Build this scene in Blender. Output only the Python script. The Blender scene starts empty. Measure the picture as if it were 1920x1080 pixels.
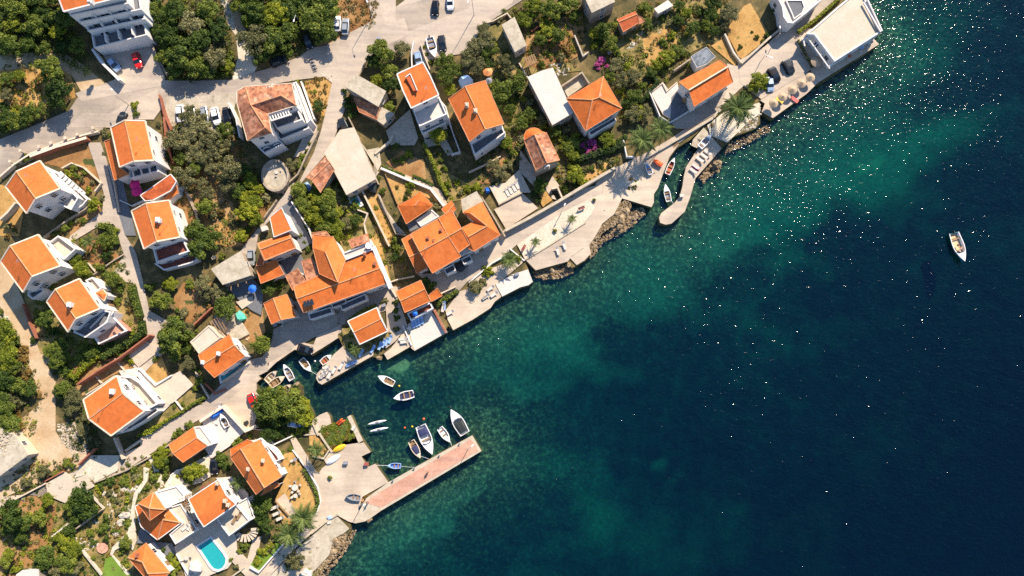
import bpy, bmesh, math, random
import numpy as np
from mathutils import Vector, Matrix
from mathutils.geometry import tessellate_polygon

random.seed(7)
rng = np.random.default_rng(7)
SC = bpy.context.scene
COL = SC.collection

# ------------------------------------------------------------------ camera
CAM_H = 155.0
FPX = 1280.0
ROT = Matrix.Rotation(math.radians(8.0), 3, 'X') @ Matrix.Rotation(math.radians(1.1), 3, 'Y')
cam_d = bpy.data.cameras.new("camera")
cam_d.sensor_width = 36.0
cam_d.lens = 24.0
cam_d.clip_start = 1.0
cam_d.clip_end = 6000.0
cam = bpy.data.objects.new("camera", cam_d)
cam.matrix_world = Matrix.Translation((0, 0, CAM_H)) @ ROT.to_4x4()
COL.objects.link(cam)
SC.camera = cam

# ------------------------------------------------------------------ world, sun, exposure
SUN_ELEV = 40.0
SUN_AZ = 28.0     # clockwise from +Y
w = bpy.data.worlds.new("World")
SC.world = w
w.use_nodes = True
wn = w.node_tree
bg = wn.nodes['Background']
sky = wn.nodes.new('ShaderNodeTexSky')
sky.sky_type = 'NISHITA'
sky.sun_disc = False
sky.sun_elevation = math.radians(SUN_ELEV)
sky.sun_rotation = math.radians(SUN_AZ)
sky.altitude = 50
sky.dust_density = 0.2
sky.ozone_density = 5.0
wn.links.new(sky.outputs[0], bg.inputs[0])
bg.inputs[1].default_value = 0.12
sl = bpy.data.lights.new("sun", 'SUN')
sl.energy = 5.0
sl.angle = math.radians(0.53)
sl.color = (1.0, 0.88, 0.72)
sun = bpy.data.objects.new("sun", sl)
sdir = Vector((math.sin(math.radians(SUN_AZ)) * math.cos(math.radians(SUN_ELEV)),
               math.cos(math.radians(SUN_AZ)) * math.cos(math.radians(SUN_ELEV)),
               math.sin(math.radians(SUN_ELEV))))
sun.rotation_euler = sdir.to_track_quat('Z', 'Y').to_euler()
sun.location = sdir * 300
COL.objects.link(sun)
SC.view_settings.view_transform = 'Standard'
SC.view_settings.look = 'None'
SC.view_settings.exposure = 0.85
SC.view_settings.gamma = 1
SC.view_settings.use_curve_mapping = False
SC.cycles.use_denoising = False
SC.cycles.max_bounces = 6
SC.cycles.diffuse_bounces = 3
SC.cycles.transparent_max_bounces = 10
SC.cycles.caustics_reflective = False
SC.cycles.caustics_refractive = False
SC.cycles.sample_clamp_indirect = 4
SC.cycles.sample_clamp_direct = 36

# ------------------------------------------------------------------ tracing helpers
def ray(px, py):
    return ROT @ Vector(((px - 960) / FPX, -(py - 540) / FPX, -1.0))

def at(px, py, z):
    d = ray(px, py)
    t = (z - CAM_H) / d.z
    return Vector((d.x * t, d.y * t, z))

C0 = at(640, 1000, 1.0); C1 = at(1640, 90, 1.0)
cdir = (C1 - C0); cdir.z = 0; cdir.normalize()
cnor = Vector((-cdir.y, cdir.x, 0))          # inland
KINKS = (42.0, 100.0)
SHORE = 1.2

def inland(x, y):
    return (x - C0.x) * cnor.x + (y - C0.y) * cnor.y

def g(x, y):
    d = inland(x, y)
    return SHORE + 0.085 * max(0.0, d - KINKS[0]) + 0.06 * max(0.0, d - KINKS[1])

def gnd(px, py, dz=0.0):
    z = 1.2
    for _ in range(6):
        p = at(px, py, z + dz)
        z = g(p.x, p.y)
    p = at(px, py, z + dz)
    return p

TL = dict(a=(0, 0), b=(300, 0), c=(600, 0), d=(900, 0), e=(1200, 0), f=(1400, 0), g=(0, 220), h=(300, 220),
          i=(600, 220), j=(880, 220), k=(1130, 180), l=(0, 440), m=(300, 440), n=(600, 440), o=(880, 360),
          p=(0, 640), q=(300, 620), r=(600, 660), s=(0, 840), t=(200, 840), u=(420, 840), v=(600, 800), x=(0, 0))

def PX(t, *pts):
    """tile coordinates (read off enlarged crops) to photo pixels; tile x = photo pixels"""
    ox, oy = TL[t]
    s = 1.0 if t == 'x' else 4.5
    return [(ox + p[0] / s, oy + p[1] / s) + tuple(p[2:]) for p in pts]

# ------------------------------------------------------------------ materials
MATS = {}
def lin(r, g_, b):
    f = lambda c: (c / 255 / 12.92) if c / 255 <= .04045 else ((c / 255 + .055) / 1.055) ** 2.4
    return (f(r), f(g_), f(b))

class NT:
    def __init__(self, name):
        self.m = bpy.data.materials.new(name); self.m.use_nodes = True
        self.t = self.m.node_tree; self.n = self.t.nodes; self.l = self.t.links
        self.b = self.n['Principled BSDF']; self.out = self.n['Material Output']
        MATS[name] = self.m
    def node(self, ty, **kw):
        nd = self.n.new(ty)
        for k, v in kw.items(): setattr(nd, k, v)
        return nd
    def link(self, a, b): self.l.new(a, b)
    def noise(self, scale, detail=4, rough=.6, vec=None, dist=0):
        nd = self.node('ShaderNodeTexNoise'); nd.inputs['Scale'].default_value = scale
        nd.inputs['Detail'].default_value = detail; nd.inputs['Roughness'].default_value = rough
        nd.inputs['Distortion'].default_value = dist
        if vec is not None: self.link(vec, nd.inputs['Vector'])
        return nd
    def ramp(self, fac, stops, interp='LINEAR'):
        nd = self.node('ShaderNodeValToRGB'); cr = nd.color_ramp; cr.interpolation = interp
        while len(cr.elements) > len(stops): cr.elements.remove(cr.elements[-1])
        while len(cr.elements) < len(stops): cr.elements.new(1)
        for e, (p, c) in zip(cr.elements, stops):
            e.position = p; e.color = (c[0], c[1], c[2], 1) if not isinstance(c, float) else (c, c, c, 1)
        self.link(fac, nd.inputs[0]); return nd
    def mix(self, fac, a, b, mode='MIX'):
        nd = self.node('ShaderNodeMix'); nd.data_type = 'RGBA'; nd.blend_type = mode
        for s, v in ((0, fac), (6, a), (7, b)):
            if hasattr(v, 'links') or isinstance(v, bpy.types.NodeSocket): self.link(v, nd.inputs[s])
            elif s == 0: nd.inputs[0].default_value = v
            else: nd.inputs[s].default_value = (*v, 1)
        return nd.outputs[2]
    def math(self, op, a, b=None):
        nd = self.node('ShaderNodeMath'); nd.operation = op
        for s, v in ((0, a), (1, b)):
            if v is None: continue
            if isinstance(v, bpy.types.NodeSocket): self.link(v, nd.inputs[s])
            else: nd.inputs[s].default_value = v
        return nd.outputs[0]
    def bump(self, h, strength=.4, dist=.05):
        nd = self.node('ShaderNodeBump'); nd.inputs['Strength'].default_value = strength
        nd.inputs['Distance'].default_value = dist; self.link(h, nd.inputs['Height'])
        self.link(nd.outputs[0], self.b.inputs['Normal']); return nd
    def geo(self): return self.node('ShaderNodeNewGeometry').outputs['Position']

def sc3(c, k): return tuple(min(1, x * k) for x in c)

def mottled(name, c1, c2, c3=None, s1=.35, s2=3.0, rough=.9, bump=.3, spots=None, grain=1.0, streak=None):
    """a dull surface with large blotches, fine grain and fine relief, in world metres"""
    t = NT(name); pos = t.geo()
    n1 = t.noise(s1, 5, .65, pos, .4); n2 = t.noise(s2, 6, .75, pos)
    a = t.ramp(n1.outputs[0], [(.32, c1), (.52, tuple((x + y) / 2 for x, y in zip(c1, c2))), (.68, c2)] if c3 is None
               else [(.3, c1), (.5, c2), (.7, c3)])
    gr = t.ramp(n2.outputs[0], [(.25, (1 - .38 * grain,) * 3), (.5, (1., 1., 1.)), (.75, (1 + .3 * grain,) * 3)])
    col = t.mix(1.0, a.outputs[0], gr.outputs[0], 'MULTIPLY')
    if streak:      # wear that runs along the road, and patched areas
        mp_ = t.node('ShaderNodeMapping'); mp_.inputs['Rotation'].default_value = (0, 0, math.radians(-streak)); mp_.inputs['Scale'].default_value = (.1, 1, 1)
        t.link(pos, mp_.inputs[0]); n4 = t.noise(.9, 4, .6, mp_.outputs[0], .3); n5 = t.noise(.07, 3, .5, pos, .5)
        col = t.mix(1.0, col, t.ramp(n4.outputs[0], [(.3, (.84, .84, .86)), (.6, (1.05, 1.04, 1.02))]).outputs[0], 'MULTIPLY')
        col = t.mix(1.0, col, t.ramp(n5.outputs[0], [(.35, (.86, .85, .85)), (.6, (1.07, 1.05, 1.02))]).outputs[0], 'MULTIPLY')
    if spots:
        n3 = t.noise(spots[1], 3, .6, pos)
        m = t.ramp(n3.outputs[0], [(spots[2], (0., 0., 0.)), (spots[2] + .06, (1., 1., 1.))])
        col = t.mix(m.outputs[0], col, spots[0])
    t.link(col, t.b.inputs['Base Color'])
    t.b.inputs['Roughness'].default_value = rough
    t.b.inputs['Specular IOR Level'].default_value = .25
    t.bump(n2.outputs[0], bump, .08)
    return t.m

def plain(name, c, rough=.6, metal=0, spec=.4, var=.12):
    t = NT(name)
    if var:
        oi = t.node('ShaderNodeObjectInfo'); n1 = t.noise(1.3, 4, .6, t.geo())
        a = t.ramp(n1.outputs[0], [(.3, sc3(c, 1 - var)), (.7, sc3(c, 1 + var))])
        t.link(a.outputs[0], t.b.inputs['Base Color'])
    else: t.b.inputs['Base Color'].default_value = (*c, 1)
    t.b.inputs['Roughness'].default_value = rough; t.b.inputs['Metallic'].default_value = metal
    t.b.inputs['Specular IOR Level'].default_value = spec
    return t.m

def roof_mat(name, c1, c2, c3, wear=.5):
    """pantile roof: u runs along the eave, v up the slope, both in metres"""
    t = NT(name); uv = t.node('ShaderNodeUVMap'); uv.uv_map = 'UVMap'
    sep = t.node('ShaderNodeSeparateXYZ'); t.link(uv.outputs[0], sep.inputs[0])
    u = t.math('FRACT', t.math('MULTIPLY', sep.outputs[0], 1 / .28))
    v = t.math('FRACT', t.math('MULTIPLY', sep.outputs[1], 1 / .36))
    roll = t.math('SINE', t.math('MULTIPLY', u, math.pi))
    h = t.math('ADD', t.math('MULTIPLY', roll, .6), t.math('MULTIPLY', v, -.4))
    oi = t.node('ShaderNodeObjectInfo')
    pos = t.geo()
    n1 = t.noise(.45, 5, .6, pos, .5); n2 = t.noise(4.5, 5, .8, pos)
    # one tone for each tile
    wn_ = t.node('ShaderNodeTexWhiteNoise'); wn_.noise_dimensions = '2D'
    fl = t.node('ShaderNodeVectorMath'); fl.operation = 'FLOOR'
    ml = t.node('ShaderNodeVectorMath'); ml.operation = 'MULTIPLY'; ml.inputs[1].default_value = (1 / .56, 1 / .72, 1)
    t.link(uv.outputs[0], ml.inputs[0]); t.link(ml.outputs[0], fl.inputs[0]); t.link(fl.outputs[0], wn_.inputs['Vector'])
    base = t.ramp(n1.outputs[0], [(.3, c1), (.5, c2), (.72, c3)])
    tone = t.ramp(wn_.outputs[0], [(0, (1 - .45 * wear,) * 3), (.5, (1., 1., 1.)), (1, (1 + .32 * wear,) * 3)])
    gr = t.ramp(n2.outputs[0], [(.3, (1 - .5 * wear,) * 3), (.55, (1., 1., 1.)), (.8, (1 + .3 * wear, 1 + .3 * wear, 1 + .35 * wear))])
    col = t.mix(1.0, base.outputs[0], tone.outputs[0], 'MULTIPLY')
    col = t.mix(1.0, col, gr.outputs[0], 'MULTIPLY')
    hv = t.ramp(oi.outputs['Random'], [(0, (.88, .86, .82)), (1, (1.06, 1.06, 1.1))])
    col = t.mix(1.0, col, hv.outputs[0], 'MULTIPLY')
    t.link(col, t.b.inputs['Base Color'])
    t.b.inputs['Roughness'].default_value = .8; t.b.inputs['Specular IOR Level'].default_value = .25
    t.bump(h, .6, .05)
    return t.m

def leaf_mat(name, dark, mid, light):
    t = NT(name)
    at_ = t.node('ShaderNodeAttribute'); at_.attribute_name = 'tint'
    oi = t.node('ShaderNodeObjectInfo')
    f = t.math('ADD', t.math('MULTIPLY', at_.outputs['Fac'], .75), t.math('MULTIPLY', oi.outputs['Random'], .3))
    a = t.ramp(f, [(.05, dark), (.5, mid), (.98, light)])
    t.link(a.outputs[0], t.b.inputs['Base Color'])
    t.b.inputs['Roughness'].default_value = .65
    t.b.inputs['Specular IOR Level'].default_value = .3
    tr = t.node('ShaderNodeBsdfTranslucent'); t.link(a.outputs[0], tr.inputs[0])
    mx = t.node('ShaderNodeMixShader'); mx.inputs[0].default_value = .22
    t.link(t.b.outputs[0], mx.inputs[1]); t.link(tr.outputs[0], mx.inputs[2]); t.link(mx.outputs[0], t.out.inputs[0])
    return t.m

M = {}
M['soil'] = mottled('dry_soil', (.17, .075, .027), (.3, .155, .055), (.42, .27, .13), .12, 2.2, spots=((.06, .075, .02), .35, .6))
M['drygrass'] = mottled('dry_grass', (.28, .15, .045), (.42, .24, .075), (.48, .3, .11), .3, 3.5, spots=((.16, .14, .035), .7, .62))
M['weeds'] = mottled('weedy_ground', (.08, .08, .022), (.2, .155, .05), (.38, .25, .1), .5, 3.5)
M['greenbed'] = mottled('green_bed', (.035, .055, .012), (.07, .1, .02), (.16, .16, .04), .6, 4)
M['lawn'] = mottled('lawn', (.11, .18, .02), (.15, .24, .03), None, .5, 5)
M['under'] = mottled('woodland_floor', (.04, .038, .014), (.1, .08, .03), (.24, .16, .065), .3, 2.5)
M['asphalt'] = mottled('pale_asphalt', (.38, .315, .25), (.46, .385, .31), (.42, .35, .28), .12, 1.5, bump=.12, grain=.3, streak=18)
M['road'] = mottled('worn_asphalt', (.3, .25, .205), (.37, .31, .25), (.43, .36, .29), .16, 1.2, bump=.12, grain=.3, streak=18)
M['concrete'] = mottled('concrete_paving', (.44, .36, .275), (.52, .43, .335), None, .25, 2.0, bump=.1, grain=.35, streak=42)
M['concrete2'] = mottled('stained_concrete', (.3, .25, .17), (.42, .36, .27), (.5, .43, .33), .5, 2.0, bump=.15, grain=.7)
M['track'] = mottled('dirt_track', (.38, .25, .13), (.48, .34, .2), (.53, .42, .28), .2, 2.0, grain=.6)
M['palepath'] = mottled('pale_stone_path', (.5, .42, .31), (.6, .53, .42), None, .5, 2.5, bump=.15)
M['pink'] = mottled('pink_paving', (.44, .235, .16), (.5, .28, .2), (.54, .33, .25), .4, 2.5, bump=.15, grain=.7, streak=30)
M['white_floor'] = mottled('white_terrace', (.52, .46, .4), (.58, .52, .46), None, .3, 2.0, bump=.05, grain=.25)
M['beige_floor'] = mottled('beige_terrace', (.48, .4, .3), (.54, .46, .36), None, .3, 1.5, bump=.05, grain=.4)
M['grey_floor'] = mottled('grey_terrace', (.12, .125, .13), (.17, .17, .18), None, .3, 2.0, bump=.05, grain=.4)
M['red_floor'] = mottled('red_tiled_terrace', (.2, .06, .04), (.27, .09, .06), None, .6, 3, bump=.1)
M['stone_wall'] = mottled('stone_wall', (.2, .15, .1), (.34, .27, .19), (.42, .35, .26), 1.2, 4, bump=.6)
M['kerb'] = mottled('quay_edge_stone', (.38, .31, .22), (.5, .43, .33), None, .8, 3, bump=.3, grain=.5)
M['white'] = mottled('white_render', (.6, .56, .52), (.66, .62, .58), None, .4, 2, bump=.04, grain=.2)
M['cream'] = mottled('cream_render', (.5, .4, .29), (.58, .48, .36), None, .4, 2, bump=.05, grain=.3)
M['old'] = mottled('old_stone_wall', (.26, .2, .14), (.4, .33, .25), None, .8, 3, bump=.4)
M['pinkwall'] = mottled('pink_render', (.5, .2, .15), (.55, .26, .2), None, .4, 2, bump=.05, grain=.2)
M['redwall'] = mottled('red_brick_wall', (.25, .085, .05), (.36, .14, .08), None, .8, 4, bump=.3)
M['rock'] = mottled('shore_rock', (.1, .065, .03), (.26, .18, .1), (.44, .34, .22), .9, 3, bump=.6)
M['rock_pale'] = mottled('pale_rock', (.4, .35, .27), (.55, .49, .4), None, .9, 3, bump=.5)
M['rubble'] = mottled('rubble_stone', (.3, .23, .15), (.46, .38, .28), (.55, .47, .37), 1.5, 4, bump=.5)
M['roof_new'] = roof_mat('new_orange_tiles', (.56, .135, .027), (.6, .15, .032), (.62, .17, .042), .2)
M['roof_mid'] = roof_mat('orange_tiles', (.52, .115, .022), (.58, .14, .026), (.62, .17, .04), .3)
M['roof_old'] = roof_mat('weathered_tiles', (.26, .09, .045), (.42, .17, .085), (.54, .3, .19), 1.0)
M['roof_red'] = roof_mat('red_tiles', (.36, .07, .02), (.42, .095, .03), (.46, .12, .04), .35)
M['roof_grey'] = roof_mat('grey_tiles', (.19, .17, .14), (.25, .22, .185), (.3, .27, .23), .6)
M['roof_bluegrey'] = roof_mat('corrugated_sheet', (.17, .2, .24), (.22, .25, .29), (.28, .3, .34), .7)
M['ridge'] = mottled('ridge_tile', (.5, .2, .09), (.62, .3, .15), None, 1, 4)
M['verge'] = mottled('cream_verge', (.58, .47, .35), (.66, .56, .44), None, .8, 3, bump=.1)
M['wood'] = mottled('weathered_wood', (.2, .12, .06), (.3, .19, .1), None, 1.5, 6)
M['redwood'] = mottled('red_painted_wood', (.25, .06, .05), (.33, .09, .07), None, 1.5, 6)
M['thatch'] = mottled('straw_thatch', (.38, .26, .16), (.5, .37, .25), None, 3, 9, bump=.6)
M['trunk'] = mottled('bark', (.09, .06, .035), (.16, .11, .07), None, 2, 8, bump=.5)
M['white_paint'] = plain('white_gelcoat', (.74, .72, .7), .3, 0, .5, .04)
M['cream_paint'] = plain('cream_paint', (.62, .5, .36), .4, 0, .5, .06)
M['steel'] = plain('galvanised_steel', (.4, .4, .4), .4, .6, .5, .05)
M['black'] = plain('black_rubber', (.012, .012, .014), .6, 0, .4, .1)
M['dark_paint'] = plain('dark_grey_car_paint', (.02, .025, .03), .22, .2, .6, .04)
M['black_paint'] = plain('black_car_paint', (.008, .008, .01), .2, .2, .6, .04)
M['red_paint'] = plain('red_car_paint', (.62, .015, .01), .25, 0, .6, .04)
M['silver_paint'] = plain('silver_car_paint', (.4, .42, .43), .25, .4, .6, .04)
M['blue_paint'] = plain('pale_blue_car_paint', (.32, .42, .56), .3, .2, .6, .04)
M['navy_cloth'] = plain('navy_cover', (.03, .035, .09), .8)
M['dark_cover'] = plain('dark_cover', (.02, .026, .026), .6)
M['orange_paint'] = plain('orange_plastic', (.75, .12, .02), .45)
M['yellow_paint'] = plain('yellow_plastic', (.75, .46, .02), .45)
M['blue_plastic'] = plain('blue_plastic', (.1, .2, .62), .4)
M['lightblue'] = plain('light_blue_cloth', (.25, .38, .62), .7)
M['blue_cloth'] = plain('bright_blue_cloth', (.015, .14, .6), .7)
M['green_cloth'] = plain('mint_green_cloth', (.1, .55, .38), .7)
M['pink_cloth'] = plain('magenta_cloth', (.62, .01, .16), .7)
M['red_cloth'] = plain('coral_cloth', (.7, .12, .1), .7)
M['orange_cloth'] = plain('orange_canvas', (.7, .26, .09), .7)
M['greycloth'] = plain('grey_canvas', (.22, .22, .25), .8)
M['teak'] = plain('teak_deck', (.58, .42, .24), .6)
M['tealpaint'] = plain('teal_hull_paint', (.03, .16, .2), .35)
M['redint'] = plain('rust_red_interior', (.5, .09, .03), .5)
M['skin'] = plain('skin', (.45, .22, .13), .6, 0, .3, .03)
M['clothdark'] = plain('dark_clothing', (.03, .035, .06), .8)
M['hair'] = plain('brown_hair', (.03, .018, .01), .8)
t = NT('window_glass'); t.b.inputs['Base Color'].default_value = (.02, .03, .04, 1); t.b.inputs['Roughness'].default_value = .08
t.b.inputs['Specular IOR Level'].default_value = .8; M['glass'] = t.m
# leaves
M['leaf_dark'] = leaf_mat('dark_green_leaves', (.008, .02, .004), (.042, .078, .01), (.16, .21, .026))
M['leaf_mid'] = leaf_mat('mid_green_leaves', (.014, .034, .005), (.09, .13, .016), (.29, .31, .038))
M['leaf_bright'] = leaf_mat('yellow_green_leaves', (.03, .055, .005), (.17, .205, .013), (.42, .41, .03))
M['leaf_olive'] = leaf_mat('olive_leaves', (.04, .045, .016), (.14, .14, .05), (.36, .32, .14))
M['leaf_dry'] = leaf_mat('dry_scrub_leaves', (.06, .045, .012), (.19, .12, .03), (.38, .24, .06))
M['leaf_pink'] = leaf_mat('bougainvillea_flowers', (.2, .03, .1), (.52, .08, .28), (.72, .24, .48))
M['leaf_palm'] = leaf_mat('palm_leaves', (.02, .045, .01), (.06, .1, .02), (.24, .28, .07))

# ------------------------------------------------------------------ object helpers
BASE = {}      # world origin of every parent
def link(o): COL.objects.link(o); return o

def props(o, label=None, cat=None, group=None, kind=None):
    if label: o['label'] = label
    if cat: o['category'] = cat
    if group: o['group'] = group
    if kind: o['kind'] = kind
    elif cat: o['kind'] = 'thing'
    return o

def root(name, loc, label=None, cat=None, group=None, rz=0.0):
    o = bpy.data.objects.new(name, None); o.empty_display_size = .3
    o.location = loc; o.rotation_euler = (0, 0, rz); link(o)
    props(o, label, cat, group)
    BASE[o.name] = Vector(loc)
    return o

def mesh(name, verts, faces, mat, uv=None, tint=None, smooth=False):
    me = bpy.data.meshes.new(name)
    me.from_pydata([tuple(v) for v in verts], [], faces)
    if mat is not None:
        for m_ in (mat if isinstance(mat, (list, tuple)) else [mat]): me.materials.append(m_)
    if uv is not None:
        l = me.uv_layers.new(name='UVMap'); l.data.foreach_set('uv', np.asarray(uv, dtype=np.float32).ravel())
    if tint is not None:
        a = me.attributes.new('tint', 'FLOAT', 'FACE'); a.data.foreach_set('value', np.asarray(tint, dtype=np.float32))
    if smooth: me.polygons.foreach_set('use_smooth', [True] * len(me.polygons))
    return me

def wobj(name, verts, faces, mat, parent=None, **kw):
    """object from world-space vertices; under a parent they are stored relative to its base"""
    b = BASE[parent.name] if parent is not None else (sum((Vector(v) for v in verts), Vector()) / len(verts))
    me = mesh(name, [Vector(v) - b for v in verts], faces, mat, **kw)
    o = bpy.data.objects.new(name, me); link(o)
    if parent is not None: o.parent = parent; BASE[o.name] = b
    else: o.location = b; BASE[o.name] = b
    return o

def lobj(name, me, parent, loc=(0, 0, 0), rot=(0, 0, 0), scale=(1, 1, 1)):
    o = bpy.data.objects.new(name, me); link(o); o.parent = parent
    o.location = loc; o.rotation_euler = rot; o.scale = scale
    return o

class MB:
    """collects shapes into one mesh"""
    def __init__(s): s.v = []; s.f = []
    def add(s, vs, fs):
        n = len(s.v); s.v += [tuple(v) for v in vs]; s.f += [tuple(i + n for i in f) for f in fs]; return s
    def box(s, c, size, rz=0.0, taper=1.0):
        x, y, z = size[0] / 2, size[1] / 2, size[2] / 2
        vs = []
        for dz, k in ((-z, 1), (z, taper)):
            for dx, dy in ((-x, -y), (x, -y), (x, y), (-x, y)):
                a, b = dx * k, dy * k
                vs.append((c[0] + a * math.cos(rz) - b * math.sin(rz), c[1] + a * math.sin(rz) + b * math.cos(rz), c[2] + dz))
        return s.add(vs, [(0, 3, 2, 1), (4, 5, 6, 7), (0, 1, 5, 4), (1, 2, 6, 5), (2, 3, 7, 6), (3, 0, 4, 7)])
    def bar(s, p, q, w_, h_):
        p, q = Vector(p), Vector(q); d = (q - p).normalized()
        side = d.cross(Vector((0, 0, 1)))
        side = side.normalized() if side.length > 1e-4 else Vector((1, 0, 0))
        up = side.cross(d)
        vs = []
        for e in (p, q):
            for a, b in ((-1, -1), (1, -1), (1, 1), (-1, 1)): vs.append(e + side * (a * w_ / 2) + up * (b * h_ / 2))
        return s.add(vs, [(0, 1, 2, 3), (7, 6, 5, 4), (0, 4, 5, 1), (1, 5, 6, 2), (2, 6, 7, 3), (3, 7, 4, 0)])
    def tube(s, p, q, r0, r1, n=7):
        p, q = Vector(p), Vector(q); d = (q - p).normalized()
        a = d.cross(Vector((.3, .2, .9))).normalized(); b = d.cross(a)
        vs = []
        for e, r in ((p, r0), (q, r1)):
            for k in range(n):
                t_ = 2 * math.pi * k / n; vs.append(e + (a * math.cos(t_) + b * math.sin(t_)) * r)
        return s.add(vs, [(k, (k + 1) % n, n + (k + 1) % n, n + k) for k in range(n)] + [tuple(range(n))[::-1], tuple(range(n, 2 * n))])
    def cone(s, c, r, h, n=16, wob=0.0):
        vs = [(c[0] + r * (1 + wob * (k % 2)) * math.cos(2 * math.pi * k / n), c[1] + r * (1 + wob * (k % 2)) * math.sin(2 * math.pi * k / n), c[2]) for k in range(n)]
        vs += [(c[0] + r * .96 * math.cos(2 * math.pi * k / n), c[1] + r * .96 * math.sin(2 * math.pi * k / n), c[2] - .08) for k in range(n)]
        vs.append((c[0], c[1], c[2] + h)); vs.append((c[0], c[1], c[2] + h - .12))
        return s.add(vs, [(k, (k + 1) % n, 2 * n) for k in range(n)] + [((k + 1) % n + n, k + n, 2 * n + 1) for k in range(n)] + [(k, k + n, (k + 1) % n + n, (k + 1) % n) for k in range(n)])
    def me(s, name, mat, **kw): return mesh(name, s.v, s.f, mat, **kw)
    def world(s, name, mat, parent=None, **kw): return wobj(name, s.v, s.f, mat, parent, **kw)

def area2(poly):
    return sum(poly[i][0] * poly[(i + 1) % len(poly)][1] - poly[(i + 1) % len(poly)][0] * poly[i][1] for i in range(len(poly)))

def inset(poly, d):
    """shift every edge of a world polygon inwards by d (xy), z kept"""
    s = 1 if area2(poly) > 0 else -1
    n = len(poly); out = []
    for i in range(n):
        a, b, c = poly[i - 1], poly[i], poly[(i + 1) % n]
        e1 = Vector((b[0] - a[0], b[1] - a[1])); e2 = Vector((c[0] - b[0], c[1] - b[1]))
        if e1.length < 1e-6: e1 = e2.copy()
        if e2.length < 1e-6: e2 = e1.copy()
        e1.normalize(); e2.normalize()
        n1 = Vector((-e1.y, e1.x)) * s; n2 = Vector((-e2.y, e2.x)) * s
        m_ = n1 + n2
        k = max(.35, m_.length_squared / 2)
        off = m_ * (d / k) if m_.length > .1 else n1 * d
        out.append(Vector((b[0] + off.x, b[1] + off.y, b[2] if len(b) > 2 else 0)))
    return out

def inside(pt, poly):
    x, y = pt; c = False; n = len(poly)
    for i in range(n):
        x1, y1 = poly[i][0], poly[i][1]; x2, y2 = poly[(i + 1) % n][0], poly[(i + 1) % n][1]
        if (y1 > y) != (y2 > y) and x < (x2 - x1) * (y - y1) / (y2 - y1) + x1: c = not c
    return c

def tess(poly):
    t_ = tessellate_polygon([[Vector((p[0], p[1], 0)) for p in poly]])
    out = []
    for a, b, c in t_:
        A, B, C_ = poly[a], poly[b], poly[c]
        cr = (B[0] - A[0]) * (C_[1] - A[1]) - (C_[0] - A[0]) * (B[1] - A[1])
        if abs(cr) < 1e-9: continue
        out.append((a, b, c) if cr > 0 else (a, c, b))
    return out

def sheet(name, poly, mat, dz, skirt=.25, drop=None, kind='structure', label=None):
    """a ground sheet that follows the hillside, with a real edge all round"""
    if area2(poly) < 0: poly = poly[::-1]
    bm = bmesh.new()
    vs = [bm.verts.new((p[0], p[1], 0)) for p in poly]
    for f in tess(poly): 
        try: bm.faces.new([vs[i] for i in f])
        except ValueError: pass
    for k in KINKS:
        bmesh.ops.bisect_plane(bm, geom=bm.verts[:] + bm.edges[:] + bm.faces[:], plane_co=C0 + cnor * k, plane_no=cnor)
    for v in bm.verts: v.co.z = g(v.co.x, v.co.y) + dz
    be = [e for e in bm.edges if len(e.link_faces) == 1]
    r_ = bmesh.ops.extrude_edge_only(bm, edges=be)
    for v in [x for x in r_['geom'] if isinstance(x, bmesh.types.BMVert)]:
        v.co.z = (v.co.z - skirt) if drop is None else drop
    bmesh.ops.recalc_face_normals(bm, faces=bm.faces[:])
    me = bpy.data.meshes.new(name)
    c = Vector((poly[0][0], poly[0][1], 0)); c.z = g(c.x, c.y)
    bmesh.ops.translate(bm, verts=bm.verts[:], vec=-c)
    bm.to_mesh(me); bm.free(); me.materials.append(mat)
    o = bpy.data.objects.new(name, me); o.location = c; link(o)
    props(o, label, None, None, kind)
    return o

LAYER = [0]
def patch(name, mat, pts, label=None, skirt=.3, up=0.0):
    LAYER[0] += 1
    poly = [gnd(p[0], p[1]) for p in pts]
    o = sheet(name, poly, M[mat], .02 + .004 * LAYER[0] + up, skirt, label=label)
    return o

# labels by landmark ------------------------------------------------
LAND = []      # (phrase, px, py)
PENDING = []   # (object, adjective + noun, px, py)
def spot(o, phrase, px, py): PENDING.append((o, phrase, px, py))
ORD = ['', 'second', 'third', 'fourth', 'fifth', 'sixth', 'seventh', 'eighth', 'ninth', 'tenth', 'eleventh', 'twelfth', 'thirteenth', 'fourteenth', 'fifteenth', 'sixteenth', 'seventeenth', 'eighteenth', 'nineteenth', 'twentieth']
def resolve_labels():
    by = {}
    for o, ph, px, py in PENDING:
        L = min(LAND, key=lambda q: (q[1] - px) ** 2 + (q[2] - py) ** 2)
        a = (px - L[1]) * .71 + (py - L[2]) * .71      # + seaward
        b = (px - L[1]) * .71 - (py - L[2]) * .71      # + up the coast
        if abs(a) >= abs(b): rel = 'seaward of' if a > 0 else 'inland of'
        else: rel = 'up-coast of' if b > 0 else 'down-coast of'
        by.setdefault((ph, rel, L[0]), []).append(((px - L[1]) ** 2 + (py - L[2]) ** 2, o))
    for (ph, rel, nm), lst in by.items():
        lst.sort(key=lambda q: q[0])
        for k, (_, o) in enumerate(lst):
            s = f"{ph} {rel} the {nm}"
            if len(lst) > 1: s += f", {(ORD[k] + ' ') if ORD[k] else ''}nearest it"
            o['label'] = s
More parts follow.
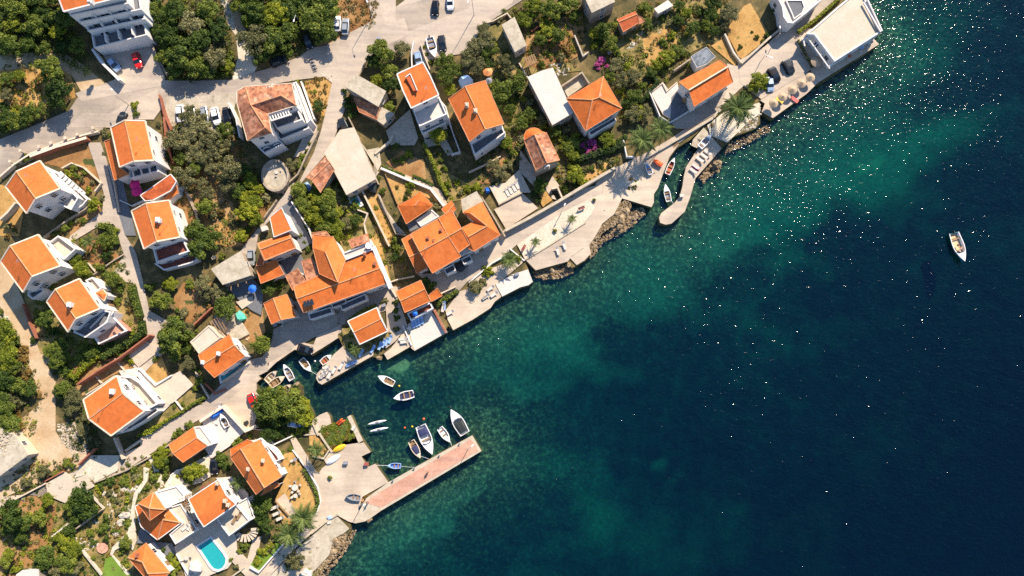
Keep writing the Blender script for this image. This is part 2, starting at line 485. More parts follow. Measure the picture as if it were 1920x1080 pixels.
# ------------------------------------------------------------------ coast, land, sea
coast_px = (
    [(560, 1240), (585, 1130)] + PX('u', (800, 1070), (860, 1000), (905, 950), (940, 905), (975, 850), (1010, 790), (1070, 700)) +
    PX('v', (262, 838), (245, 800)) + [(657, 979)] + PX('v', (300, 815), (340, 812), (385, 797), (440, 765), (500, 720)) +
    PX('v', (1365, 205), (1285, 70), (1020, 215), (580, 470), (470, 310), (400, 342), (350, 250), (430, 215), (372, 130)) +
    PX('r', (330, 690), (262, 530), (230, 545)) + PX('r', (215, 590), (170, 575), (100, 610), (85, 540), (60, 510)) +
    PX('q', (1400, 690), (1310, 770), (1290, 690), (1245, 620), (1200, 560), (1192, 470), (1150, 430), (1110, 470), (1090, 530), (1020, 525), (960, 505), (830, 512), (818, 440), (855, 408), (835, 380), (912, 340),
            (910, 275), (940, 262), (985, 268), (1140, 160), (1170, 200), (1290, 212), (1440, 108)) +
    PX('n', (160, 872), (192, 940), (150, 1010)) + PX('q', (1470, 190), (1420, 270), (1330, 355), (1318, 400), (1340, 440), (1375, 460)) +
    PX('r', (30, 278), (400, 62), (450, 40)) + PX('n', (462, 1035), (540, 1005), (572, 1060), (760, 950), (800, 985), (1070, 832), (1062, 800), (1080, 770), (1125, 810), (1290, 720), (1440, 625)) +
    PX('o', (0, 1080), (80, 1035), (275, 888), (430, 810), (500, 792), (538, 760), (505, 690), (500, 655), (470, 590), (560, 665), (690, 640), (830, 590), (862, 640), (915, 622), (975, 585), (1030, 525), (1010, 470), (1055, 400), (1115, 330), (1190, 300), (1260, 240), (1300, 180), (1290, 110), (1270, 55)) +
    PX('k', (300, 900), (410, 945), (432, 905), (430, 830), (465, 780), (500, 680), (530, 600), (570, 520), (625, 440), (740, 370), (850, 262), (905, 330), (800, 450), (700, 600), (680, 680), (670, 760), (645, 850), (600, 905), (490, 990), (472, 1030), (480, 1075), (530, 1090), (580, 1080), (690, 980),
            (735, 860), (780, 700), (860, 610), (930, 530), (1000, 450), (1050, 400), (1110, 340), (1270, 285), (1330, 235), (1325, 150)) +
    PX('f', (100, 850), (150, 880), (120, 950), (218, 1005), (500, 800), (600, 705), (610, 715), (1112, 382), (1075, 330), (1142, 265), (1000, 0)) +
    [(1590, -60), (1640, -170), (1800, -420)])
coast = [at(p[0], p[1], SHORE) for p in coast_px]
far = [Vector((330, 520, 0)), Vector((-420, 520, 0)), Vector((-420, -260, 0)), Vector((-110, -260, 0))]
land = sheet('ground', coast + far, M['under'], 0.0, drop=-4.0, label='dry wooded hillside going down to the sea')

# seabed -------------------------------------------------------------
def seg_dist(X, Y, poly):
    D = np.full(X.shape, 1e9)
    for i in range(len(poly) - 1):
        ax, ay = poly[i][0], poly[i][1]; bx, by = poly[i + 1][0], poly[i + 1][1]
        dx, dy = bx - ax, by - ay; L2 = dx * dx + dy * dy + 1e-9
        t_ = np.clip(((X - ax) * dx + (Y - ay) * dy) / L2, 0, 1)
        D = np.minimum(D, (X - ax - t_ * dx) ** 2 + (Y - ay - t_ * dy) ** 2)
    return np.sqrt(D)

def vnoise(X, Y, scale, seed):
    r = np.random.default_rng(seed); G = r.random((64, 64))
    x = X / scale; y = Y / scale; xi = np.floor(x).astype(int); yi = np.floor(y).astype(int)
    fx = x - xi; fy = y - yi; fx = fx * fx * (3 - 2 * fx); fy = fy * fy * (3 - 2 * fy)
    q = lambda a, b: G[a % 64, b % 64]
    return (q(xi, yi) * (1 - fx) * (1 - fy) + q(xi + 1, yi) * fx * (1 - fy) + q(xi, yi + 1) * (1 - fx) * fy + q(xi + 1, yi + 1) * fx * fy)

def fbm(X, Y, s, seed, n=4):
    o = 0; a = 1; tot = 0
    for k in range(n): o = o + a * vnoise(X + 31.7 * k, Y - 17.3 * k, s / 2 ** k, seed + k); tot += a; a *= .55
    return o / tot

step = 1.1
xs = np.arange(-160, 260, step); ys = np.arange(-110, 190, step)
X, Y = np.meshgrid(xs, ys, indexing='ij')
D = seg_dist(X, Y, coast)
# sand clearings (bright) and meadows (dark), traced at the photo: px, py, rx, ry, angle, weight
sandy = [(750, 684, 28, 17, -35, 3.0), (766, 712, 20, 16, 0, .9), (1000, 640, 95, 26, -12, .6), (1105, 678, 60, 24, 20, .55), (1180, 560, 85, 30, -25, .35), (930, 620, 60, 18, -10, .35),
         (1190, 480, 70, 30, -40, .5), (1290, 470, 80, 40, -20, .5), (1400, 420, 90, 55, -25, .5), (1330, 370, 60, 45, -40, .45), (1540, 350, 90, 50, -30, .5),
         (1650, 300, 100, 40, -30, .5), (1790, 235, 110, 30, -25, .38), (1700, 345, 60, 30, 10, .4), (1440, 330, 80, 40, -45, .3), (1580, 250, 80, 40, -45, .25),
         (1700, 100, 60, 60, -45, .3), (1480, 500, 80, 26, 15, .25), (1240, 850, 26, 20, 0, .5), (1110, 930, 26, 60, -15, .3), (1000, 720, 70, 24, 20, .35),
         (800, 960, 95, 34, -30, .6), (720, 1000, 60, 40, -40, .55), (870, 900, 50, 25, -35, .4), (930, 830, 30, 40, 0, .3), (1180, 1000, 130, 30, 10, .2),
         (1280, 540, 110, 24, 0, .22), (900, 715, 30, 16, 0, .35), (1060, 560, 70, 22, -25, .35), (1640, 620, 60, 20, 20, .12), (1050, 870, 20, 40, 30, .22),
         (860, 640, 60, 14, -25, .35), (950, 575, 60, 14, -30, .3), (1440, 720, 120, 18, 25, .12), (1120, 620, 50, 14, -10, .4)]
meadow = [(820, 690, 55, 26, -20, .5), (1150, 640, 22, 36, 20, .5), (1230, 640, 80, 50, 0, .45), (1340, 535, 45, 26, 0, .4), (960, 940, 90, 50, 0, .4), (1010, 545, 40, 16, 0, .3),
          (1530, 580, 100, 40, 0, .3), (1200, 790, 120, 40, 10, .3), (1390, 490, 40, 16, 0, .3), (1560, 430, 50, 20, -20, .35), (1000, 790, 90, 40, 0, .35), (900, 950, 50, 40, 0, .5),
          (1240, 400, 24, 24, 0, .4), (1720, 180, 60, 30, -30, .3), (1850, 160, 90, 60, 0, .3), (680, 760, 90, 60, -20, .4), (800, 780, 70, 40, 0, .3)]
def blobs(lst):
    o = np.zeros_like(X)
    wx = (fbm(X, Y, 14, 5) - .5) * 16; wy = (fbm(X, Y, 14, 9) - .5) * 16
    for px, py, rx, ry, an, wt in lst:
        c = at(px, py, -3); a = math.radians(-an)
        dx = X + wx - c.x; dy = Y + wy - c.y
        u_ = (dx * math.cos(a) + dy * math.sin(a)) / (rx * .125); v_ = (-dx * math.sin(a) + dy * math.cos(a)) / (ry * .125)
        o = o + wt * np.exp(-(u_ ** 2 + v_ ** 2) * .8)
    return o
SAND = blobs(sandy) - blobs(meadow)
SAND = np.clip(SAND * 1.05 + (fbm(X, Y, 16, 21) - .5) * .45 + (fbm(X, Y, 3.5, 33) - .5) * .35 + .03 + .2 * np.exp(-(D / 30) ** 2), 0, 1.6)
near = np.exp(-D / 10.0)
Z = -(0.7 + .095 * np.minimum(D, 60) + .2 * np.maximum(D - 60, 0) * .6)
Z = np.maximum(Z, -17) + (fbm(X, Y, 5, 51) - .5) * np.minimum(1.4, .3 + D * .03)
nx, ny = X.shape
vs = np.stack([X.ravel(), Y.ravel(), Z.ravel()], 1)
ii = np.arange(nx * ny).reshape(nx, ny)
fs = np.stack([ii[:-1, :-1].ravel(), ii[1:, :-1].ravel(), ii[1:, 1:].ravel(), ii[:-1, 1:].ravel()], 1)
HB = at(630, 770, -1); near = near * (1 - .75 * np.exp(-(((X - HB.x) / 13) ** 2 + ((Y - HB.y) / 11) ** 2)))
SAND = np.where(SAND < 1, SAND * (1 - .7 * np.exp(-(((X - HB.x) / 16) ** 2 + ((Y - HB.y) / 13) ** 2))), SAND)
me = bpy.data.meshes.new('seabed'); me.from_pydata(vs.tolist(), [], fs.tolist())
for nm, arr in (('sand', SAND), ('near', near)):
    a = me.attributes.new(nm, 'FLOAT', 'POINT'); a.data.foreach_set('value', arr.ravel().astype(np.float32))
me.polygons.foreach_set('use_smooth', [True] * len(me.polygons))
t = NT('seabed')
pos = t.geo()
sa = t.node('ShaderNodeAttribute'); sa.attribute_name = 'sand'
na = t.node('ShaderNodeAttribute'); na.attribute_name = 'near'
n1 = t.noise(.3, 6, .7, pos, .6); n2 = t.noise(1.1, 5, .78, pos, .3)
meadow_c = t.ramp(n1.outputs[0], [(.35, (.002, .006, .008)), (.6, (.006, .017, .018)), (.8, (.02, .045, .036))])
sand_c = t.ramp(n2.outputs[0], [(.3, (.022, .068, .046)), (.7, (.047, .122, .084))])
f = t.math('ADD', sa.outputs['Fac'], t.math('MULTIPLY', t.math('SUBTRACT', n2.outputs[0], .5), .22))
fr = t.ramp(f, [(.05, (0., 0., 0.)), (.8, (1., 1., 1.))])
c = t.mix(fr.outputs[0], meadow_c.outputs[0], sand_c.outputs[0])
fr2 = t.ramp(t.math('SUBTRACT', sa.outputs['Fac'], 1.0), [(.05, (0., 0., 0.)), (.5, (1., 1., 1.))])
c = t.mix(fr2.outputs[0], c, (.4, .5, .24))
rock_c = t.ramp(n2.outputs[0], [(.36, (.008, .014, .006)), (.52, (.045, .055, .022)), (.64, (.2, .22, .1))])
c = t.mix(na.outputs['Fac'], c, rock_c.outputs[0])
t.link(c, t.b.inputs['Base Color']); t.b.inputs['Roughness'].default_value = 1; t.b.inputs['Specular IOR Level'].default_value = 0
me.materials.append(t.m)
sb = bpy.data.objects.new('seabed', me); link(sb); props(sb, 'sandy and weedy sea floor under the clear water', kind='structure')
t = NT('deep_seabed'); t.b.inputs['Base Color'].default_value = (.006, .016, .018, 1); t.b.inputs['Roughness'].default_value = 1
db = MB().box((300, 0, -19.0), (4200, 3600, 1)).world('deep_seabed', t.m); props(db, 'deep dark sea floor', kind='structure')

# sea ----------------------------------------------------------------
t = NT('sea_water')
n, l = t.n, t.l
n.remove(t.b)
pos = t.geo()
tr = t.node('ShaderNodeBsdfTransparent')
df = t.node('ShaderNodeBsdfDiffuse'); df.inputs[0].default_value = (.0, .045, .15, 1)
mx = t.node('ShaderNodeMixShader'); mx.inputs[0].default_value = .085
t.link(tr.outputs[0], mx.inputs[1]); t.link(df.outputs[0], mx.inputs[2])
gl = t.node('ShaderNodeBsdfGlossy'); gl.inputs['Roughness'].default_value = .05
mp = t.node('ShaderNodeMapping'); mp.inputs['Scale'].default_value = (1, 1.6, 1); mp.inputs['Rotation'].default_value = (0, 0, math.radians(35))
t.link(pos, mp.inputs[0])
w1 = t.noise(.95, 1.5, .5, mp.outputs[0], .6); w2 = t.noise(.35, 3, .5, mp.outputs[0], .3)
w3 = t.noise(.035, 2, .5, pos, .8)      # gusts: rougher and calmer stretches
gust = t.math('ADD', .45, t.math('MULTIPLY', w3.outputs[0], 1.05))
hh = t.math('MULTIPLY', gust, t.math('ADD', t.math('MULTIPLY', w1.outputs[0], .55), t.math('MULTIPLY', w2.outputs[0], .6)))
bp = t.node('ShaderNodeBump'); bp.inputs['Strength'].default_value = 1.0; bp.inputs['Distance'].default_value = .32
t.link(hh, bp.inputs['Height']); t.link(bp.outputs[0], gl.inputs['Normal']); t.link(bp.outputs[0], df.inputs['Normal'])
lw = t.node('ShaderNodeLayerWeight'); lw.inputs[0].default_value = .5; t.link(bp.outputs[0], lw.inputs['Normal'])
fr_out = t.math('ADD', .02, t.math('MULTIPLY', t.math('POWER', lw.outputs['Facing'], 5.0), .98))   # Schlick, water
m2 = t.node('ShaderNodeMixShader'); t.link(fr_out, m2.inputs[0]); t.link(mx.outputs[0], m2.inputs[1]); t.link(gl.outputs[0], m2.inputs[2])
t.link(m2.outputs[0], t.out.inputs['Surface'])
va = t.node('ShaderNodeVolumeAbsorption'); va.inputs['Color'].default_value = (.56, .932, .915, 1); va.inputs['Density'].default_value = 1
t.link(va.outputs[0], t.out.inputs['Volume'])
sea = MB().box((300, 0, -10.0), (4000, 3400, 20)).world('sea', t.m)
props(sea, 'clear blue-green sea with small glittering waves', kind='structure')
# ------------------------------------------------------------------ ground patches (later ones lie above earlier ones)
P = patch
# dirt and dry gardens
P('dry_field', 'drygrass', PX('a', (-60, 590), (200, 580), (420, 500), (600, 640), (640, 820), (420, 900), (330, 900), (200, 1010), (60, 1060), (-60, 1080)))
P('dirt_track', 'track', PX('a', (-100, 480), (300, 440), (560, 460), (720, 560), (880, 700), (860, 730), (690, 780), (610, 640), (480, 560), (300, 570), (0, 590), (-100, 600)))
P('dirt_lot', 'soil', PX('c', (-150, -30), (560, -30), (520, 180), (420, 260), (140, 350), (-20, 400), (-60, 240)))
P('dirt_path', 'palepath', PX('b', (500, -40), (560, -40), (640, 220), (760, 400), (820, 560), (780, 650), (600, 700), (660, 480), (640, 300), (570, 200)))
P('dirt_strip', 'track', PX('b', (560, -40), (640, -40), (760, 380), (700, 360), (640, 240)))
P('dry_slope', 'soil', PX('h', (20, 120), (640, 180), (900, 680), (1000, 700), (820, 900), (740, 1090), (60, 1090), (-20, 700)))
P('dry_slope', 'drygrass', PX('h', (650, 750), (560, 820), (470, 940), (440, 1080), (700, 1080), (700, 960), (620, 920), (700, 830)))
P('dry_verge', 'drygrass', PX('b', (1220, 690), (1440, 640), (1460, 800), (1380, 1000), (1300, 1010), (1230, 800)))
P('dry_garden', 'soil', PX('g', (280, 340), (720, 210), (760, 260), (840, 520), (760, 650), (500, 420), (380, 390)))
P('dry_garden', 'drygrass', PX('g', (-40, 560), (60, 580), (200, 800), (160, 1000), (-60, 1000)))
P('dry_garden', 'soil', PX('g', (590, 860), (830, 700), (860, 820), (780, 870), (590, 1010)))
P('dry_garden', 'soil', PX('l', (740, 60), (830, 40), (1000, 170), (1030, 230), (780, 330), (720, 200)))
P('dirt_track', 'track', PX('l', (-60, 240), (20, 240), (140, 420), (330, 850), (440, 1080), (250, 1100), (150, 860), (-60, 500)))
P('dry_garden', 'weeds', PX('l', (200, 480), (540, 330), (1000, 250), (1240, 800), (700, 1130), (340, 1000), (240, 700)))
P('dry_slope', 'soil', PX('m', (200, 400), (460, 400), (480, 560), (300, 700), (240, 780), (100, 560)))
P('dry_slope', 'soil', PX('m', (640, 600), (860, 600), (900, 900), (760, 920), (640, 780)))
P('building_plot', 'track', PX('p', (200, 0), (320, 60), (470, 340), (470, 760), (560, 900), (760, 960), (660, 1060), (0, 1330), (-80, 1280), (-80, 700), (200, 640), (330, 540), (300, 330), (180, 200)))
P('dry_garden', 'soil', PX('p', (560, 220), (980, 140), (1130, 220), (940, 290), (700, 460), (640, 380)))
P('dry_garden', 'drygrass', PX('p', (1200, 230), (1360, 120), (1440, 300), (1330, 380)))
P('garden_bed', 'weeds', PX('q', (-60, 650), (250, 500), (410, 560), (300, 640), (0, 830), (-120, 870)))
P('rock_garden', 'weeds', PX('s', (400, 400), (800, 300), (1280, 100), (1400, 330), (1150, 480), (1180, 700), (1120, 1100), (0, 1120), (-60, 480)))
P('dry_slope', 'soil', PX('s', (-60, 480), (230, 380), (660, 220), (400, 420), (480, 500), (430, 760), (280, 1000), (60, 1120), (-60, 900)))
P('dry_garden', 'soil', PX('i', (560, 380), (700, 280), (880, 380), (900, 520), (760, 560)))
P('dry_garden', 'drygrass', PX('i', (540, 460), (720, 540), (940, 620), (1000, 720), (830, 640), (660, 740)))
P('dry_garden', 'drygrass', PX('i', (400, 680), (480, 650), (640, 1020), (560, 1080), (440, 830)))
P('dry_garden', 'drygrass', PX('n', (360, -160), (480, -60), (600, 400), (540, 320), (460, 120), (340, -60)))
P('dry_garden', 'weeds', PX('i', (930, 320), (1100, 480), (1320, 600), (1180, 700), (1060, 720), (960, 520), (860, 280)))
P('dry_garden', 'weeds', PX('h', (1110, 600), (1440, 560), (1680, 700), (1840, 980), (1560, 1180), (1440, 1000), (1290, 1000), (1130, 760)))
P('dry_garden', 'soil', PX('j', (60, 560), (200, 560), (300, 380), (460, 130), (400, 120), (160, 440)))
P('dry_garden', 'drygrass', PX('j', (1000, 420), (1240, 360), (1230, 410), (940, 600)))
P('dry_garden', 'weeds', PX('d', (0, 230), (240, 200), (860, 600), (400, 640), (300, 1000), (600, 1080), (0, 1080)))
P('dry_garden', 'soil', PX('d', (390, 320), (860, 60), (880, 300), (820, 480), (600, 600), (380, 560)))
P('dry_garden', 'drygrass', PX('e', (0, 220), (240, 200), (360, 380), (150, 560), (60, 640), (-60, 600)))
P('dry_garden', 'weeds', PX('e', (-160, 150), (560, -60), (800, 100), (640, 340), (400, 460), (200, 560), (0, 680), (-200, 420)))
P('dry_garden', 'drygrass', PX('e', (20, 330), (200, 230), (330, 360), (120, 560), (60, 600)))
P('fenced_yard', 'drygrass', PX('e', (880, 50), (930, 30), (1075, 250), (1070, 290), (1010, 380), (860, 500), (830, 480), (720, 260)))
P('dark_plot', 'under', PX('e', (930, 30), (960, -60), (1160, -60), (1210, 200), (1080, 280)))
P('dry_garden', 'drygrass', PX('e', (600, 390), (740, 300), (820, 520), (800, 560)))

# roads
P('main_road', 'road', [(-120, 330), (-120, 250), (0, 262), (60, 238), (130, 208), (150, 178), (168, 168), (215, 150), (290, 150), (330, 152), (440, 150), (470, 138), (500, 130), (560, 108), (585, 90), (625, 84),
                        (645, 68), (700, 40), (742, 30), (800, -8), (860, -40), (1100, -60), (980, 0), (950, 20), (905, 50), (870, 72), (800, 80), (760, 96), (690, 106), (640, 140),
                        (560, 150), (455, 168), (440, 200), (330, 205), (310, 200), (250, 215), (180, 250), (60, 300), (0, 330)])
P('roadside_paving', 'asphalt', [(700, 40), (742, 14), (800, -30), (900, -60), (1000, -60), (960, 6), (900, 44), (800, 76), (765, 84), (756, 60), (742, 36)])
P('roadside_paving', 'asphalt', PX('c', (60, 380), (440, 180), (400, -30), (640, -30), (640, 180), (740, 260), (860, 250), (480, 420), (380, 520), (330, 640), (260, 700), (100, 700), (0, 620), (80, 560)))
P('roadside_paving', 'asphalt', PX('c', (740, 350), (900, 300), (1080, 240), (1430, 130), (1440, 220), (1340, 290), (1280, 380), (1180, 460), (1100, 470), (960, 500), (880, 560), (780, 460)))
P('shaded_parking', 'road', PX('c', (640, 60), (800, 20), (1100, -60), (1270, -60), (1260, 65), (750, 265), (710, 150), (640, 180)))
P('driveway', 'asphalt', PX('a', (880, 480), (1280, 390), (1390, 640), (1400, 720), (690, 860), (640, 790), (760, 745), (900, 720), (990, 660), (960, 600)))
P('driveway', 'asphalt', PX('a', (930, 960), (1100, 860), (1330, 760), (1380, 900), (1300, 1010), (1050, 1010), (940, 1080), (560, 1080), (700, 960)))
P('parking_lot', 'concrete2', PX('b', (60, 820), (600, 800), (640, 860), (600, 1060), (640, 1080), (640, 1130), (60, 1130), (40, 960)))
P('lane', 'asphalt', PX('h', (1390, 0), (1460, -320), (1600, -320), (1560, -60), (1440, 260), (1380, 340), (1240, 500), (1130, 640), (1060, 760), (1010, 790), (900, 900), (830, 990), (800, 1200), (760, 1330), (640, 1260), (700, 1100), (860, 900), (1000, 720), (1110, 560), (1180, 540), (1300, 300), (1360, 120)))
P('lane_upper', 'asphalt', PX('c', (40, 1080), (110, 700), (150, 560), (330, 640), (200, 740), (170, 1080)))
P('yard_paving', 'asphalt', PX('h', (1130, 340), (1230, 130), (1330, 70), (1320, 200), (1190, 330)))
P('access_road', 'asphalt', PX('g', (745, 215), (850, 215), (920, 420), (1000, 800), (1040, 860), (1060, 1000)) + PX('l', (1150, 150), (1210, 400), (1260, 640), (1440, 740), (1480, 860), (1380, 1000), (1190, 1200), (1090, 1060), (1250, 850), (1130, 410), (1060, 400), (970, 310), (1050, 170), (1000, 20)) +
  PX('g', (990, 940), (960, 900), (850, 910), (700, 1000), (560, 1080), (600, 1000), (770, 870), (870, 790), (880, 640), (850, 540), (760, 270)))
P('side_yard', 'grey_floor', PX('g', (905, 400), (1000, 800), (1060, 1000), (1150, 1000), (1100, 790), (1040, 540), (960, 530)))
# coastal lane and quays
P('coastal_lane', 'asphalt', PX('s', (-60, 420), (0, 490), (200, 395), (420, 290), (500, 430), (640, 400), (780, 330), (800, 290), (1060, 190), (1440, -60), (1440, -130), (1020, 60), (780, 130), (560, 230), (220, 390)))
P('coastal_lane', 'asphalt', PX('q', (-160, 1020), (120, 900), (300, 770), (540, 640), (820, 540), (818, 440), (855, 408), (835, 380), (912, 340), (925, 300), (740, 260), (530, 445), (430, 540), (380, 600), (0, 810), (-160, 900)))
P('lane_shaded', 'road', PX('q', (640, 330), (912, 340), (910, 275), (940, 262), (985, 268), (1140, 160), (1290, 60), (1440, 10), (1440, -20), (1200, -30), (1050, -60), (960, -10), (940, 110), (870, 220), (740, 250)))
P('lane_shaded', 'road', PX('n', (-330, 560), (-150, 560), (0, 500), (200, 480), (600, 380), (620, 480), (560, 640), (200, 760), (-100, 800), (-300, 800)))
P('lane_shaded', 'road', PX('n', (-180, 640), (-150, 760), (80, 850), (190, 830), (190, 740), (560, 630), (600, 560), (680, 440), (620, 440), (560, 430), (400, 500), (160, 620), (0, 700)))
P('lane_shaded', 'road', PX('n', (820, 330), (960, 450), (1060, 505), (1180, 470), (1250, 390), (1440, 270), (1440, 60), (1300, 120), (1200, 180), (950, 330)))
P('coastal_lane', 'asphalt', PX('o', (-20, 760), (220, 600), (420, 430), (760, 210), (1000, 120), (1180, 70), (1180, -80), (930, 480 - 500), (740, 80), (310, 310), (240, 370), (0, 500)))
P('coastal_lane', 'asphalt', PX('k', (-60, 880), (170, 800), (250, 640), (360, 520), (640, 400), (880, 230), (940, 180), (880, 150), (560, 370), (370, 480), (200, 560), (0, 680), (-60, 740)))
P('coastal_lane', 'asphalt', PX('e', (620, 960), (900, 700), (1020, 800), (1110, 720), (1320, 480), (1440, 380), (1460, 250), (1250, 200), (1080, 370), (870, 550), (800, 560), (730, 540), (780, 690), (600, 840)))
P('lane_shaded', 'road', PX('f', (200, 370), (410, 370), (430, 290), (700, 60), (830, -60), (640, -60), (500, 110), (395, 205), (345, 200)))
P('promenade', 'concrete', PX('o', (400, 440), (560, 340), (760, 215), (900, 110), (1000, 60), (1180, 0), (1260, 20), (1285, 60), (1220, 190), (1120, 270), (1060, 380), (1010, 450), (1025, 520), (970, 580), (905, 618), (850, 560), (830, 588), (560, 662), (475, 575)), up=.04)
P('promenade_deck', 'palepath', PX('o', (405, 450), (780, 180), (1000, 70), (1060, 130), (980, 265), (820, 360), (470, 570)), up=.08)
P('promenade', 'concrete', PX('k', (0, 660), (60, 620), (240, 560), (360, 520), (620, 380), (640, 410), (560, 520), (530, 600), (500, 680), (465, 780), (430, 830), (430, 900), (410, 940), (160, 865), (0, 900)), up=.03)
P('mole', 'concrete', PX('k', (905, 335), (1000, 445), (930, 528), (860, 608), (780, 698), (735, 858), (690, 978), (580, 1078), (530, 1088), (482, 1072), (474, 1030), (492, 992), (602, 907), (647, 852), (672, 760), (682, 680), (702, 600), (802, 450)), up=.06)
P('slipway', 'concrete2', PX('k', (850, 270), (905, 330), (800, 445), (745, 420), (760, 370)), up=.01)
P('deck', 'palepath', PX('k', (905, 335), (880, 250), (1020, 140), (1320, 60), (1322, 150), (1200, 250), (1050, 395)), up=.0)
P('umbrella_deck', 'concrete', PX('f', (110, 850), (150, 878), (124, 945), (218, 1000), (500, 797), (600, 700), (570, 600), (500, 620)), up=.05)
P('car_park', 'asphalt', PX('f', (-80, 520), (200, 370), (400, 370), (540, 590), (480, 630), (120, 840), (-60, 700)))
P('restaurant_deck', 'concrete', PX('f', (410, 350), (520, 290), (750, 520), (1060, 330), (1110, 380), (600, 700), (540, 600)), up=.12)
P('deck', 'white_floor', PX('n', (740, 760), (940, 640), (1065, 830), (800, 980)), up=.1)
P('quay', 'concrete', PX('n', (700, 800), (740, 780), (800, 980), (760, 947), (572, 1056), (542, 1004), (600, 960), (680, 860)), up=.05)
P('quay', 'concrete', PX('q', (1330, 360), (1400, 290), (1470, 200), (1560, 120), (1700, 60), (1820, 100), (1800, 210), (1370, 455), (1340, 438), (1320, 400)), up=.04)
P('quay', 'concrete', PX('n', (1060, 640), (1180, 480), (1300, 440), (1440, 380), (1480, 560), (1440, 620), (1290, 717), (1125, 806), (1080, 720)), up=.05)
P('quay', 'concrete', PX('o', (0, 1070), (80, 1030), (270, 885), (220, 790), (330, 700), (450, 600), (440, 560), (200, 640), (0, 760)), up=.06)
P('bathing_platform', 'white_floor', PX('o', (220, 780), (360, 700), (495, 655), (535, 760), (500, 788), (430, 806), (278, 884)), up=.2)
P('harbour_quay', 'concrete', PX('q', (985, 268), (1140, 160), (1280, 205), (1440, 105)) + PX('n', (158, 870), (150, 860), (185, 760), (-20, 850)) + PX('q', (1300, 120), (1180, 95), (1100, 180), (925, 270), (915, 335)), up=.05)
P('harbour_square', 'concrete', PX('q', (540, 620), (820, 390), (850, 410), (818, 442), (815, 520), (860, 560), (800, 800), (740, 840)), up=.04)
P('harbour_yard', 'concrete', PX('v', (20, 350), (60, 320), (40, 280), (90, 210), (300, 80), (330, 140), (372, 132), (428, 214), (352, 250), (400, 340), (468, 312), (578, 468), (360, 590), (300, 812), (245, 798), (148, 745), (0, 830), (-60, 860), (-90, 600), (-40, 440)), up=.03)
P('jetty', 'kerb', PX('r', (235, 547), (262, 532), (366, 745), (330, 768)), up=.15)
P('pier_edge', 'kerb', PX('v', (395, 600), (578, 468), (1285, 72), (1363, 205), (520, 705), (440, 762), (385, 795), (300, 813), (290, 780)), up=.10)
P('pier_paving', 'pink', PX('v', (430, 600), (610, 490), (1275, 105), (1335, 200), (520, 680), (400, 640)), up=.14)
P('lane_lower', 'concrete', PX('u', (640, 100), (600, 20), (560, -90), (600, -100), (700, 60), (780, 200), (900, 300), (960, 470), (940, 560), (850, 630), (740, 720), (600, 850), (460, 1000), (380, 1090), (260, 1090), (300, 1050), (520, 820), (700, 640), (790, 560), (820, 470), (790, 360), (720, 220)), up=.02)
P('shore_slab', 'concrete2', PX('u', (940, 560), (1060, 680), (1010, 720), (930, 760), (890, 900), (800, 1000), (700, 1090), (380, 1090), (620, 850), (860, 640)), up=.0)
P('quay_path', 'concrete', PX('r', (-90, 600), (0, 530), (60, 505), (85, 540), (98, 605), (20, 640), (-40, 700), (-90, 680)), up=.02)
P('weedy_basin', 'greenbed', PX('r', (0, 700), (0, 640), (60, 600), (100, 620), (200, 580), (236, 560), (325, 765), (300, 705), (100, 800)), up=.01)
P('path_bed', 'drygrass', PX('r', (-90, 660), (-30, 700), (60, 830), (0, 900), (-80, 860)), up=.0)
# yards and terraces
P('concrete_slab', 'beige_floor', PX('j', (170, 590), (300, 560), (420, 450), (520, 640), (440, 640), (250, 740)), up=.3)
P('concrete_yard', 'concrete', PX('j', (210, 780), (450, 645), (580, 770), (310, 945)), up=.0)
P('concrete_yard', 'concrete', PX('j', (640, 610), (700, 500), (760, 580), (690, 630), (740, 700), (700, 690)), up=.0)
P('chapel_yard', 'concrete', PX('j', (430, 280), (560, 460), (560, 600), (420, 460)), up=.0)
P('dry_garden', 'drygrass', PX('j', (570, 660), (640, 620), (700, 700), (620, 760)))
P('villa_terrace', 'beige_floor', PX('t', (580, 830), (760, 680), (960, 560), (1100, 740), (1110, 900), (1030, 1010), (900, 1060), (820, 1100), (680, 1100), (640, 960), (600, 900)), up=.1)
P('villa_terrace', 'grey_floor', PX('t', (290, 670), (430, 790), (560, 800), (600, 880), (560, 900), (440, 900), (330, 800), (260, 800)), up=.05)
P('villa_path', 'concrete', PX('t', (1090, 860), (1120, 860), (1280, 1040), (1300, 1090), (1190, 1090), (1030, 920)))
P('villa_path', 'concrete', PX('t', (1180, 980), (1240, 760), (1310, 740), (1290, 840), (1220, 990)))
P('villa_patio', 'white_floor', PX('t', (930, 250), (1060, 240), (1200, 380), (1220, 580), (1100, 480)), up=.1)
P('villa_drive', 'palepath', PX('t', (340, 60), (380, 60), (470, 230), (490, 320), (560, 210), (700, 140), (860, 60), (1000, -40), (900, 80), (880, 240), (800, 290), (700, 320), (600, 320), (440, 370), (400, 160)), up=.0)
P('stepping_path', 'palepath', PX('t', (320, 160), (370, 170), (350, 280), (270, 400), (240, 500), (250, 640), (260, 780), (230, 860), (180, 800), (80, 860), (60, 900), (210, 1060), (180, 1070), (40, 890), (60, 830), (190, 700), (220, 500), (240, 380), (320, 270)), up=.05)
P('round_patio', 'pink', [(194 + 11 * math.cos(a * .5236), 1027 + 10 * math.sin(a * .5236)) for a in range(12)], up=.04)
P('lawn', 'lawn', PX('s', (900, 930), (950, 910), (1110, 1060), (1120, 1120), (860, 1120)))
P('lawn', 'lawn', PX('u', (230, 980), (330, 850), (440, 800), (500, 810), (300, 1030)))
P('courtyard', 'concrete2', PX('u', (480, 400), (560, 380), (600, 500), (520, 620), (440, 480)))
P('dry_garden', 'drygrass', PX('u', (460, 60), (580, 30), (790, 380), (800, 460), (760, 550), (600, 640), (500, 640), (440, 430), (500, 300), (520, 200)))
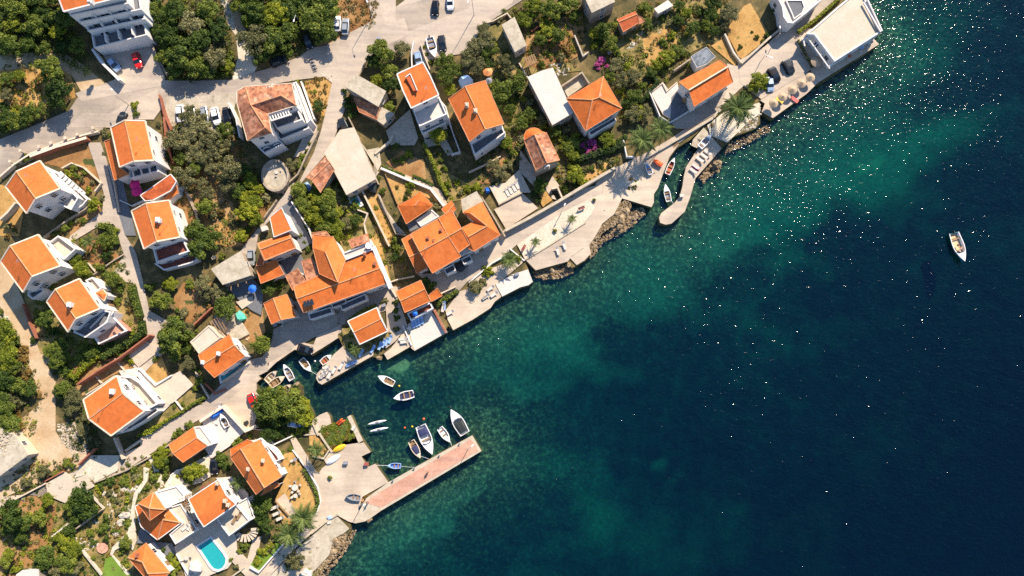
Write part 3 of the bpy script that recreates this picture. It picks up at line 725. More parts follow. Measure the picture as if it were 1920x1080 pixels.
P('garden_path', 'concrete', PX('u', (440, 440), (520, 380), (620, 540), (560, 600)))
P('pale_slab', 'beige_floor', PX('s', (400, 300), (560, 200), (640, 260), (740, 220), (810, 320), (560, 460), (420, 400)), up=.1)
P('pale_yard', 'palepath', PX('s', (640, 250), (720, 60), (1020, 60), (1000, 190), (800, 290), (740, 220)))
P('beige_yard', 'white_floor', PX('q', (370, 770), (470, 690), (560, 640), (720, 850), (600, 970), (440, 1080), (380, 980), (450, 950), (380, 830)), up=.15)
P('concrete_yard', 'beige_floor', PX('q', (-140, 480), (0, 430), (180, 340), (290, 460), (130, 600), (0, 680), (-60, 600)), up=.1)
P('driveway_slab', 'concrete', PX('p', (1090, 120), (1240, 0), (1380, 60), (1180, 220)), up=.05)
P('villa_yard', 'white_floor', PX('p', (1010, 250), (1180, 220), (1310, 380), (1440, 300), (1440, 540), (1380, 600), (1330, 520), (1220, 580)), up=.02)
P('shade_toned_yard', 'grey_floor', PX('e', (260, 830), (320, 760), (440, 900), (250, 1060)), up=.06)  # dark floor tone puts the shade beside the house into the paving colour
P('patio', 'white_floor', PX('e', (70, 760), (190, 700), (240, 770), (310, 700), (330, 800), (270, 1020), (190, 970)), up=.05)
P('quiet_road', 'road', PX('e', (660, 950), (740, 740), (440, 900), (260, 1040), (300, 1090), (420, 1090)))
P('walled_court', 'concrete2', PX('d', (690, 725), (860, 610), (920, 700), (740, 825)))
P('shaded_court', 'concrete2', PX('i', (560, 120), (760, -60), (830, 180), (800, 240), (600, 240)))
P('shaded_court', 'concrete2', PX('i', (880, 190), (1060, 180), (1130, 310), (1080, 330), (1010, 230), (900, 260)))
P('path', 'concrete2', PX('i', (500, 640), (560, 780), (660, 920), (720, 980), (680, 1000), (640, 960), (520, 760)))
P('path', 'concrete', PX('i', (1020, 620), (1080, 740), (1030, 760), (930, 600), (720, 510), (530, 440), (560, 420), (940, 580)), up=.1)
P('courtyard', 'concrete2', PX('i', (300, 150), (460, 400), (500, 470), (440, 560), (520, 400), (500, 260), (400, 280)))
P('courtyard', 'grey_floor', PX('m', (1000, 170), (1180, 150), (1280, 330), (1060, 340)))
P('courtyard', 'grey_floor', PX('m', (540, 420), (760, 340), (880, 480), (860, 680), (780, 640), (660, 540)))
P('terrace', 'beige_floor', PX('m', (650, 570), (790, 520), (790, 570), (700, 630)))
P('stone_yard', 'concrete2', PX('m', (430, 740), (640, 640), (760, 840), (640, 900), (560, 830)))
P('side_passage', 'grey_floor', PX('h', (1000, 780), (1120, 700), (1290, 1060), (1190, 1130), (1100, 900)))
P('cottage_yard', 'road', PX('n', (560, 620), (640, 500), (720, 700), (740, 770), (640, 900), (560, 960), (500, 900), (570, 810)))
P('cottage_garden', 'weeds', PX('n', (190, 790), (570, 810), (620, 870), (480, 960), (300, 1030), (210, 960)))

# pool basins ---------------------------------------------------------
def pool(pts, phrase, floor=(.02, .33, .34), deck=True, up=.15):
    poly = [gnd(*p) for p in pts]
    if area2(poly) < 0: poly = poly[::-1]
    c = sum(poly, Vector()) / len(poly); z = g(c.x, c.y) + up + .45
    r = root('swimming_pool', (c.x, c.y, z), phrase, 'swimming pool')
    outer = inset(poly, -.45); n_ = len(poly)
    vs = [(p.x, p.y, z + .12) for p in poly] + [(p.x, p.y, z + .12) for p in outer] + [(p.x, p.y, z - .6) for p in poly] + [(p.x, p.y, z - .8) for p in outer]
    fs = []
    for i in range(n_):
        j = (i + 1) % n_
        fs += [(i, n_ + i, n_ + j, j), (i, j, 2 * n_ + j, 2 * n_ + i), (n_ + i, 3 * n_ + i, 3 * n_ + j, n_ + j)]
    wobj('pool_rim', vs, fs, M['white'], r)
    if 'pool_water' not in M:
        t_ = NT('pool_water'); nn = t_.noise(2.2, 3, .6, t_.geo(), .8)
        a_ = t_.ramp(nn.outputs[0], [(.35, sc3(floor, .88)), (.65, floor)]); t_.link(a_.outputs[0], t_.b.inputs['Base Color'])
        t_.b.inputs['Roughness'].default_value = .06; t_.bump(nn.outputs[0], .2, .05); M['pool_water'] = t_.m
    wobj('water_surface', [(p.x, p.y, z - .05) for p in poly], [tuple(f_) for f_ in tess(poly)], M['pool_water'], r)
    return r
pool(PX('t', (785, 825), (890, 757), (995, 890), (1015, 930), (1010, 970), (985, 1005), (950, 1020), (915, 1010), (890, 985)), 'turquoise swimming pool with one rounded end on the villa terrace')
pool(PX('q', (515, 375), (715, 235), (745, 275), (725, 300), (525, 425)), 'dark teal pool in the shade beside the lane', up=-.2)
pool(PX('i', (250, 670), (300, 650), (350, 740), (320, 760), (262, 710)), 'tiny turquoise plunge pool below the large concrete roof', up=-.2)
# ------------------------------------------------------------------ buildings
def win_meshes():
    b = MB(); W, H = 1.0, 1.25
    for c, s in (((0, .03, H / 2 + .04), (W + .16, .1, .08)), ((0, .05, -H / 2 - .04), (W + .26, .16, .08)), ((-W / 2 - .04, .03, 0), (.08, .1, H)), ((W / 2 + .04, .03, 0), (.08, .1, H)), ((0, .02, 0), (.05, .06, H))):
        b.box(c, s)
    frame = b.me('window', M['white'])
    pane = MB().box((0, .005, 0), (W, .02, H)).me('pane', M['glass'])
    d = MB(); d.box((-.5, .04, 1.05), (.1, .12, 2.1)).box((.5, .04, 1.05), (.1, .12, 2.1)).box((0, .04, 2.15), (1.1, .12, .1))
    door = d.me('door', M['wood']); leaf = MB().box((0, .02, 1.05), (.9, .04, 2.1)).me('door_leaf', M['wood'])
    return frame, pane, door, leaf
WF, WP, DF, DL = win_meshes()

def openings(rt, base, ring, z0, ztop, door=False):
    """windows on the walls that face the middle of the bay"""
    n = len(ring); s = 1 if area2(ring) > 0 else -1
    storeys = max(1, int(round((ztop - z0 - .2) / 2.9)))
    placed = False
    for i in range(n):
        a, b = Vector(ring[i][:2]), Vector(ring[(i + 1) % n][:2])
        e = b - a; L = e.length
        if L < 2.6: continue
        e.normalize(); nn = Vector((e.y, -e.x)) * s
        mid = (a + b) / 2
        if nn.dot(-mid.normalized()) < -.05: continue
        cnt = max(1, int(L / 3.1))
        rz = math.atan2(nn.y, nn.x) - math.pi / 2
        for st in range(storeys):
            zc = ztop - 1.35 - 2.9 * (storeys - 1 - st)
            if zc - .7 < g(mid.x, mid.y): continue
            for k in range(cnt):
                p = a + e * L * (k + .5) / cnt
                if door and not placed and st == 0 and storeys >= 1 and k == cnt // 2:
                    zd = g(p.x, p.y)
                    o = lobj('door', DF, rt, (p.x - base.x, p.y - base.y, zd - base.z), (0, 0, rz)); lobj('door_leaf', DL, o)
                    placed = True; continue
                o = lobj('window', WF, rt, (p.x - base.x, p.y - base.y, zc - base.z), (0, 0, rz)); lobj('pane', WP, o)

def face_uv(vs, f):
    """u along the level direction, v up the slope, metres"""
    P_ = [Vector(vs[i]) for i in f]
    n_ = Vector()
    for i in range(len(P_)):
        a, b = P_[i], P_[(i + 1) % len(P_)]
        n_ += Vector(((a.y - b.y) * (a.z + b.z), (a.z - b.z) * (a.x + b.x), (a.x - b.x) * (a.y + b.y)))
    if n_.length < 1e-9: n_ = Vector((0, 0, 1))
    n_.normalize()
    if n_.z < 0: n_ = -n_
    h = Vector((n_.x, n_.y, 0))
    u = Vector((-h.y, h.x, 0)).normalized() if h.length > 1e-3 else Vector((1, 0, 0))
    v = n_.cross(u)
    return [(p.dot(u), p.dot(v)) for p in P_]

def roof(rt, V, faces, mat, edge='verge', ring=None, ridges=(), ew=.3):
    """V: world vertices; faces: index lists"""
    vs = [Vector(v) for v in V]; fs = []; uv = []
    for f in faces:
        # orient upwards, split to triangles where the outline bends
        p2 = [vs[i] for i in f]
        for a, b, c in tess(p2):
            tri = (f[a], f[b], f[c]); fs.append(tri)
    # uv from the whole face so that courses run through
    k = 0
    for f in faces:
        u_ = dict(zip(f, face_uv(vs, f)))
        for tr_ in tess([vs[i] for i in f]):
            uv += [u_[f[tr_[0]]], u_[f[tr_[1]]], u_[f[tr_[2]]]]
    n = len(vs)
    top = list(fs)
    low = [(c + n, b + n, a + n) for a, b, c in top]
    uv2 = []
    for q in range(len(top)): uv2 += [uv[3 * q + 2], uv[3 * q + 1], uv[3 * q]]
    allv = vs + [v - Vector((0, 0, .16)) for v in vs]
    o = wobj('roof', allv, top + low, M[mat], rt, uv=uv + uv2)
    if ring:
        b = MB(); m_ = len(ring)
        zc = sum((vs[i] for i in ring), Vector()) / m_
        for i in range(m_):
            p, q = vs[ring[i]], vs[ring[(i + 1) % m_]]
            if (p - q).length < .05: continue
            b.bar(p + Vector((0, 0, -.06)), q + Vector((0, 0, -.06)), ew, .3)
        b.world('roof_edge', M[edge], o)
    for a_, b_ in ridges:
        p, q = vs[a_] if isinstance(a_, int) else a_, vs[b_] if isinstance(b_, int) else b_
        MB().tube(p + Vector((0, 0, .0)), q + Vector((0, 0, .0)), .15, .15, 8).world('ridge_tiles', M['ridge'] if mat != 'roof_grey' else M['roof_grey'], o)
    return o

def walls(rt, ring, z0, mat, name='wall', drop=.1):
    n = len(ring)
    vs = [Vector((p[0], p[1], p[2] - drop)) for p in ring] + [Vector((p[0], p[1], z0)) for p in ring]
    fs = [(i, (i + 1) % n, n + (i + 1) % n, n + i) for i in range(n)]
    if area2(ring) > 0: fs = [f[::-1] for f in fs]
    return wobj(name, vs, fs, M[mat], rt)

def chimney(roofo, t, x, y, z, mat='white', s=.7, h=1.1):
    p = at(*PX(t, (x, y))[0], z + h * .6)
    b = MB(); b.box((p.x, p.y, z + h * .3), (s, s * 1.4, h)); b.box((p.x, p.y, z + h * .8 + .1), (s + .25, s * 1.4 + .25, .14)); b.box((p.x, p.y, z + h * .8 + .35), (s - .1, s * 1.4 - .1, .3))
    o = b.world('chimney', M[mat], roofo)

def new_house(name, short, label, cx, cy, cat='house'):
    b = gnd(cx, cy)
    r = root(name, b, label, cat)
    LAND.append((short, cx, cy))
    return r, b

def gable(short, label, t, h, A, R1, B, C, R2, D, wall='white', mat='roof_new', edge='verge', k=.36, chim=(), name='tiled_house', rt=None, win=True, ew=.3, dz=0.0, over=.4, rmat=True, door=True):
    pts = PX(t, A, R1, B, C, R2, D)
    cx = sum(p[0] for p in pts) / 6; cy = sum(p[1] for p in pts) / 6
    if rt is None: rt, base = new_house(name, short, label, cx, cy)
    else: base = BASE[rt.name]
    z0 = gnd(cx, cy).z; ze = z0 + h + dz
    a, b = at(*pts[0], ze), at(*pts[2], ze)
    rise = .5 * (a - b).length * k
    V = [a, at(*pts[1], ze + rise), b, at(*pts[3], ze), at(*pts[4], ze + rise), at(*pts[5], ze)]
    o = roof(rt, V, [[0, 1, 4, 5], [1, 2, 3, 4]], mat, edge, [0, 1, 2, 3, 4, 5], [(1, 4)] if rmat else [], ew)
    ring = inset([V[0], V[1], V[2], V[3], V[4], V[5]], over)
    walls(rt, ring, z0 - 2.5, wall)
    if win: openings(rt, base, [ring[0], ring[2], ring[3], ring[5]], z0, ze, door)
    for c in chim: chimney(o, t, c[0], c[1], ze + rise * c[2] if len(c) > 2 else ze + rise * .6, *(c[3:]))
    return rt

def facets(short, label, t, h, V, faces, ring, ridges=(), wall='white', mat='roof_new', edge='verge', chim=(), name='tiled_house', rt=None, win=True, ew=.3, over=.35, dz=0.0, door=True):
    """V: (x, y, rise above eave)"""
    pts = PX(t, *V)
    cx = sum(p[0] for p in pts) / len(pts); cy = sum(p[1] for p in pts) / len(pts)
    if rt is None: rt, base = new_house(name, short, label, cx, cy)
    else: base = BASE[rt.name]
    z0 = gnd(cx, cy).z; ze = z0 + h + dz
    W = [at(p[0], p[1], ze + p[2]) for p in pts]
    o = roof(rt, W, faces, mat, edge, ring, ridges, ew)
    rg = inset([W[i] for i in ring], over)
    walls(rt, rg, z0 - 2.5, wall)
    if win: openings(rt, base, [r_ for r_, i in zip(rg, ring) if V[i][2] < .3], z0, ze, door)
    for c in chim: chimney(o, t, c[0], c[1], ze + c[2], *(c[3:]))
    return rt

def flat(short, label, t, h, pts, top='beige_floor', wall='white', par=0.0, pw=.25, name='flat_roofed_house', rt=None, win=True, part='flat_roof', dz=0.0, cat='house', cap=None, holes=None, door=False):
    p_ = PX(t, *pts)
    cx = sum(p[0] for p in p_) / len(p_); cy = sum(p[1] for p in p_) / len(p_)
    if rt is None: rt, base = new_house(name, short, label, cx, cy, cat)
    else: base = BASE[rt.name]
    z0 = gnd(cx, cy).z; zt = z0 + h + dz
    W = [at(p[0], p[1], zt) for p in p_]
    if area2(W) < 0: W = W[::-1]
    n = len(W)
    walls(rt, W, z0 - 2.5, wall, drop=.0 if par else .12)
    # slab (set below the parapet top, or oversailing the wall)
    R = inset(W, .05) if par else inset(W, -.12)
    zs = zt - par
    vs = [Vector((p.x, p.y, zs)) for p in R] + [Vector((p.x, p.y, zs - .2)) for p in R]
    fs = [tuple(f) for f in tess(R)] + [(i, n + i, n + (i + 1) % n, (i + 1) % n) for i in range(n)] + [tuple(q + n for q in f[::-1]) for f in tess(R)]
    wobj(part, vs, fs, M[top], rt)
    if par:
        I = inset(W, pw)
        O = inset(W, -.04)
        vs = [Vector((p.x, p.y, zt + .02)) for p in O] + [Vector((p.x, p.y, zt + .02)) for p in I] + [Vector((p.x, p.y, zs - .02)) for p in I] + [Vector((p.x, p.y, zt - .12)) for p in O]
        fs = []
        for i in range(n):
            j = (i + 1) % n
            fs += [(i, j, n + j, n + i), (n + i, n + j, 2 * n + j, 2 * n + i), (j, i, 3 * n + i, 3 * n + j)]
        wobj('parapet', vs, fs, M[cap or wall], rt)
    if win: openings(rt, base, W, z0, zt - par, door)
    return rt

def beams(rt, t, pts, h, wd=.18, ht=.22, mat='white', name='beam', px=None):
    """each (p, q) one beam at height h over the ground"""
    for p, q in pts:
        P_ = PX(t, p, q); z = BASE[rt.name].z + h
        MB().bar(at(*P_[0][:2], z), at(*P_[1][:2], z), wd, ht).world(name, M[mat], rt)

# H1 stepped apartment block, top left
rt, base = new_house('apartment_block', 'stepped white apartment block', 'tall white apartment block with four stepped terraces above the upper road', 190, 60, 'apartment block')
def tier(t, FL, FR, h, depth, floor='grey_floor', par=.8, over=(0, 0)):
    p = PX(t, FL, FR); z = base.z + h
    a, b = at(*p[0], z), at(*p[1], z); e = (b - a).normalized(); nn = Vector((-e.y, e.x, 0))
    W = [a, b, b + nn * depth, a + nn * depth]; n = 4
    walls(rt, W, base.z - 3, 'white', drop=0)
    R = inset(W, .05); zs = z - par
    wobj('terrace_floor', [Vector((q.x, q.y, zs)) for q in R], [(0, 1, 2, 3)], M[floor], rt)
    I = inset(W, .22); O = inset(W, -.04)
    vs = [Vector((q.x, q.y, z + .02)) for q in O] + [Vector((q.x, q.y, z + .02)) for q in I] + [Vector((q.x, q.y, zs)) for q in I] + [Vector((q.x, q.y, z - .12)) for q in O]
    fs = []
    for i in range(4):
        j = (i + 1) % 4
        fs += [(i, j, 4 + j, 4 + i), (4 + i, 4 + j, 8 + j, 8 + i), (j, i, 12 + i, 12 + j)]
    wobj('parapet', vs, fs, M['white'], rt)
    return a, b, nn
tiers = [tier('a', (793, 405), (1237, 293), 3.2, 20), tier('a', (740, 262), (1222, 158), 4.9, 17), tier('a', (672, 188), (1190, 78), 6.7, 15), tier('a', (590, 130), (1080, 28), 8.6, 14, 'white_floor')]
tz = [3.2, 4.9, 6.7, 8.6]
for q in range(4):
    a, b, nn = tiers[q]
    L = (b - a).length; e = (b - a).normalized()
    if q < 3:   # dividing walls that stand on the terraces
        for k in (.27, .52, .78):
            p0 = a + e * L * k + nn * .3
            MB().bar(Vector((p0.x, p0.y, base.z + tz[q] + .1)), Vector((p0.x, p0.y, base.z + tz[q] + .1)) + nn * 2.2, .2, 1.7).world('dividing_wall', M['white'], rt)
    if q < 3:
        for k in range(3):   # dark glazing added to stand in for the shaded wall behind each terrace
            A2, B2, _ = tiers[q + 1]; e2 = (B2 - A2).normalized(); s_ = A2 + e2 * (B2 - A2).length * (.2 + .3 * k)
            o = lobj('window', WF, rt, (s_.x - base.x - nn.x * .02, s_.y - base.y - nn.y * .02, tz[q] - .35), (0, 0, math.atan2(nn.y, nn.x) + math.pi / 2), (1.8, 1, .8)); lobj('pane', WP, o)
pa = PX('a', (537, 97), (900, 5)); z = base.z + 10.2
a, b = at(*pa[0], z), at(*pa[1], z); e = (b - a).normalized(); nn = Vector((-e.y, e.x, 0))
V = [a, b + e * 4, b + e * 4 + nn * 5 + Vector((0, 0, 1.9)), a + nn * 5 + Vector((0, 0, 1.9)), b + e * 4 + nn * 10, a + nn * 10]
o = roof(rt, V, [[0, 1, 2, 3], [3, 2, 4, 5]], 'roof_new', 'white', [0, 1, 2, 4, 5, 3], [(3, 2)])
walls(rt, inset([V[0], V[1], V[2], V[4], V[5], V[3]], .3), base.z - 1, 'white')
chimney(o, 'a', 765, 12, z + 1.3)

gable('white-sided three-storey house', 'three-storey orange-roofed house with arched white gable below the red roadside wall', 'g', 7.0,
      (48, 585), (137, 458), (338, 367), (508, 600), (300, 685), (225, 810))
R_ = bpy.data.objects['tiled_house']
flat('', '', 'g', 3.2, [(510, 520), (580, 600), (660, 680), (600, 780), (470, 720), (440, 620)], 'white_floor', 'white', .9, rt=R_, part='terrace_floor', win=False)
flat('', '', 'g', 1.6, [(600, 560), (740, 690), (700, 740), (640, 780), (560, 700)], 'beige_floor', 'white', .9, rt=R_, part='terrace_floor', win=False)
for k in range(7): MB().bar(gnd(*PX('g', (500 + 30 * k, 500 + 26 * k))[0], .3 + .35 * (7 - k)), gnd(*PX('g', (530 + 30 * k, 470 + 26 * k))[0], .3 + .35 * (7 - k)), 1.25, .3).world('step', M['white'], R_)

rt = gable('plain white-walled western house', 'orange-roofed house with bare white gable beside the dirt track', 'l', 6.2, (5, 225), (85, 95), (325, 0), (510, 262), (270, 352), (195, 485))
flat('', '', 'l', 3.2, [(395, 80), (490, 8), (640, 120), (540, 210), (500, 180)], 'beige_floor', 'white', .8, rt=rt, part='terrace_floor')
flat('', '', 'l', 3.0, [(235, 480), (360, 450), (365, 480), (275, 545), (235, 515)], 'grey_floor', 'white', .8, rt=rt, part='terrace_floor', win=False)
rt = gable('house with pink terrace', 'orange-roofed house with stacked grey and pink terraces and one white chimney', 'l', 7.0,
           (395, 565), (468, 462), (670, 372), (845, 622), (640, 708), (575, 820), chim=((590, 592, .85),))
flat('', '', 'l', 4.6, [(620, 825), (720, 868), (905, 740), (935, 650), (850, 630), (640, 715)], 'grey_floor', 'white', .9, rt=rt, part='terrace_floor')
flat('', '', 'l', 2.2, [(790, 862), (832, 925), (1075, 808), (960, 700), (945, 640), (900, 740)], 'pink', 'pinkwall', .9, rt=rt, part='terrace_floor', cap='white')
flat('', '', 'l', 3.4, [(720, 385), (780, 358), (860, 450), (800, 490)], 'beige_floor', 'white', .7, rt=rt, part='terrace_floor', win=False)
facets('', '', 'l', 4.0, [(800, 490, 0), (870, 462, 0), (905, 505, 0), (880, 560, 0), (845, 500, .8)], [[0, 1, 4], [1, 2, 4], [2, 3, 4], [3, 0, 4]], [0, 1, 2, 3], rt=rt, win=False, ew=.15)
for (p, q) in (((905, 640), (760, 790)), ((960, 650), (850, 800)), ((960, 700), (1070, 815))):
    beams(rt, 'l', [(p, q)], 3.4, .3, .3, name='rail')

rt = gable('house with magenta umbrellas', 'orange-roofed house with low side roof, blue-shaded balcony and tall white east wall', 'g', 7.2,
           (935, 85), (1052, 25), (1225, 30), (1300, 362), (1130, 370), (1010, 420))
facets('', '', 'g', 4.4, [(883, 203, 0), (940, 180, 1.0), (1010, 425, 1.0), (1085, 478, 0), (965, 530, 0)], [[0, 1, 2, 4], [4, 2, 3]], [0, 1, 2, 3, 4], rt=rt, win=False, ew=.12, edge='ridge')
flat('', '', 'g', 3.9, [(1085, 440), (1320, 378), (1335, 455), (1095, 515)], 'grey_floor', 'white', .9, rt=rt, part='terrace_floor', win=False)
for k in range(3): beams(rt, 'g', [((1110 + 70 * k, 425 - 14 * k), (1130 + 70 * k, 500 - 14 * k))], 4.3, .15, .6, 'white', 'dividing_wall')
gable('', '', 'x', 3.0, (300, 386), (304, 378), (312, 362), (326, 330), (331, 346), (334, 362), rt=rt, win=False, mat='roof_mid', ew=.15, edge='ridge')
facets('', '', 'g', 3.6, [(1185, 660, 0), (1440, 480, 0), (1490, 540, 1.1), (1440, 620, .9), (1290, 700, .8), (1225, 705, 0)], [[0, 1, 2, 3, 4, 5]], [0, 1, 2, 3, 4, 5], mat='roof_red', rt=rt, win=False, ew=.2, edge='white')

rt = gable('house with dark red terraces', 'orange-roofed house with dark red tiled terraces below a short white chimney', 'g', 6.6,
           (1110, 790), (1230, 725), (1430, 700), (1520, 1010), (1322, 1047), (1215, 1110), chim=((1335, 868, .8),))
flat('', '', 'm', 3.6, [(-60, 120), (190, 28), (245, 140), (-30, 235)], 'red_floor', 'white', .8, rt=rt, part='terrace_floor')
flat('', '', 'm', 1.9, [(-45, 245), (240, 150), (305, 165), (310, 215), (240, 245), (30, 300)], 'red_floor', 'white', .8, rt=rt, part='terrace_floor', win=False)

rt = flat('weathered flat concrete house', 'single-storey house under a stained flat concrete roof beside the lane', 'm', 3.6, [(437, 290), (680, 143), (762, 340), (530, 418)], 'concrete2', 'old', name='flat_roofed_house')
beams(rt, 'm', [((560, 440), (770, 350)), ((600, 470), (600, 410)), ((660, 440), (655, 390)), ((730, 410), (722, 360))], 2.7, .15, .15, 'wood')

rt = gable('house above the silver car', 'orange house of several stepped roofs beside the narrow lane', 'm', 6.0,
           (826, 75), (845, 125), (885, 215), (1142, 112), (1105, 28), (1088, -15), mat='roof_new', edge='ridge')
facets('', '', 'h', 6.4, [(928, 845, 0), (1025, 762, .4), (1112, 950, .4), (962, 1010, 0)], [[0, 1, 2, 3]], [0, 1, 2, 3], rt=rt, ew=.15, edge='white', win=False)
facets('', '', 'm', 3.6, [(808, 265, 0), (980, 215, .7), (1048, 335, .5), (852, 412, -.2)], [[0, 1, 2, 3]], [0, 1, 2, 3], rt=rt, ew=.15, edge='ridge', mat='roof_mid')
facets('', '', 'm', 4.1, [(812, 262, 0), (845, 160, .6), (875, 215, .6), (872, 255, 0)], [[0, 1, 2, 3]], [0, 1, 2, 3], rt=rt, ew=.1, edge='ridge', mat='roof_red', win=False)

# H9 large seafront house: east-west range and a north wing
rt = gable('long seafront house', 'large seafront house with long orange roof, north wing, white roof terrace and satellite dish', 'n', 6.6,
           (-220, 440), (-195, 540), (-137, 658), (568, 408), (502, 285), (440, 130), mat='roof_mid', edge='ridge', k=.34, ew=.2)
facets('', '', 'n', 6.7, [(-60, -310 + 310, 0), (-8, 22, 0), (110, 18, .2), (215, 212, .2), (150, 402, 1.9), (45, 145, 1.9), (-5, 330, 0), (-60, 110, 0)],
       [[7, 5, 4, 6], [0, 2, 5, 7], [2, 3, 4, 5]], [0, 2, 3, 4, 6, 7], [(5, 4)], rt=rt, mat='roof_new', win=False, ew=.12, edge='ridge')
flat('', '', 'n', 6.9, [(188, 155), (400, 72), (440, 128), (215, 214)], 'white_floor', 'white', .4, rt=rt, win=False, part='terrace_floor')
facets('', '', 'n', 6.2, [(238, 48, 0), (400, -8, 0), (420, 58, .9), (268, 112, .9)], [[0, 1, 2, 3]], [0, 1, 2, 3], rt=rt, mat='roof_old', win=False, ew=.1, edge='ridge')
beams(rt, 'n', [((452, 100), (600, 455))], 6.9, .9, .5, 'white', 'parapet')
facets('', '', 'm', 4.6, [(1058, 348, 0), (1160, 285, .2), (1225, 385, .6), (1120, 470, .4)], [[0, 1, 2, 3]], [0, 1, 2, 3], rt=rt, mat='roof_old', win=False, ew=.1, edge='ridge')
facets('', '', 'm', 5.0, [(1195, 225, 0), (1280, 195, .2), (1345, 335, .6), (1240, 392, .4)], [[0, 1, 2, 3]], [0, 1, 2, 3], rt=rt, mat='roof_old', win=False, ew=.1, edge='ridge')
facets('', '', 'h', 5.6, [(1275, 975, 0), (1400, 960, .3), (1440, 1010, .6), (1290, 1060, .5)], [[0, 1, 2, 3]], [0, 1, 2, 3], rt=rt, mat='roof_old', win=False, ew=.1, edge='ridge')
for k in range(3):
    p = at(*PX('m', (1222 + 28 * k, 585 - 9 * k))[0], BASE[rt.name].z + 8.0)
    MB().box((p.x, p.y, p.z - .35), (.62, 1.3, .2), math.radians(22)).world('skylight', M['glass'], rt)
flat('', '', 'm', 5.2, [(1225, 640), (1300, 598), (1318, 622), (1240, 660)], 'white_floor', 'white', 0, rt=rt, win=False, part='dormer')
for q, (x1, y1, x2, y2) in enumerate(((1250, 700, 1440, 640), (1440, 600, 1560, 560), (1520, 620, 1730, 530))):
    flat('', '', 'm', 3.2, [(x1, y1 - 30), (x2, y2 - 30), (x2 + 14, y2 + 18), (x1 + 14, y1 + 18)], 'grey_floor', 'white', .7, pw=.15, rt=rt, win=False, part='balcony_floor')
d0 = at(*PX('n', (412, 90))[0], BASE[rt.name].z + 7.8)
b = MB(); b.cone((d0.x, d0.y, d0.z), .75, -.3, 20); dd = b.world('satellite_dish', M['white_paint'], rt)
MB().tube((d0.x, d0.y, d0.z - 1.2), (d0.x, d0.y, d0.z), .05, .05).world('dish_pole', M['steel'], rt)
for c in ((378, 168), (462, 250)): chimney(bpy.data.objects[rt.name], 'n', c[0], c[1], BASE[rt.name].z + 7.1, 'redwall', .45, .7)

gable('small quayside cottage', 'small orange cottage at the bend of the shaded lane', 'm', 4.2, (875, 580), (955, 538), (1070, 505), (1152, 692), (1022, 718), (942, 755), edge='ridge', ew=.15)
gable('cottage among lounger shrubs', 'orange cottage with white eaves beside the lounger quay', 'n', 3.6, (235, 730), (285, 825), (335, 925), (570, 815), (515, 712), (480, 615), edge='white', ew=.22)
rt = gable('blue-umbrella deck house', 'orange house stepping down to a white deck on the water', 'n', 5.0, (640, 480), (680, 560), (715, 657), (932, 560), (885, 460), (850, 385), edge='ridge', ew=.15, mat='roof_mid')
flat('', '', 'n', 3.0, [(735, 665), (930, 570), (955, 622), (765, 722)], 'red_floor', 'white', .8, rt=rt, part='terrace_floor')
facets('', '', 'n', 3.4, [(915, 512, 0), (990, 450, .5), (1032, 515, .2), (940, 565, 0)], [[0, 1, 2, 3]], [0, 1, 2, 3], rt=rt, win=False, ew=.1, edge='ridge')
rt = gable('twin-level orange house', 'wide orange double house behind the shaded lane with white bay balconies', 'n', 6.4, (765, -5), (842, 145), (948, 325), (1190, 185), (1082, 15), (1000, -135), edge='ridge', ew=.15, mat='roof_new')
gable('', '', 'n', 6.6, (1000, -140), (1083, 12), (1172, 150), (1265, 82), (1195, -50), (1112, -205), rt=rt, edge='ridge', ew=.15, mat='roof_mid', win=False)
gable('', '', 'n', 4.8, (690, 40), (755, 190), (817, 325), (912, 275), (832, 150), (758, 0), rt=rt, edge='ridge', ew=.15)
for x_, y_ in ((1010, 960), (1015, 968)): pass
for q in ([(1045, 290), (1125, 248), (1145, 300), (1065, 335)], [(1190, 205), (1265, 170), (1285, 215), (1215, 250)]):
    flat('', '', 'n', 3.4, q, 'grey_floor', 'white', .8, pw=.15, rt=rt, part='balcony_floor', win=False)
flat('', '', 'n', 4.6, [(1175, 150), (1270, 92), (1290, 120), (1195, 175)], 'greycloth' if 0 else 'white_floor', 'white', 0, rt=rt, part='awning', win=False)
for c in ((1020, 955), (910, 1022), (960, 1045)): chimney(rt, 'i', c[0], c[1], BASE[rt.name].z + 7.2, 'redwall', .4, .7)
gable('', '', 'i', 6.2, (1025, 775), (1060, 820), (1080, 850), (1150, 775), (1130, 735), (1110, 700), rt=rt, edge='ridge', ew=.1, mat='roof_mid', win=False)
facets('hip-roofed promenade house', 'orange hip-roofed house with a bare concrete rear roof at the promenade end', 'i', 5.6,
       [(1205, 800, 0), (1370, 712, 0), (1270, 810, 1.2), (1410, 918, 1.7), (1520, 992, 0), (1300, 880, .3), (1200, 930, 0), (1250, 1010, 1.7), (1298, 1130, 0), (1215, 1090, 0)],
       [[2, 1, 4, 3], [0, 1, 2], [0, 2, 3, 5], [6, 5, 3, 7], [7, 3, 4, 8], [6, 7, 8, 9]], [0, 1, 4, 8, 9, 6, 5], [(2, 3), (3, 7)], mat='roof_new', ew=.12, edge='ridge')
rt = bpy.data.objects[[o.name for o in bpy.data.objects if o.name.startswith('tiled_house')][-1]]
rt = sorted([o for o in bpy.data.objects if o.name.startswith('tiled_house')], key=lambda o: o.name)[-1]
flat('', '', 'i', 5.3, [(1195, 695), (1320, 628), (1372, 710), (1208, 798)], 'concrete2', 'old', 0, rt=rt, win=False)
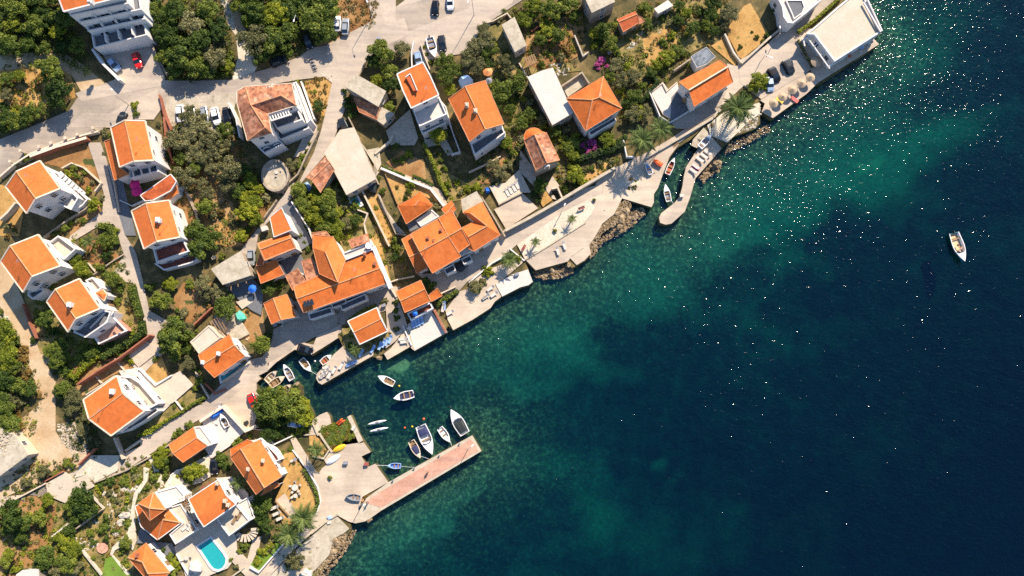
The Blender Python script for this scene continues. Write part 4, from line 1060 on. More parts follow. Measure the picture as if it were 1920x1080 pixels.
rt = facets('small hipped cottage', 'small orange hip-roofed cottage behind the wide double house', 'i', 4.0, [(655, 745, 0), (755, 695, 0), (850, 625, 0), (955, 745, 0), (870, 805, 0), (728, 900, 0), (800, 745, 1.3), (835, 700, 1.3)],
       [[0, 1, 7, 6], [1, 2, 7], [2, 3, 7], [7, 3, 4, 6], [6, 4, 5], [0, 6, 5]], [0, 1, 2, 3, 4, 5], [(6, 7)], mat='roof_mid', ew=.1, edge='ridge', wall='cream')
flat('', '', 'i', 3.0, [(808, 868), (945, 780), (1005, 835), (850, 920)], 'white_floor', 'white', .15, rt=rt, part='terrace_floor', win=False)
flat('', '', 'i', 2.6, [(735, 905), (808, 868), (842, 922), (760, 958)], 'grey_floor', 'old', 0, rt=rt, part='terrace_floor', win=False)
gable('brown-roofed cottage', 'cottage with brown weathered tiles below the winding lane', 'x', 3.6, (574, 333), (584, 337), (601, 361), (627, 318), (618, 304), (610, 294), wall='old', mat='roof_old', edge='ridge', ew=.1)
rt = flat('large concrete roof terrace', 'broad bare concrete roof with cracked surface between lane and gardens', 'i', 2.8, [(40, 300), (170, 110), (285, 88), (465, 518), (345, 585), (225, 650)], 'beige_floor', 'cream', name='flat_roofed_house', win=True)
rt = flat('grey-slab outbuilding pair', 'old house with grey corrugated slab roofs beside the cypress', 'c', 4.2, [(213, 728), (300, 628), (552, 770), (492, 895)], 'roof_grey' if 0 else 'concrete2', 'old', name='old_house')
facets('', '', 'c', 2.8, [(285, 825, 0), (505, 905, .6), (480, 1010, 0), (330, 945, -.2)], [[0, 1, 2, 3]], [0, 1, 2, 3], rt=rt, mat='roof_old', win=False, ew=.08, edge='ridge', wall='old')
flat('', '', 'c', 2.6, [(505, 900), (622, 960), (535, 1048), (480, 1010)], 'concrete2', 'old', rt=rt)
rt = gable('tall narrow white house', 'tall narrow white house with orange roof edged in white and stepped terraces', 'c', 9.0, (650, 625), (700, 765), (770, 912), (1002, 802), (930, 640), (868, 525), k=.12, edge='white', ew=.28, rmat=False)
flat('', '', 'c', 6.0, [(780, 925), (1005, 815), (1070, 962), (840, 1065)], 'white_floor', 'white', .5, rt=rt, part='terrace_floor')
flat('', '', 'i', 3.4, [(835, 80), (1035, -20), (1060, 45), (865, 140)], 'grey_floor', 'white', .8, rt=rt, part='terrace_floor')
b = MB()
zz = BASE[rt.name].z + 9.6
pd = [at(*p, zz) for p in PX('c', (722, 652), (762, 622), (822, 765), (790, 775))]
wobj('roof_well', [p + Vector((0, 0, .45)) for p in pd] + [p - Vector((0, 0, .5)) for p in pd], [(0, 1, 2, 3), (0, 4, 5, 1), (1, 5, 6, 2), (2, 6, 7, 3), (3, 7, 4, 0)], M['roof_red'], rt)
for p, q in (((722, 652), (762, 622)), ((762, 622), (822, 765))):
    P_ = PX('c', p, q); MB().bar(at(*P_[0], zz + .5), at(*P_[1], zz + .5), .2, .3).world('roof_edge', M['white'], rt)
rt = gable('big two-chimney house', 'large orange gabled house with two chimneys and a white south terrace', 'c', 7.0, (1085, 835), (1225, 730), (1395, 680), (1552, 1045), (1395, 1090), (1262, 1195), edge='ridge', ew=.15, k=.34,
           chim=((1240, 890, .5, 'cream', .6, 1.3), (1312, 938, .7, 'cream', .6, 1.0)))
flat('', '', 'j', 4.2, [(5, 205), (140, 100), (275, 68), (300, 130), (45, 318)], 'grey_floor', 'white', .8, rt=rt, part='terrace_floor')
flat('', '', 'j', 2.6, [(40, 290), (300, 120), (305, 160), (60, 330)], 'grey_floor', 'white', .7, rt=rt, part='terrace_floor', win=False)
flat('pinkish flat roof', 'long flat pale roof beside the hipped orange house', 'd', 4.2, [(405, 652), (520, 600), (612, 575), (782, 950), (612, 1050)], 'white_floor', 'old', name='flat_roofed_house')
facets('hipped house by flat roof', 'orange four-sided hip roof house with blue-white walls and a side balcony', 'd', 5.4, [(730, 832, 0), (1040, 645, 0), (1197, 915, 0), (890, 1105, 0), (948, 843, 2.0), (1005, 822, 2.0)],
       [[0, 1, 5, 4], [1, 2, 5], [4, 5, 2, 3], [0, 4, 3]], [0, 1, 2, 3], [(4, 5), (0, 4), (5, 2), (4, 3), (1, 5)], mat='roof_mid', edge='ridge', ew=.1)
rt = sorted([o for o in bpy.data.objects if o.name.startswith('tiled_house')], key=lambda o: o.name)[-1]
flat('', '', 'j', 3.2, [(1005, 120), (1225, -5), (1240, 25), (1025, 155)], 'grey_floor', 'white', .8, pw=.15, rt=rt, part='terrace_floor', win=False)
flat('flat beige house by the road', 'flat beige-roofed house cut off by the upper frame edge', 'd', 5.0, [(870, -60), (945, 102), (1135, 12), (1100, -80)], 'concrete2', 'old', name='flat_roofed_house')
rt = gable('tiny red-tiled outhouse', 'tiny outhouse with dark orange tiles among the gardens', 'd', 3.0, (1155, 165), (1170, 185), (1208, 270), (1345, 190), (1325, 120), (1305, 98), wall='cream', mat='roof_red', edge='ridge', ew=.1)
facets('', '', 'd', 2.6, [(1320, 130, .4), (1370, 150, .2), (1390, 180, 0), (1345, 205, 0)], [[0, 1, 2, 3]], [0, 1, 2, 3], rt=rt, mat='roof_old', win=False, ew=.06, edge='ridge', wall='old')
flat('narrow concrete shed', 'narrow shed with flat concrete roof at the roadside', 'd', 3.0, [(188, 210), (290, 148), (388, 380), (296, 435)], 'concrete2', 'cream', name='shed', cat='shed')
# chapel
V = [(463, 195, 0), (550, 145, 1.7), (650, 130, 0), (762, 360, 0), (655, 385, 1.7), (563, 450, 0)]
rt = facets('stone chapel', 'small stone chapel with rounded apse and weathered orange tiles', 'j', 5.6, V, [[0, 1, 4, 5], [1, 2, 3, 4]], [0, 1, 2, 3, 4, 5], [(1, 4)], wall='old', mat='roof_old', edge='ridge', ew=.12, name='chapel', over=.2, win=False)
rt['category'] = 'chapel'
ap = [(462, 190, 0), (462, 150, 0), (480, 112, 0), (515, 92, 0), (550, 88, 0), (585, 98, 0), (615, 122, 0), (640, 128, 0), (552, 150, 1.3)]
facets('', '', 'j', 5.2, ap, [[i, i + 1, 8] for i in range(7)] + [[7, 0, 8]], list(range(8)), rt=rt, mat='roof_mid', wall='old', edge='ridge', ew=.1, over=.12, win=False)
p = at(*PX('j', (655, 420))[0], BASE[rt.name].z + 5.0)
arch = MB(); ang = math.radians(15)
for k in range(9):
    t_ = math.pi * k / 8; arch.box((p.x + .5 * math.cos(t_) * math.cos(ang), p.y + .5 * math.cos(t_) * math.sin(ang) - .2, p.z + .5 * math.sin(t_) + 1.2), (.22, .4, .22))
arch.box((p.x - .5, p.y - .2, p.z + .5), (.22, .4, 1.5)).box((p.x + .5, p.y - .2, p.z + .5), (.22, .4, 1.5)); arch.world('bell_arch', M['white'], rt)
rt = gable('white-ridged lane house', 'orange gabled house with white ridge above the shaded lane, pale terrace at its side', 'e', 5.4, (328, 692), (413, 760), (455, 900), (786, 690), (742, 562), (672, 508), edge='ridge', ew=.1, mat='roof_mid')
b0 = PX('e', (413, 760), (742, 562)); zz = BASE[rt.name].z + 6.9
MB().bar(at(*b0[0], zz), at(*b0[1], zz), .3, .25).world('ridge_cap', M['verge'], rt)
facets('', '', 'e', 3.4, [(430, 478, 0), (560, 398, .4), (635, 480, .4), (560, 540, 0), (480, 572, 0)], [[0, 1, 2, 3, 4]], [0, 1, 2, 3, 4], rt=rt, mat='roof_bluegrey', win=False, ew=.08, edge='white')
rt = flat('seaside restaurant', 'beige flat-roofed restaurant with white rim standing over the water', 'f', 4.4, [(505, 285), (600, 205), (760, 65), (935, -80), (975, -60), (1142, 262), (742, 518), (570, 290)], 'beige_floor', 'white', .25, .35, name='restaurant', cat='restaurant')
beams(rt, 'f', [((465, 335), (540, 285)), ((480, 345), (490, 390)), ((565, 400), (600, 362)), ((620, 465), (655, 432)), ((690, 565), (740, 525)), ((500, 300), (700, 580)), ((600, 300), (760, 530))], 3.4, .25, .25)
beams(rt, 'f', [((985, 20), (1130, 270)), ((1020, 0), (1142, 262))], 4.7, .3, .3, 'white', 'roof_edge')
flat('white curved villa', 'white villa with curved wall and blue-grey terrace above the coastal lane', 'f', 4.4, [(240, -60), (300, 60), (310, 140), (345, 190), (392, 195), (500, 110), (640, -10), (640, -90)], 'white_floor', 'white', .9, .3, name='white_villa')
rt = sorted([o for o in bpy.data.objects if o.name.startswith('white_villa')], key=lambda o: o.name)[-1]
flat('', '', 'f', 3.9, [(330, 0), (380, 110), (400, 160), (470, 110), (490, 60), (470, 0)], 'grey_floor', 'white', .2, .2, rt=rt, part='terrace_floor', win=False)
flat('pale lean-to in the trees', 'small pale flat roof hidden in the orchard trees', 'e', 2.8, [(125, 75), (235, 5), (275, 45), (155, 110)], 'white_floor', 'cream', name='shed', cat='shed')

rt = gable('broad orange house below track', 'broad orange-roofed house with fan-shaped white east terrace above the lane', 'p', 6.4, (703, 492), (750, 655), (938, 796), (1218, 590), (1038, 440), (988, 290), chim=((950, 425, .6),))
flat('', '', 'p', 3.2, [(1000, 290), (1110, 300), (1180, 345), (1335, 525), (1225, 585), (1040, 440)], 'beige_floor', 'white', .9, .3, rt=rt, part='terrace_floor')
flat('', '', 'p', 2.8, [(965, 785), (1110, 690), (1225, 590), (1325, 560), (1330, 590), (1200, 680), (1060, 760)], 'grey_floor', 'white', .8, .15, rt=rt, part='terrace_floor', win=False)
rt = gable('house with teal pool', 'orange-roofed lane house with beige flat rear roof and small ridge chimney', 'q', 5.0, (325, 205), (355, 290), (460, 396), (716, 216), (625, 125), (585, 32), edge='ridge', ew=.12, chim=((495, 195, .9, 'white', .5, 1.0), (362, 268, .9, 'white', .5, .8)), mat='roof_mid')
flat('', '', 'm', 4.2, [(255, 905), (410, 765), (450, 800), (512, 868), (328, 1005)], 'beige_floor', 'cream', .15, rt=rt, win=False)
rt = gable('cottage by the boat terrace', 'small orange cottage beside the white terrace with a stored boat', 'q', 3.6, (75, 962), (110, 1037), (195, 1110), (398, 972), (308, 905), (282, 815), edge='ridge', ew=.12)
flat('', '', 'q', 3.0, [(285, 812), (340, 805), (450, 955), (400, 975), (310, 900)], 'white_floor', 'white', .2, rt=rt, part='terrace_floor', win=False)
rt = facets('vivid orange harbour house', 'vivid orange house with long split-level roof behind the harbour square', 'u', 5.8, [(55, 78, 0), (140, 8, 1.9), (300, -70, .2), (485, 240, 0), (340, 335, 1.9), (272, 392, 0)],
       [[0, 1, 4, 5], [1, 2, 3, 4]], [0, 1, 2, 3, 4, 5], [(1, 4)], mat='roof_new', edge='ridge', ew=.12, chim=((205, 178, 1.2, 'cream', .42, 1.0), (330, 108, 1.1, 'cream', .45, .6)))
facets('', '', 'q', 4.8, [(595, 998, 0), (735, 918, .5), (800, 945, .5), (690, 1005, .4), (600, 1062, 0)], [[0, 1, 2, 3, 4]], [0, 1, 2, 3, 4], rt=rt, win=False, ew=.1, edge='ridge', mat='roof_mid')
facets('', '', 'u', 4.4, [(310, 402, 0), (352, 335, .4), (455, 290, .4), (465, 320, 0)], [[0, 1, 2, 3]], [0, 1, 2, 3], rt=rt, win=False, ew=.1, edge='ridge')
flat('', '', 'q', 3.4, [(815, 920), (850, 905), (990, 1050), (1010, 1090), (960, 1110), (900, 1080)], 'red_floor', 'white', .6, .2, rt=rt, part='terrace_floor', win=False)
rt = facets('tower-roofed villa', 'villa with square tower roof rising over a wider orange roof', 't', 3.6, [(240, 490, 0), (275, 475, 0), (520, 510, 0), (628, 630, 0), (430, 775, 0), (290, 662, 0), (475, 605, 1.6)],
       [[0, 1, 6, 5], [1, 2, 6], [2, 3, 6], [3, 4, 6], [4, 5, 6]], [0, 1, 2, 3, 4, 5], [(6, 2), (6, 4), (6, 3)], mat='roof_mid', edge='white', ew=.18)
facets('', '', 't', 7.0, [(265, 468, 0), (395, 375, 0), (497, 520, 0), (365, 612, 0), (360, 508, 1.5)], [[0, 1, 4], [1, 2, 4], [2, 3, 4], [3, 0, 4]], [0, 1, 2, 3], [(0, 4), (1, 4), (2, 4), (3, 4)], rt=rt, win=False, ew=.12, edge='ridge', mat='roof_new', wall='white')
flat('', '', 't', 3.4, [(405, 372), (590, 318), (655, 395), (655, 440), (510, 500)], 'white_floor', 'white', .25, rt=rt, part='terrace_floor', win=False)
flat('', '', 't', 3.2, [(515, 505), (625, 470), (765, 690), (580, 812), (530, 730), (640, 635)], 'beige_floor', 'white', .3, .2, rt=rt, part='terrace_floor')
rt = gable('villa with the curved stair', 'orange-roofed villa with large flat terrace beside the turquoise pool', 't', 6.2, (690, 432), (768, 585), (820, 665), (1092, 475), (1010, 400), (942, 267), edge='white', ew=.2, k=.2, rmat=False, chim=((1000, 445, .6, 'cream', .45, 1.2), (1025, 480, .6, 'cream', .45, .9), (935, 300, .5, 'cream', .4, .9)))
flat('', '', 't', 3.4, [(925, 600), (1095, 478), (1205, 612), (1032, 742)], 'beige_floor', 'white', .3, .2, rt=rt, part='terrace_floor')
flat('', '', 't', 3.0, [(1095, 470), (1190, 415), (1250, 590), (1205, 612)], 'white_floor', 'white', .3, .2, rt=rt, part='terrace_floor', win=False)
for k in range(9):
    t0_ = math.radians(-50 + 18 * k)
    c = PX('t', (1165, 690))[0]
    p = gnd(c[0] + 19 * math.sin(t0_) * 1.0, c[1] + 16 * math.cos(t0_), .2 + .25 * k)
    MB().box((p.x, p.y, p.z), (1.6, .5, .25), t0_ + math.pi / 2).world('step', M['cream'], rt)
facets('bottom-edge pool house', 'orange hipped house cut by the lower frame edge near the pool', 't', 3.8, [(180, 925, 0), (330, 802, 0), (532, 1052, 0), (400, 1180, 0), (300, 960, 1.5), (350, 1060, 1.5)],
       [[0, 1, 4], [1, 2, 5, 4], [5, 2, 3], [0, 4, 5, 3]], [0, 1, 2, 3], [(4, 5), (5, 2), (0, 4)], mat='roof_new', edge='ridge', ew=.12, chim=((258, 905, .6, 'redwall', .5, .6),))
rt = flat('half-built pale house', 'unfinished pale concrete storey with building debris on its slab', 'p', 3.2, [(-60, 720), (60, 745), (100, 770), (232, 958), (0, 1130), (-80, 1160)], 'concrete2', 'cream', name='unfinished_house')
flat('pale-roofed corner house', 'pale flat roof at the lower left corner', 's', 3.4, [(140, 1070), (190, 1035), (320, 1028), (325, 1130), (140, 1130)], 'white_floor', 'old', name='flat_roofed_house')

# big terracotta house with arcades
V = [(650, 768, 0), (720, 730, 0), (1112, 703, 0), (1152, 890, 0), (912, 962, 0), (650, 872, 0), (768, 888, 1.9), (1020, 805, 1.9), (888, 1075, 1.9), (942, 1122, 0), (737, 1187, 0)]
rt = facets('arcaded terracotta house', 'large house with weathered terracotta roofs, slatted pergola and arched balconies', 'b', 8.6, V,
            [[0, 1, 6, 5], [1, 2, 7, 6], [2, 3, 7], [6, 7, 3, 4], [5, 6, 8, 10], [6, 4, 9, 8], [8, 9, 10]], [0, 1, 2, 3, 4, 9, 10, 5], [(6, 7), (6, 8), (1, 6), (7, 3), (8, 9), (8, 10)], mat='roof_old', edge='verge', ew=.15, name='arcaded_house')
b1 = BASE[rt.name]
flat('', '', 'b', 6.2, [(915, 968), (1150, 895), (1200, 1010), (985, 1085)], 'grey_floor', 'white', .7, rt=rt, part='terrace_floor', win=False)
flat('', '', 'b', 3.4, [(940, 1100), (1215, 1000), (1260, 1080), (1020, 1180)], 'grey_floor', 'white', .7, rt=rt, part='terrace_floor', win=False)
flat('', '', 'h', 3.4, [(770, 195), (945, 130), (1040, 225), (880, 305)], 'grey_floor', 'white', .7, rt=rt, part='terrace_floor', win=False)
flat('', '', 'b', 3.2, [(1155, 895), (1275, 1020), (1245, 1065), (1180, 1000)], 'grey_floor', 'white', .7, rt=rt, part='terrace_floor', win=False)
flat('', '', 'b', 4.0, [(1120, 700), (1150, 690), (1270, 1010), (1240, 1040)], 'white_floor', 'white', .2, rt=rt, part='terrace_floor', win=False)
for k in range(8): beams(rt, 'b', [((925 + 22 * k, 975 - 7 * k), (940 + 22 * k, 1015 - 7 * k))], 8.2, .25, .2, 'white', 'pergola_slat')
for k in range(5): beams(rt, 'b', [((855 + 22 * k, 745 - 6 * k), (862 + 22 * k, 768 - 6 * k))], 8.9, .25, .2, 'white', 'pergola_slat')
beams(rt, 'b', [((915, 970), (1095, 918)), ((935, 1020), (1110, 965)), ((845, 745), (960, 712)), ((850, 772), (965, 740))], 8.3, .3, .3, 'white', 'pergola_beam')
def arch_at(t, x, y, h, rt):
    p = at(*PX(t, (x, y))[0], BASE[rt.name].z + h); ang = math.radians(22)
    b = MB()
    for k in range(9):
        t_ = math.pi * k / 8; b.box((p.x + .75 * math.cos(t_) * math.cos(ang), p.y + .75 * math.cos(t_) * math.sin(ang), p.z + .6 * math.sin(t_)), (.28, .25, .22), ang)
    b.world('arch', M['white'], rt)
for x_, y_ in ((1060, 120), (1150, 95), (900, 262), (990, 232)): arch_at('h', x_, y_, 2.2, rt)
# round threshing terrace below it
c = PX('h', (970, 490))[0]
cpt = [(c[0] + 26 * math.cos(a * .3142), c[1] + 30 * math.sin(a * .3142)) for a in range(20)]
rr = flat('round stone terrace', 'round stone-walled terrace with paved floor below the arcaded house', 'x', 1.6, cpt, 'concrete2', 'old', .6, .45, name='round_terrace', win=False, cat='terrace', part='terrace_floor')
# ------------------------------------------------------------------ vegetation
def leaf_cloud(lobes, n, size, seed, flat=.75, up=.15):
    """small bent leaf clumps over the surface of several lobes; returns verts, faces, tint"""
    r = np.random.default_rng(seed)
    L = np.array(lobes)                      # x y z r
    wgt = L[:, 3] ** 2; wgt /= wgt.sum()
    k = r.choice(len(L), n, p=wgt)
    d = r.normal(size=(n, 3)); d[:, 2] = np.abs(d[:, 2]) * 1.1 + up - .35 * (r.random(n) < .3)
    d /= np.linalg.norm(d, axis=1)[:, None]
    rad = .74 + .34 * r.random(n) ** .6
    c = L[k, :3] + d * (L[k, 3] * rad)[:, None] * np.array([1, 1, flat])
    nrm = d + r.normal(size=(n, 3)) * .55; nrm /= np.linalg.norm(nrm, axis=1)[:, None]
    a = np.cross(nrm, r.normal(size=(n, 3))); a /= np.linalg.norm(a, axis=1)[:, None]
    b = np.cross(nrm, a)
    s = size * (.55 + .9 * r.random(n)); 
    A = a * s[:, None]; B = b * (s * (.45 + .4 * r.random(n)))[:, None]
    p0 = c - A; p1 = c - B * .9 + nrm * (s * .15)[:, None]; p2 = c + A; p3 = c + B + nrm * (s * .1)[:, None]
    v = np.stack([p0, p1, p2, p3], 1).reshape(-1, 3)
    f = np.arange(n * 4).reshape(n, 4)
    lobe_t = r.random(len(L))
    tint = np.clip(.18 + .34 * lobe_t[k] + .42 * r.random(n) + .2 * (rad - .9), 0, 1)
    return v, f, tint

def ball(c, r_, nseg=7, wob=.2, seed=0):
    rr = random.Random(seed); v = []; f = []
    rings = 4
    for i in range(rings + 1):
        th = math.pi * i / rings
        for j in range(nseg):
            ph = 2 * math.pi * j / nseg; q = r_ * (1 - wob * rr.random())
            v.append((c[0] + q * math.sin(th) * math.cos(ph), c[1] + q * math.sin(th) * math.sin(ph), c[2] + q * math.cos(th) * .75))
    for i in range(rings):
        for j in range(nseg):
            f.append((i * nseg + j, (i + 1) * nseg + j, (i + 1) * nseg + (j + 1) % nseg, i * nseg + (j + 1) % nseg))
    return v, f

def crown_mesh(name, mat, seed, n=1500, size=.075, nl=15, flat=.7, spread=.72, loose=0.0):
    rr = random.Random(seed); lobes = [(0, 0, .3, .4)]; rag = (seed % 4) >= 2
    for i in range(nl):
        a = 2 * math.pi * (i * .381966 + rr.random() * .15); q = spread * math.sqrt((i + .6) / nl) * (.85 + .3 * rr.random())
        q = min(q * (1.12 if rag else 1), .9 if rag else .82)
        lobes.append((q * math.cos(a), q * math.sin(a), .42 * (1 - q * q) + (rr.random() - .4) * .34, (.13 if rag else .19) + (.2 if rag else .17) * rr.random() * (1.2 - q * .4)))
    v, f, t_ = leaf_cloud(lobes, n, size, seed, flat)
    v = v.tolist(); f = f.tolist(); t_ = t_.tolist()
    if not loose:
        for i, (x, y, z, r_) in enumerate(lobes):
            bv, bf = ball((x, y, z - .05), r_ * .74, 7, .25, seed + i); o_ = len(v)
            v += bv; f += [tuple(k + o_ for k in q) for q in bf]; t_ += [.05] * len(bf)  # inner core in the darkest leaf tint, shade inside the crown as colour
    return mesh(name, v, f, M[mat], tint=t_)

KM = dict(D='leaf_dark', M='leaf_mid', B='leaf_bright', O='leaf_olive', Y='leaf_dry', P='leaf_pink')
ADJ = dict(D='dark green', M='mid-green', B='bright yellow-green', O='grey-green olive', Y='dry brownish', P='magenta flowering')
CROWN = {}; BUSH = {}
for ki, (k_, m_) in enumerate(KM.items()):
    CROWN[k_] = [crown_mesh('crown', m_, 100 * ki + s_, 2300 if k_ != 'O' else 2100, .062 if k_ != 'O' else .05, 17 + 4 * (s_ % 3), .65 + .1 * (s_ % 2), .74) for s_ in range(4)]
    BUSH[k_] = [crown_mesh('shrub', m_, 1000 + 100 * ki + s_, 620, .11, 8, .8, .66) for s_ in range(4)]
def trunk_mesh(seed):
    rr = random.Random(seed); b = MB()
    b.tube((0, 0, -1.2), (.03, .02, .1), .075, .055, 8)
    for i in range(5):
        a = 2 * math.pi * i / 5 + rr.random(); q = .35 + .25 * rr.random()
        m1 = (.5 * q * math.cos(a), .5 * q * math.sin(a), .18 + .1 * rr.random())
        b.tube((.03, .02, .08), m1, .04, .026, 6); b.tube(m1, (q * math.cos(a + .2), q * math.sin(a + .2), .34), .026, .012, 5)
    return b.me('trunk', M['trunk'])
TRUNK = [trunk_mesh(5), trunk_mesh(6), trunk_mesh(8)]
vr = random.Random(11)
NOUN = {}
def plant(px, py, rpx, kind):
    r_ = rpx * .121
    if rpx >= 12.5:
        b = gnd(px, py); zc = b.z + r_ * .95
        p = at(px, py, zc); b = Vector((p.x, p.y, g(p.x, p.y)))
        o = root('olive_tree' if kind == 'O' else 'broadleaf_tree', b)
        s_ = r_ * 1.08 * (.95 + .12 * vr.random())
        lobj('trunk', vr.choice(TRUNK), o, (0, 0, s_ * .75), (0, 0, vr.random() * 6), (s_,) * 3)
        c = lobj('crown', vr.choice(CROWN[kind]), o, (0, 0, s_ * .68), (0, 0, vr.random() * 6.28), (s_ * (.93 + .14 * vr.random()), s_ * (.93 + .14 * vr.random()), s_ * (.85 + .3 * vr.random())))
        props(o, None, 'tree', 'trees between the houses')
        size = 'big' if rpx > 24 else 'medium' if rpx > 17 else 'small'
        spot(o, f"{size} {ADJ[kind]} tree", px, py)
    else:
        p = gnd(px, py, r_ * .5); b = Vector((p.x, p.y, g(p.x, p.y)))
        o = bpy.data.objects.new('flowering_shrub' if kind == 'P' else 'shrub', vr.choice(BUSH[kind])); link(o)
        o.location = b + Vector((0, 0, r_ * .12)); o.rotation_euler = (0, 0, vr.random() * 6.28)
        s_ = r_ * 1.12; o.scale = (s_ * (.85 + .3 * vr.random()), s_ * (.85 + .3 * vr.random()), s_ * (.8 + .4 * vr.random()))
        props(o, None, 'shrub', 'shrubs in the gardens')
        size = 'wide' if rpx > 9 else 'small' if rpx < 6.5 else 'round'
        spot(o, f"{size} {ADJ[kind]} shrub", px, py)
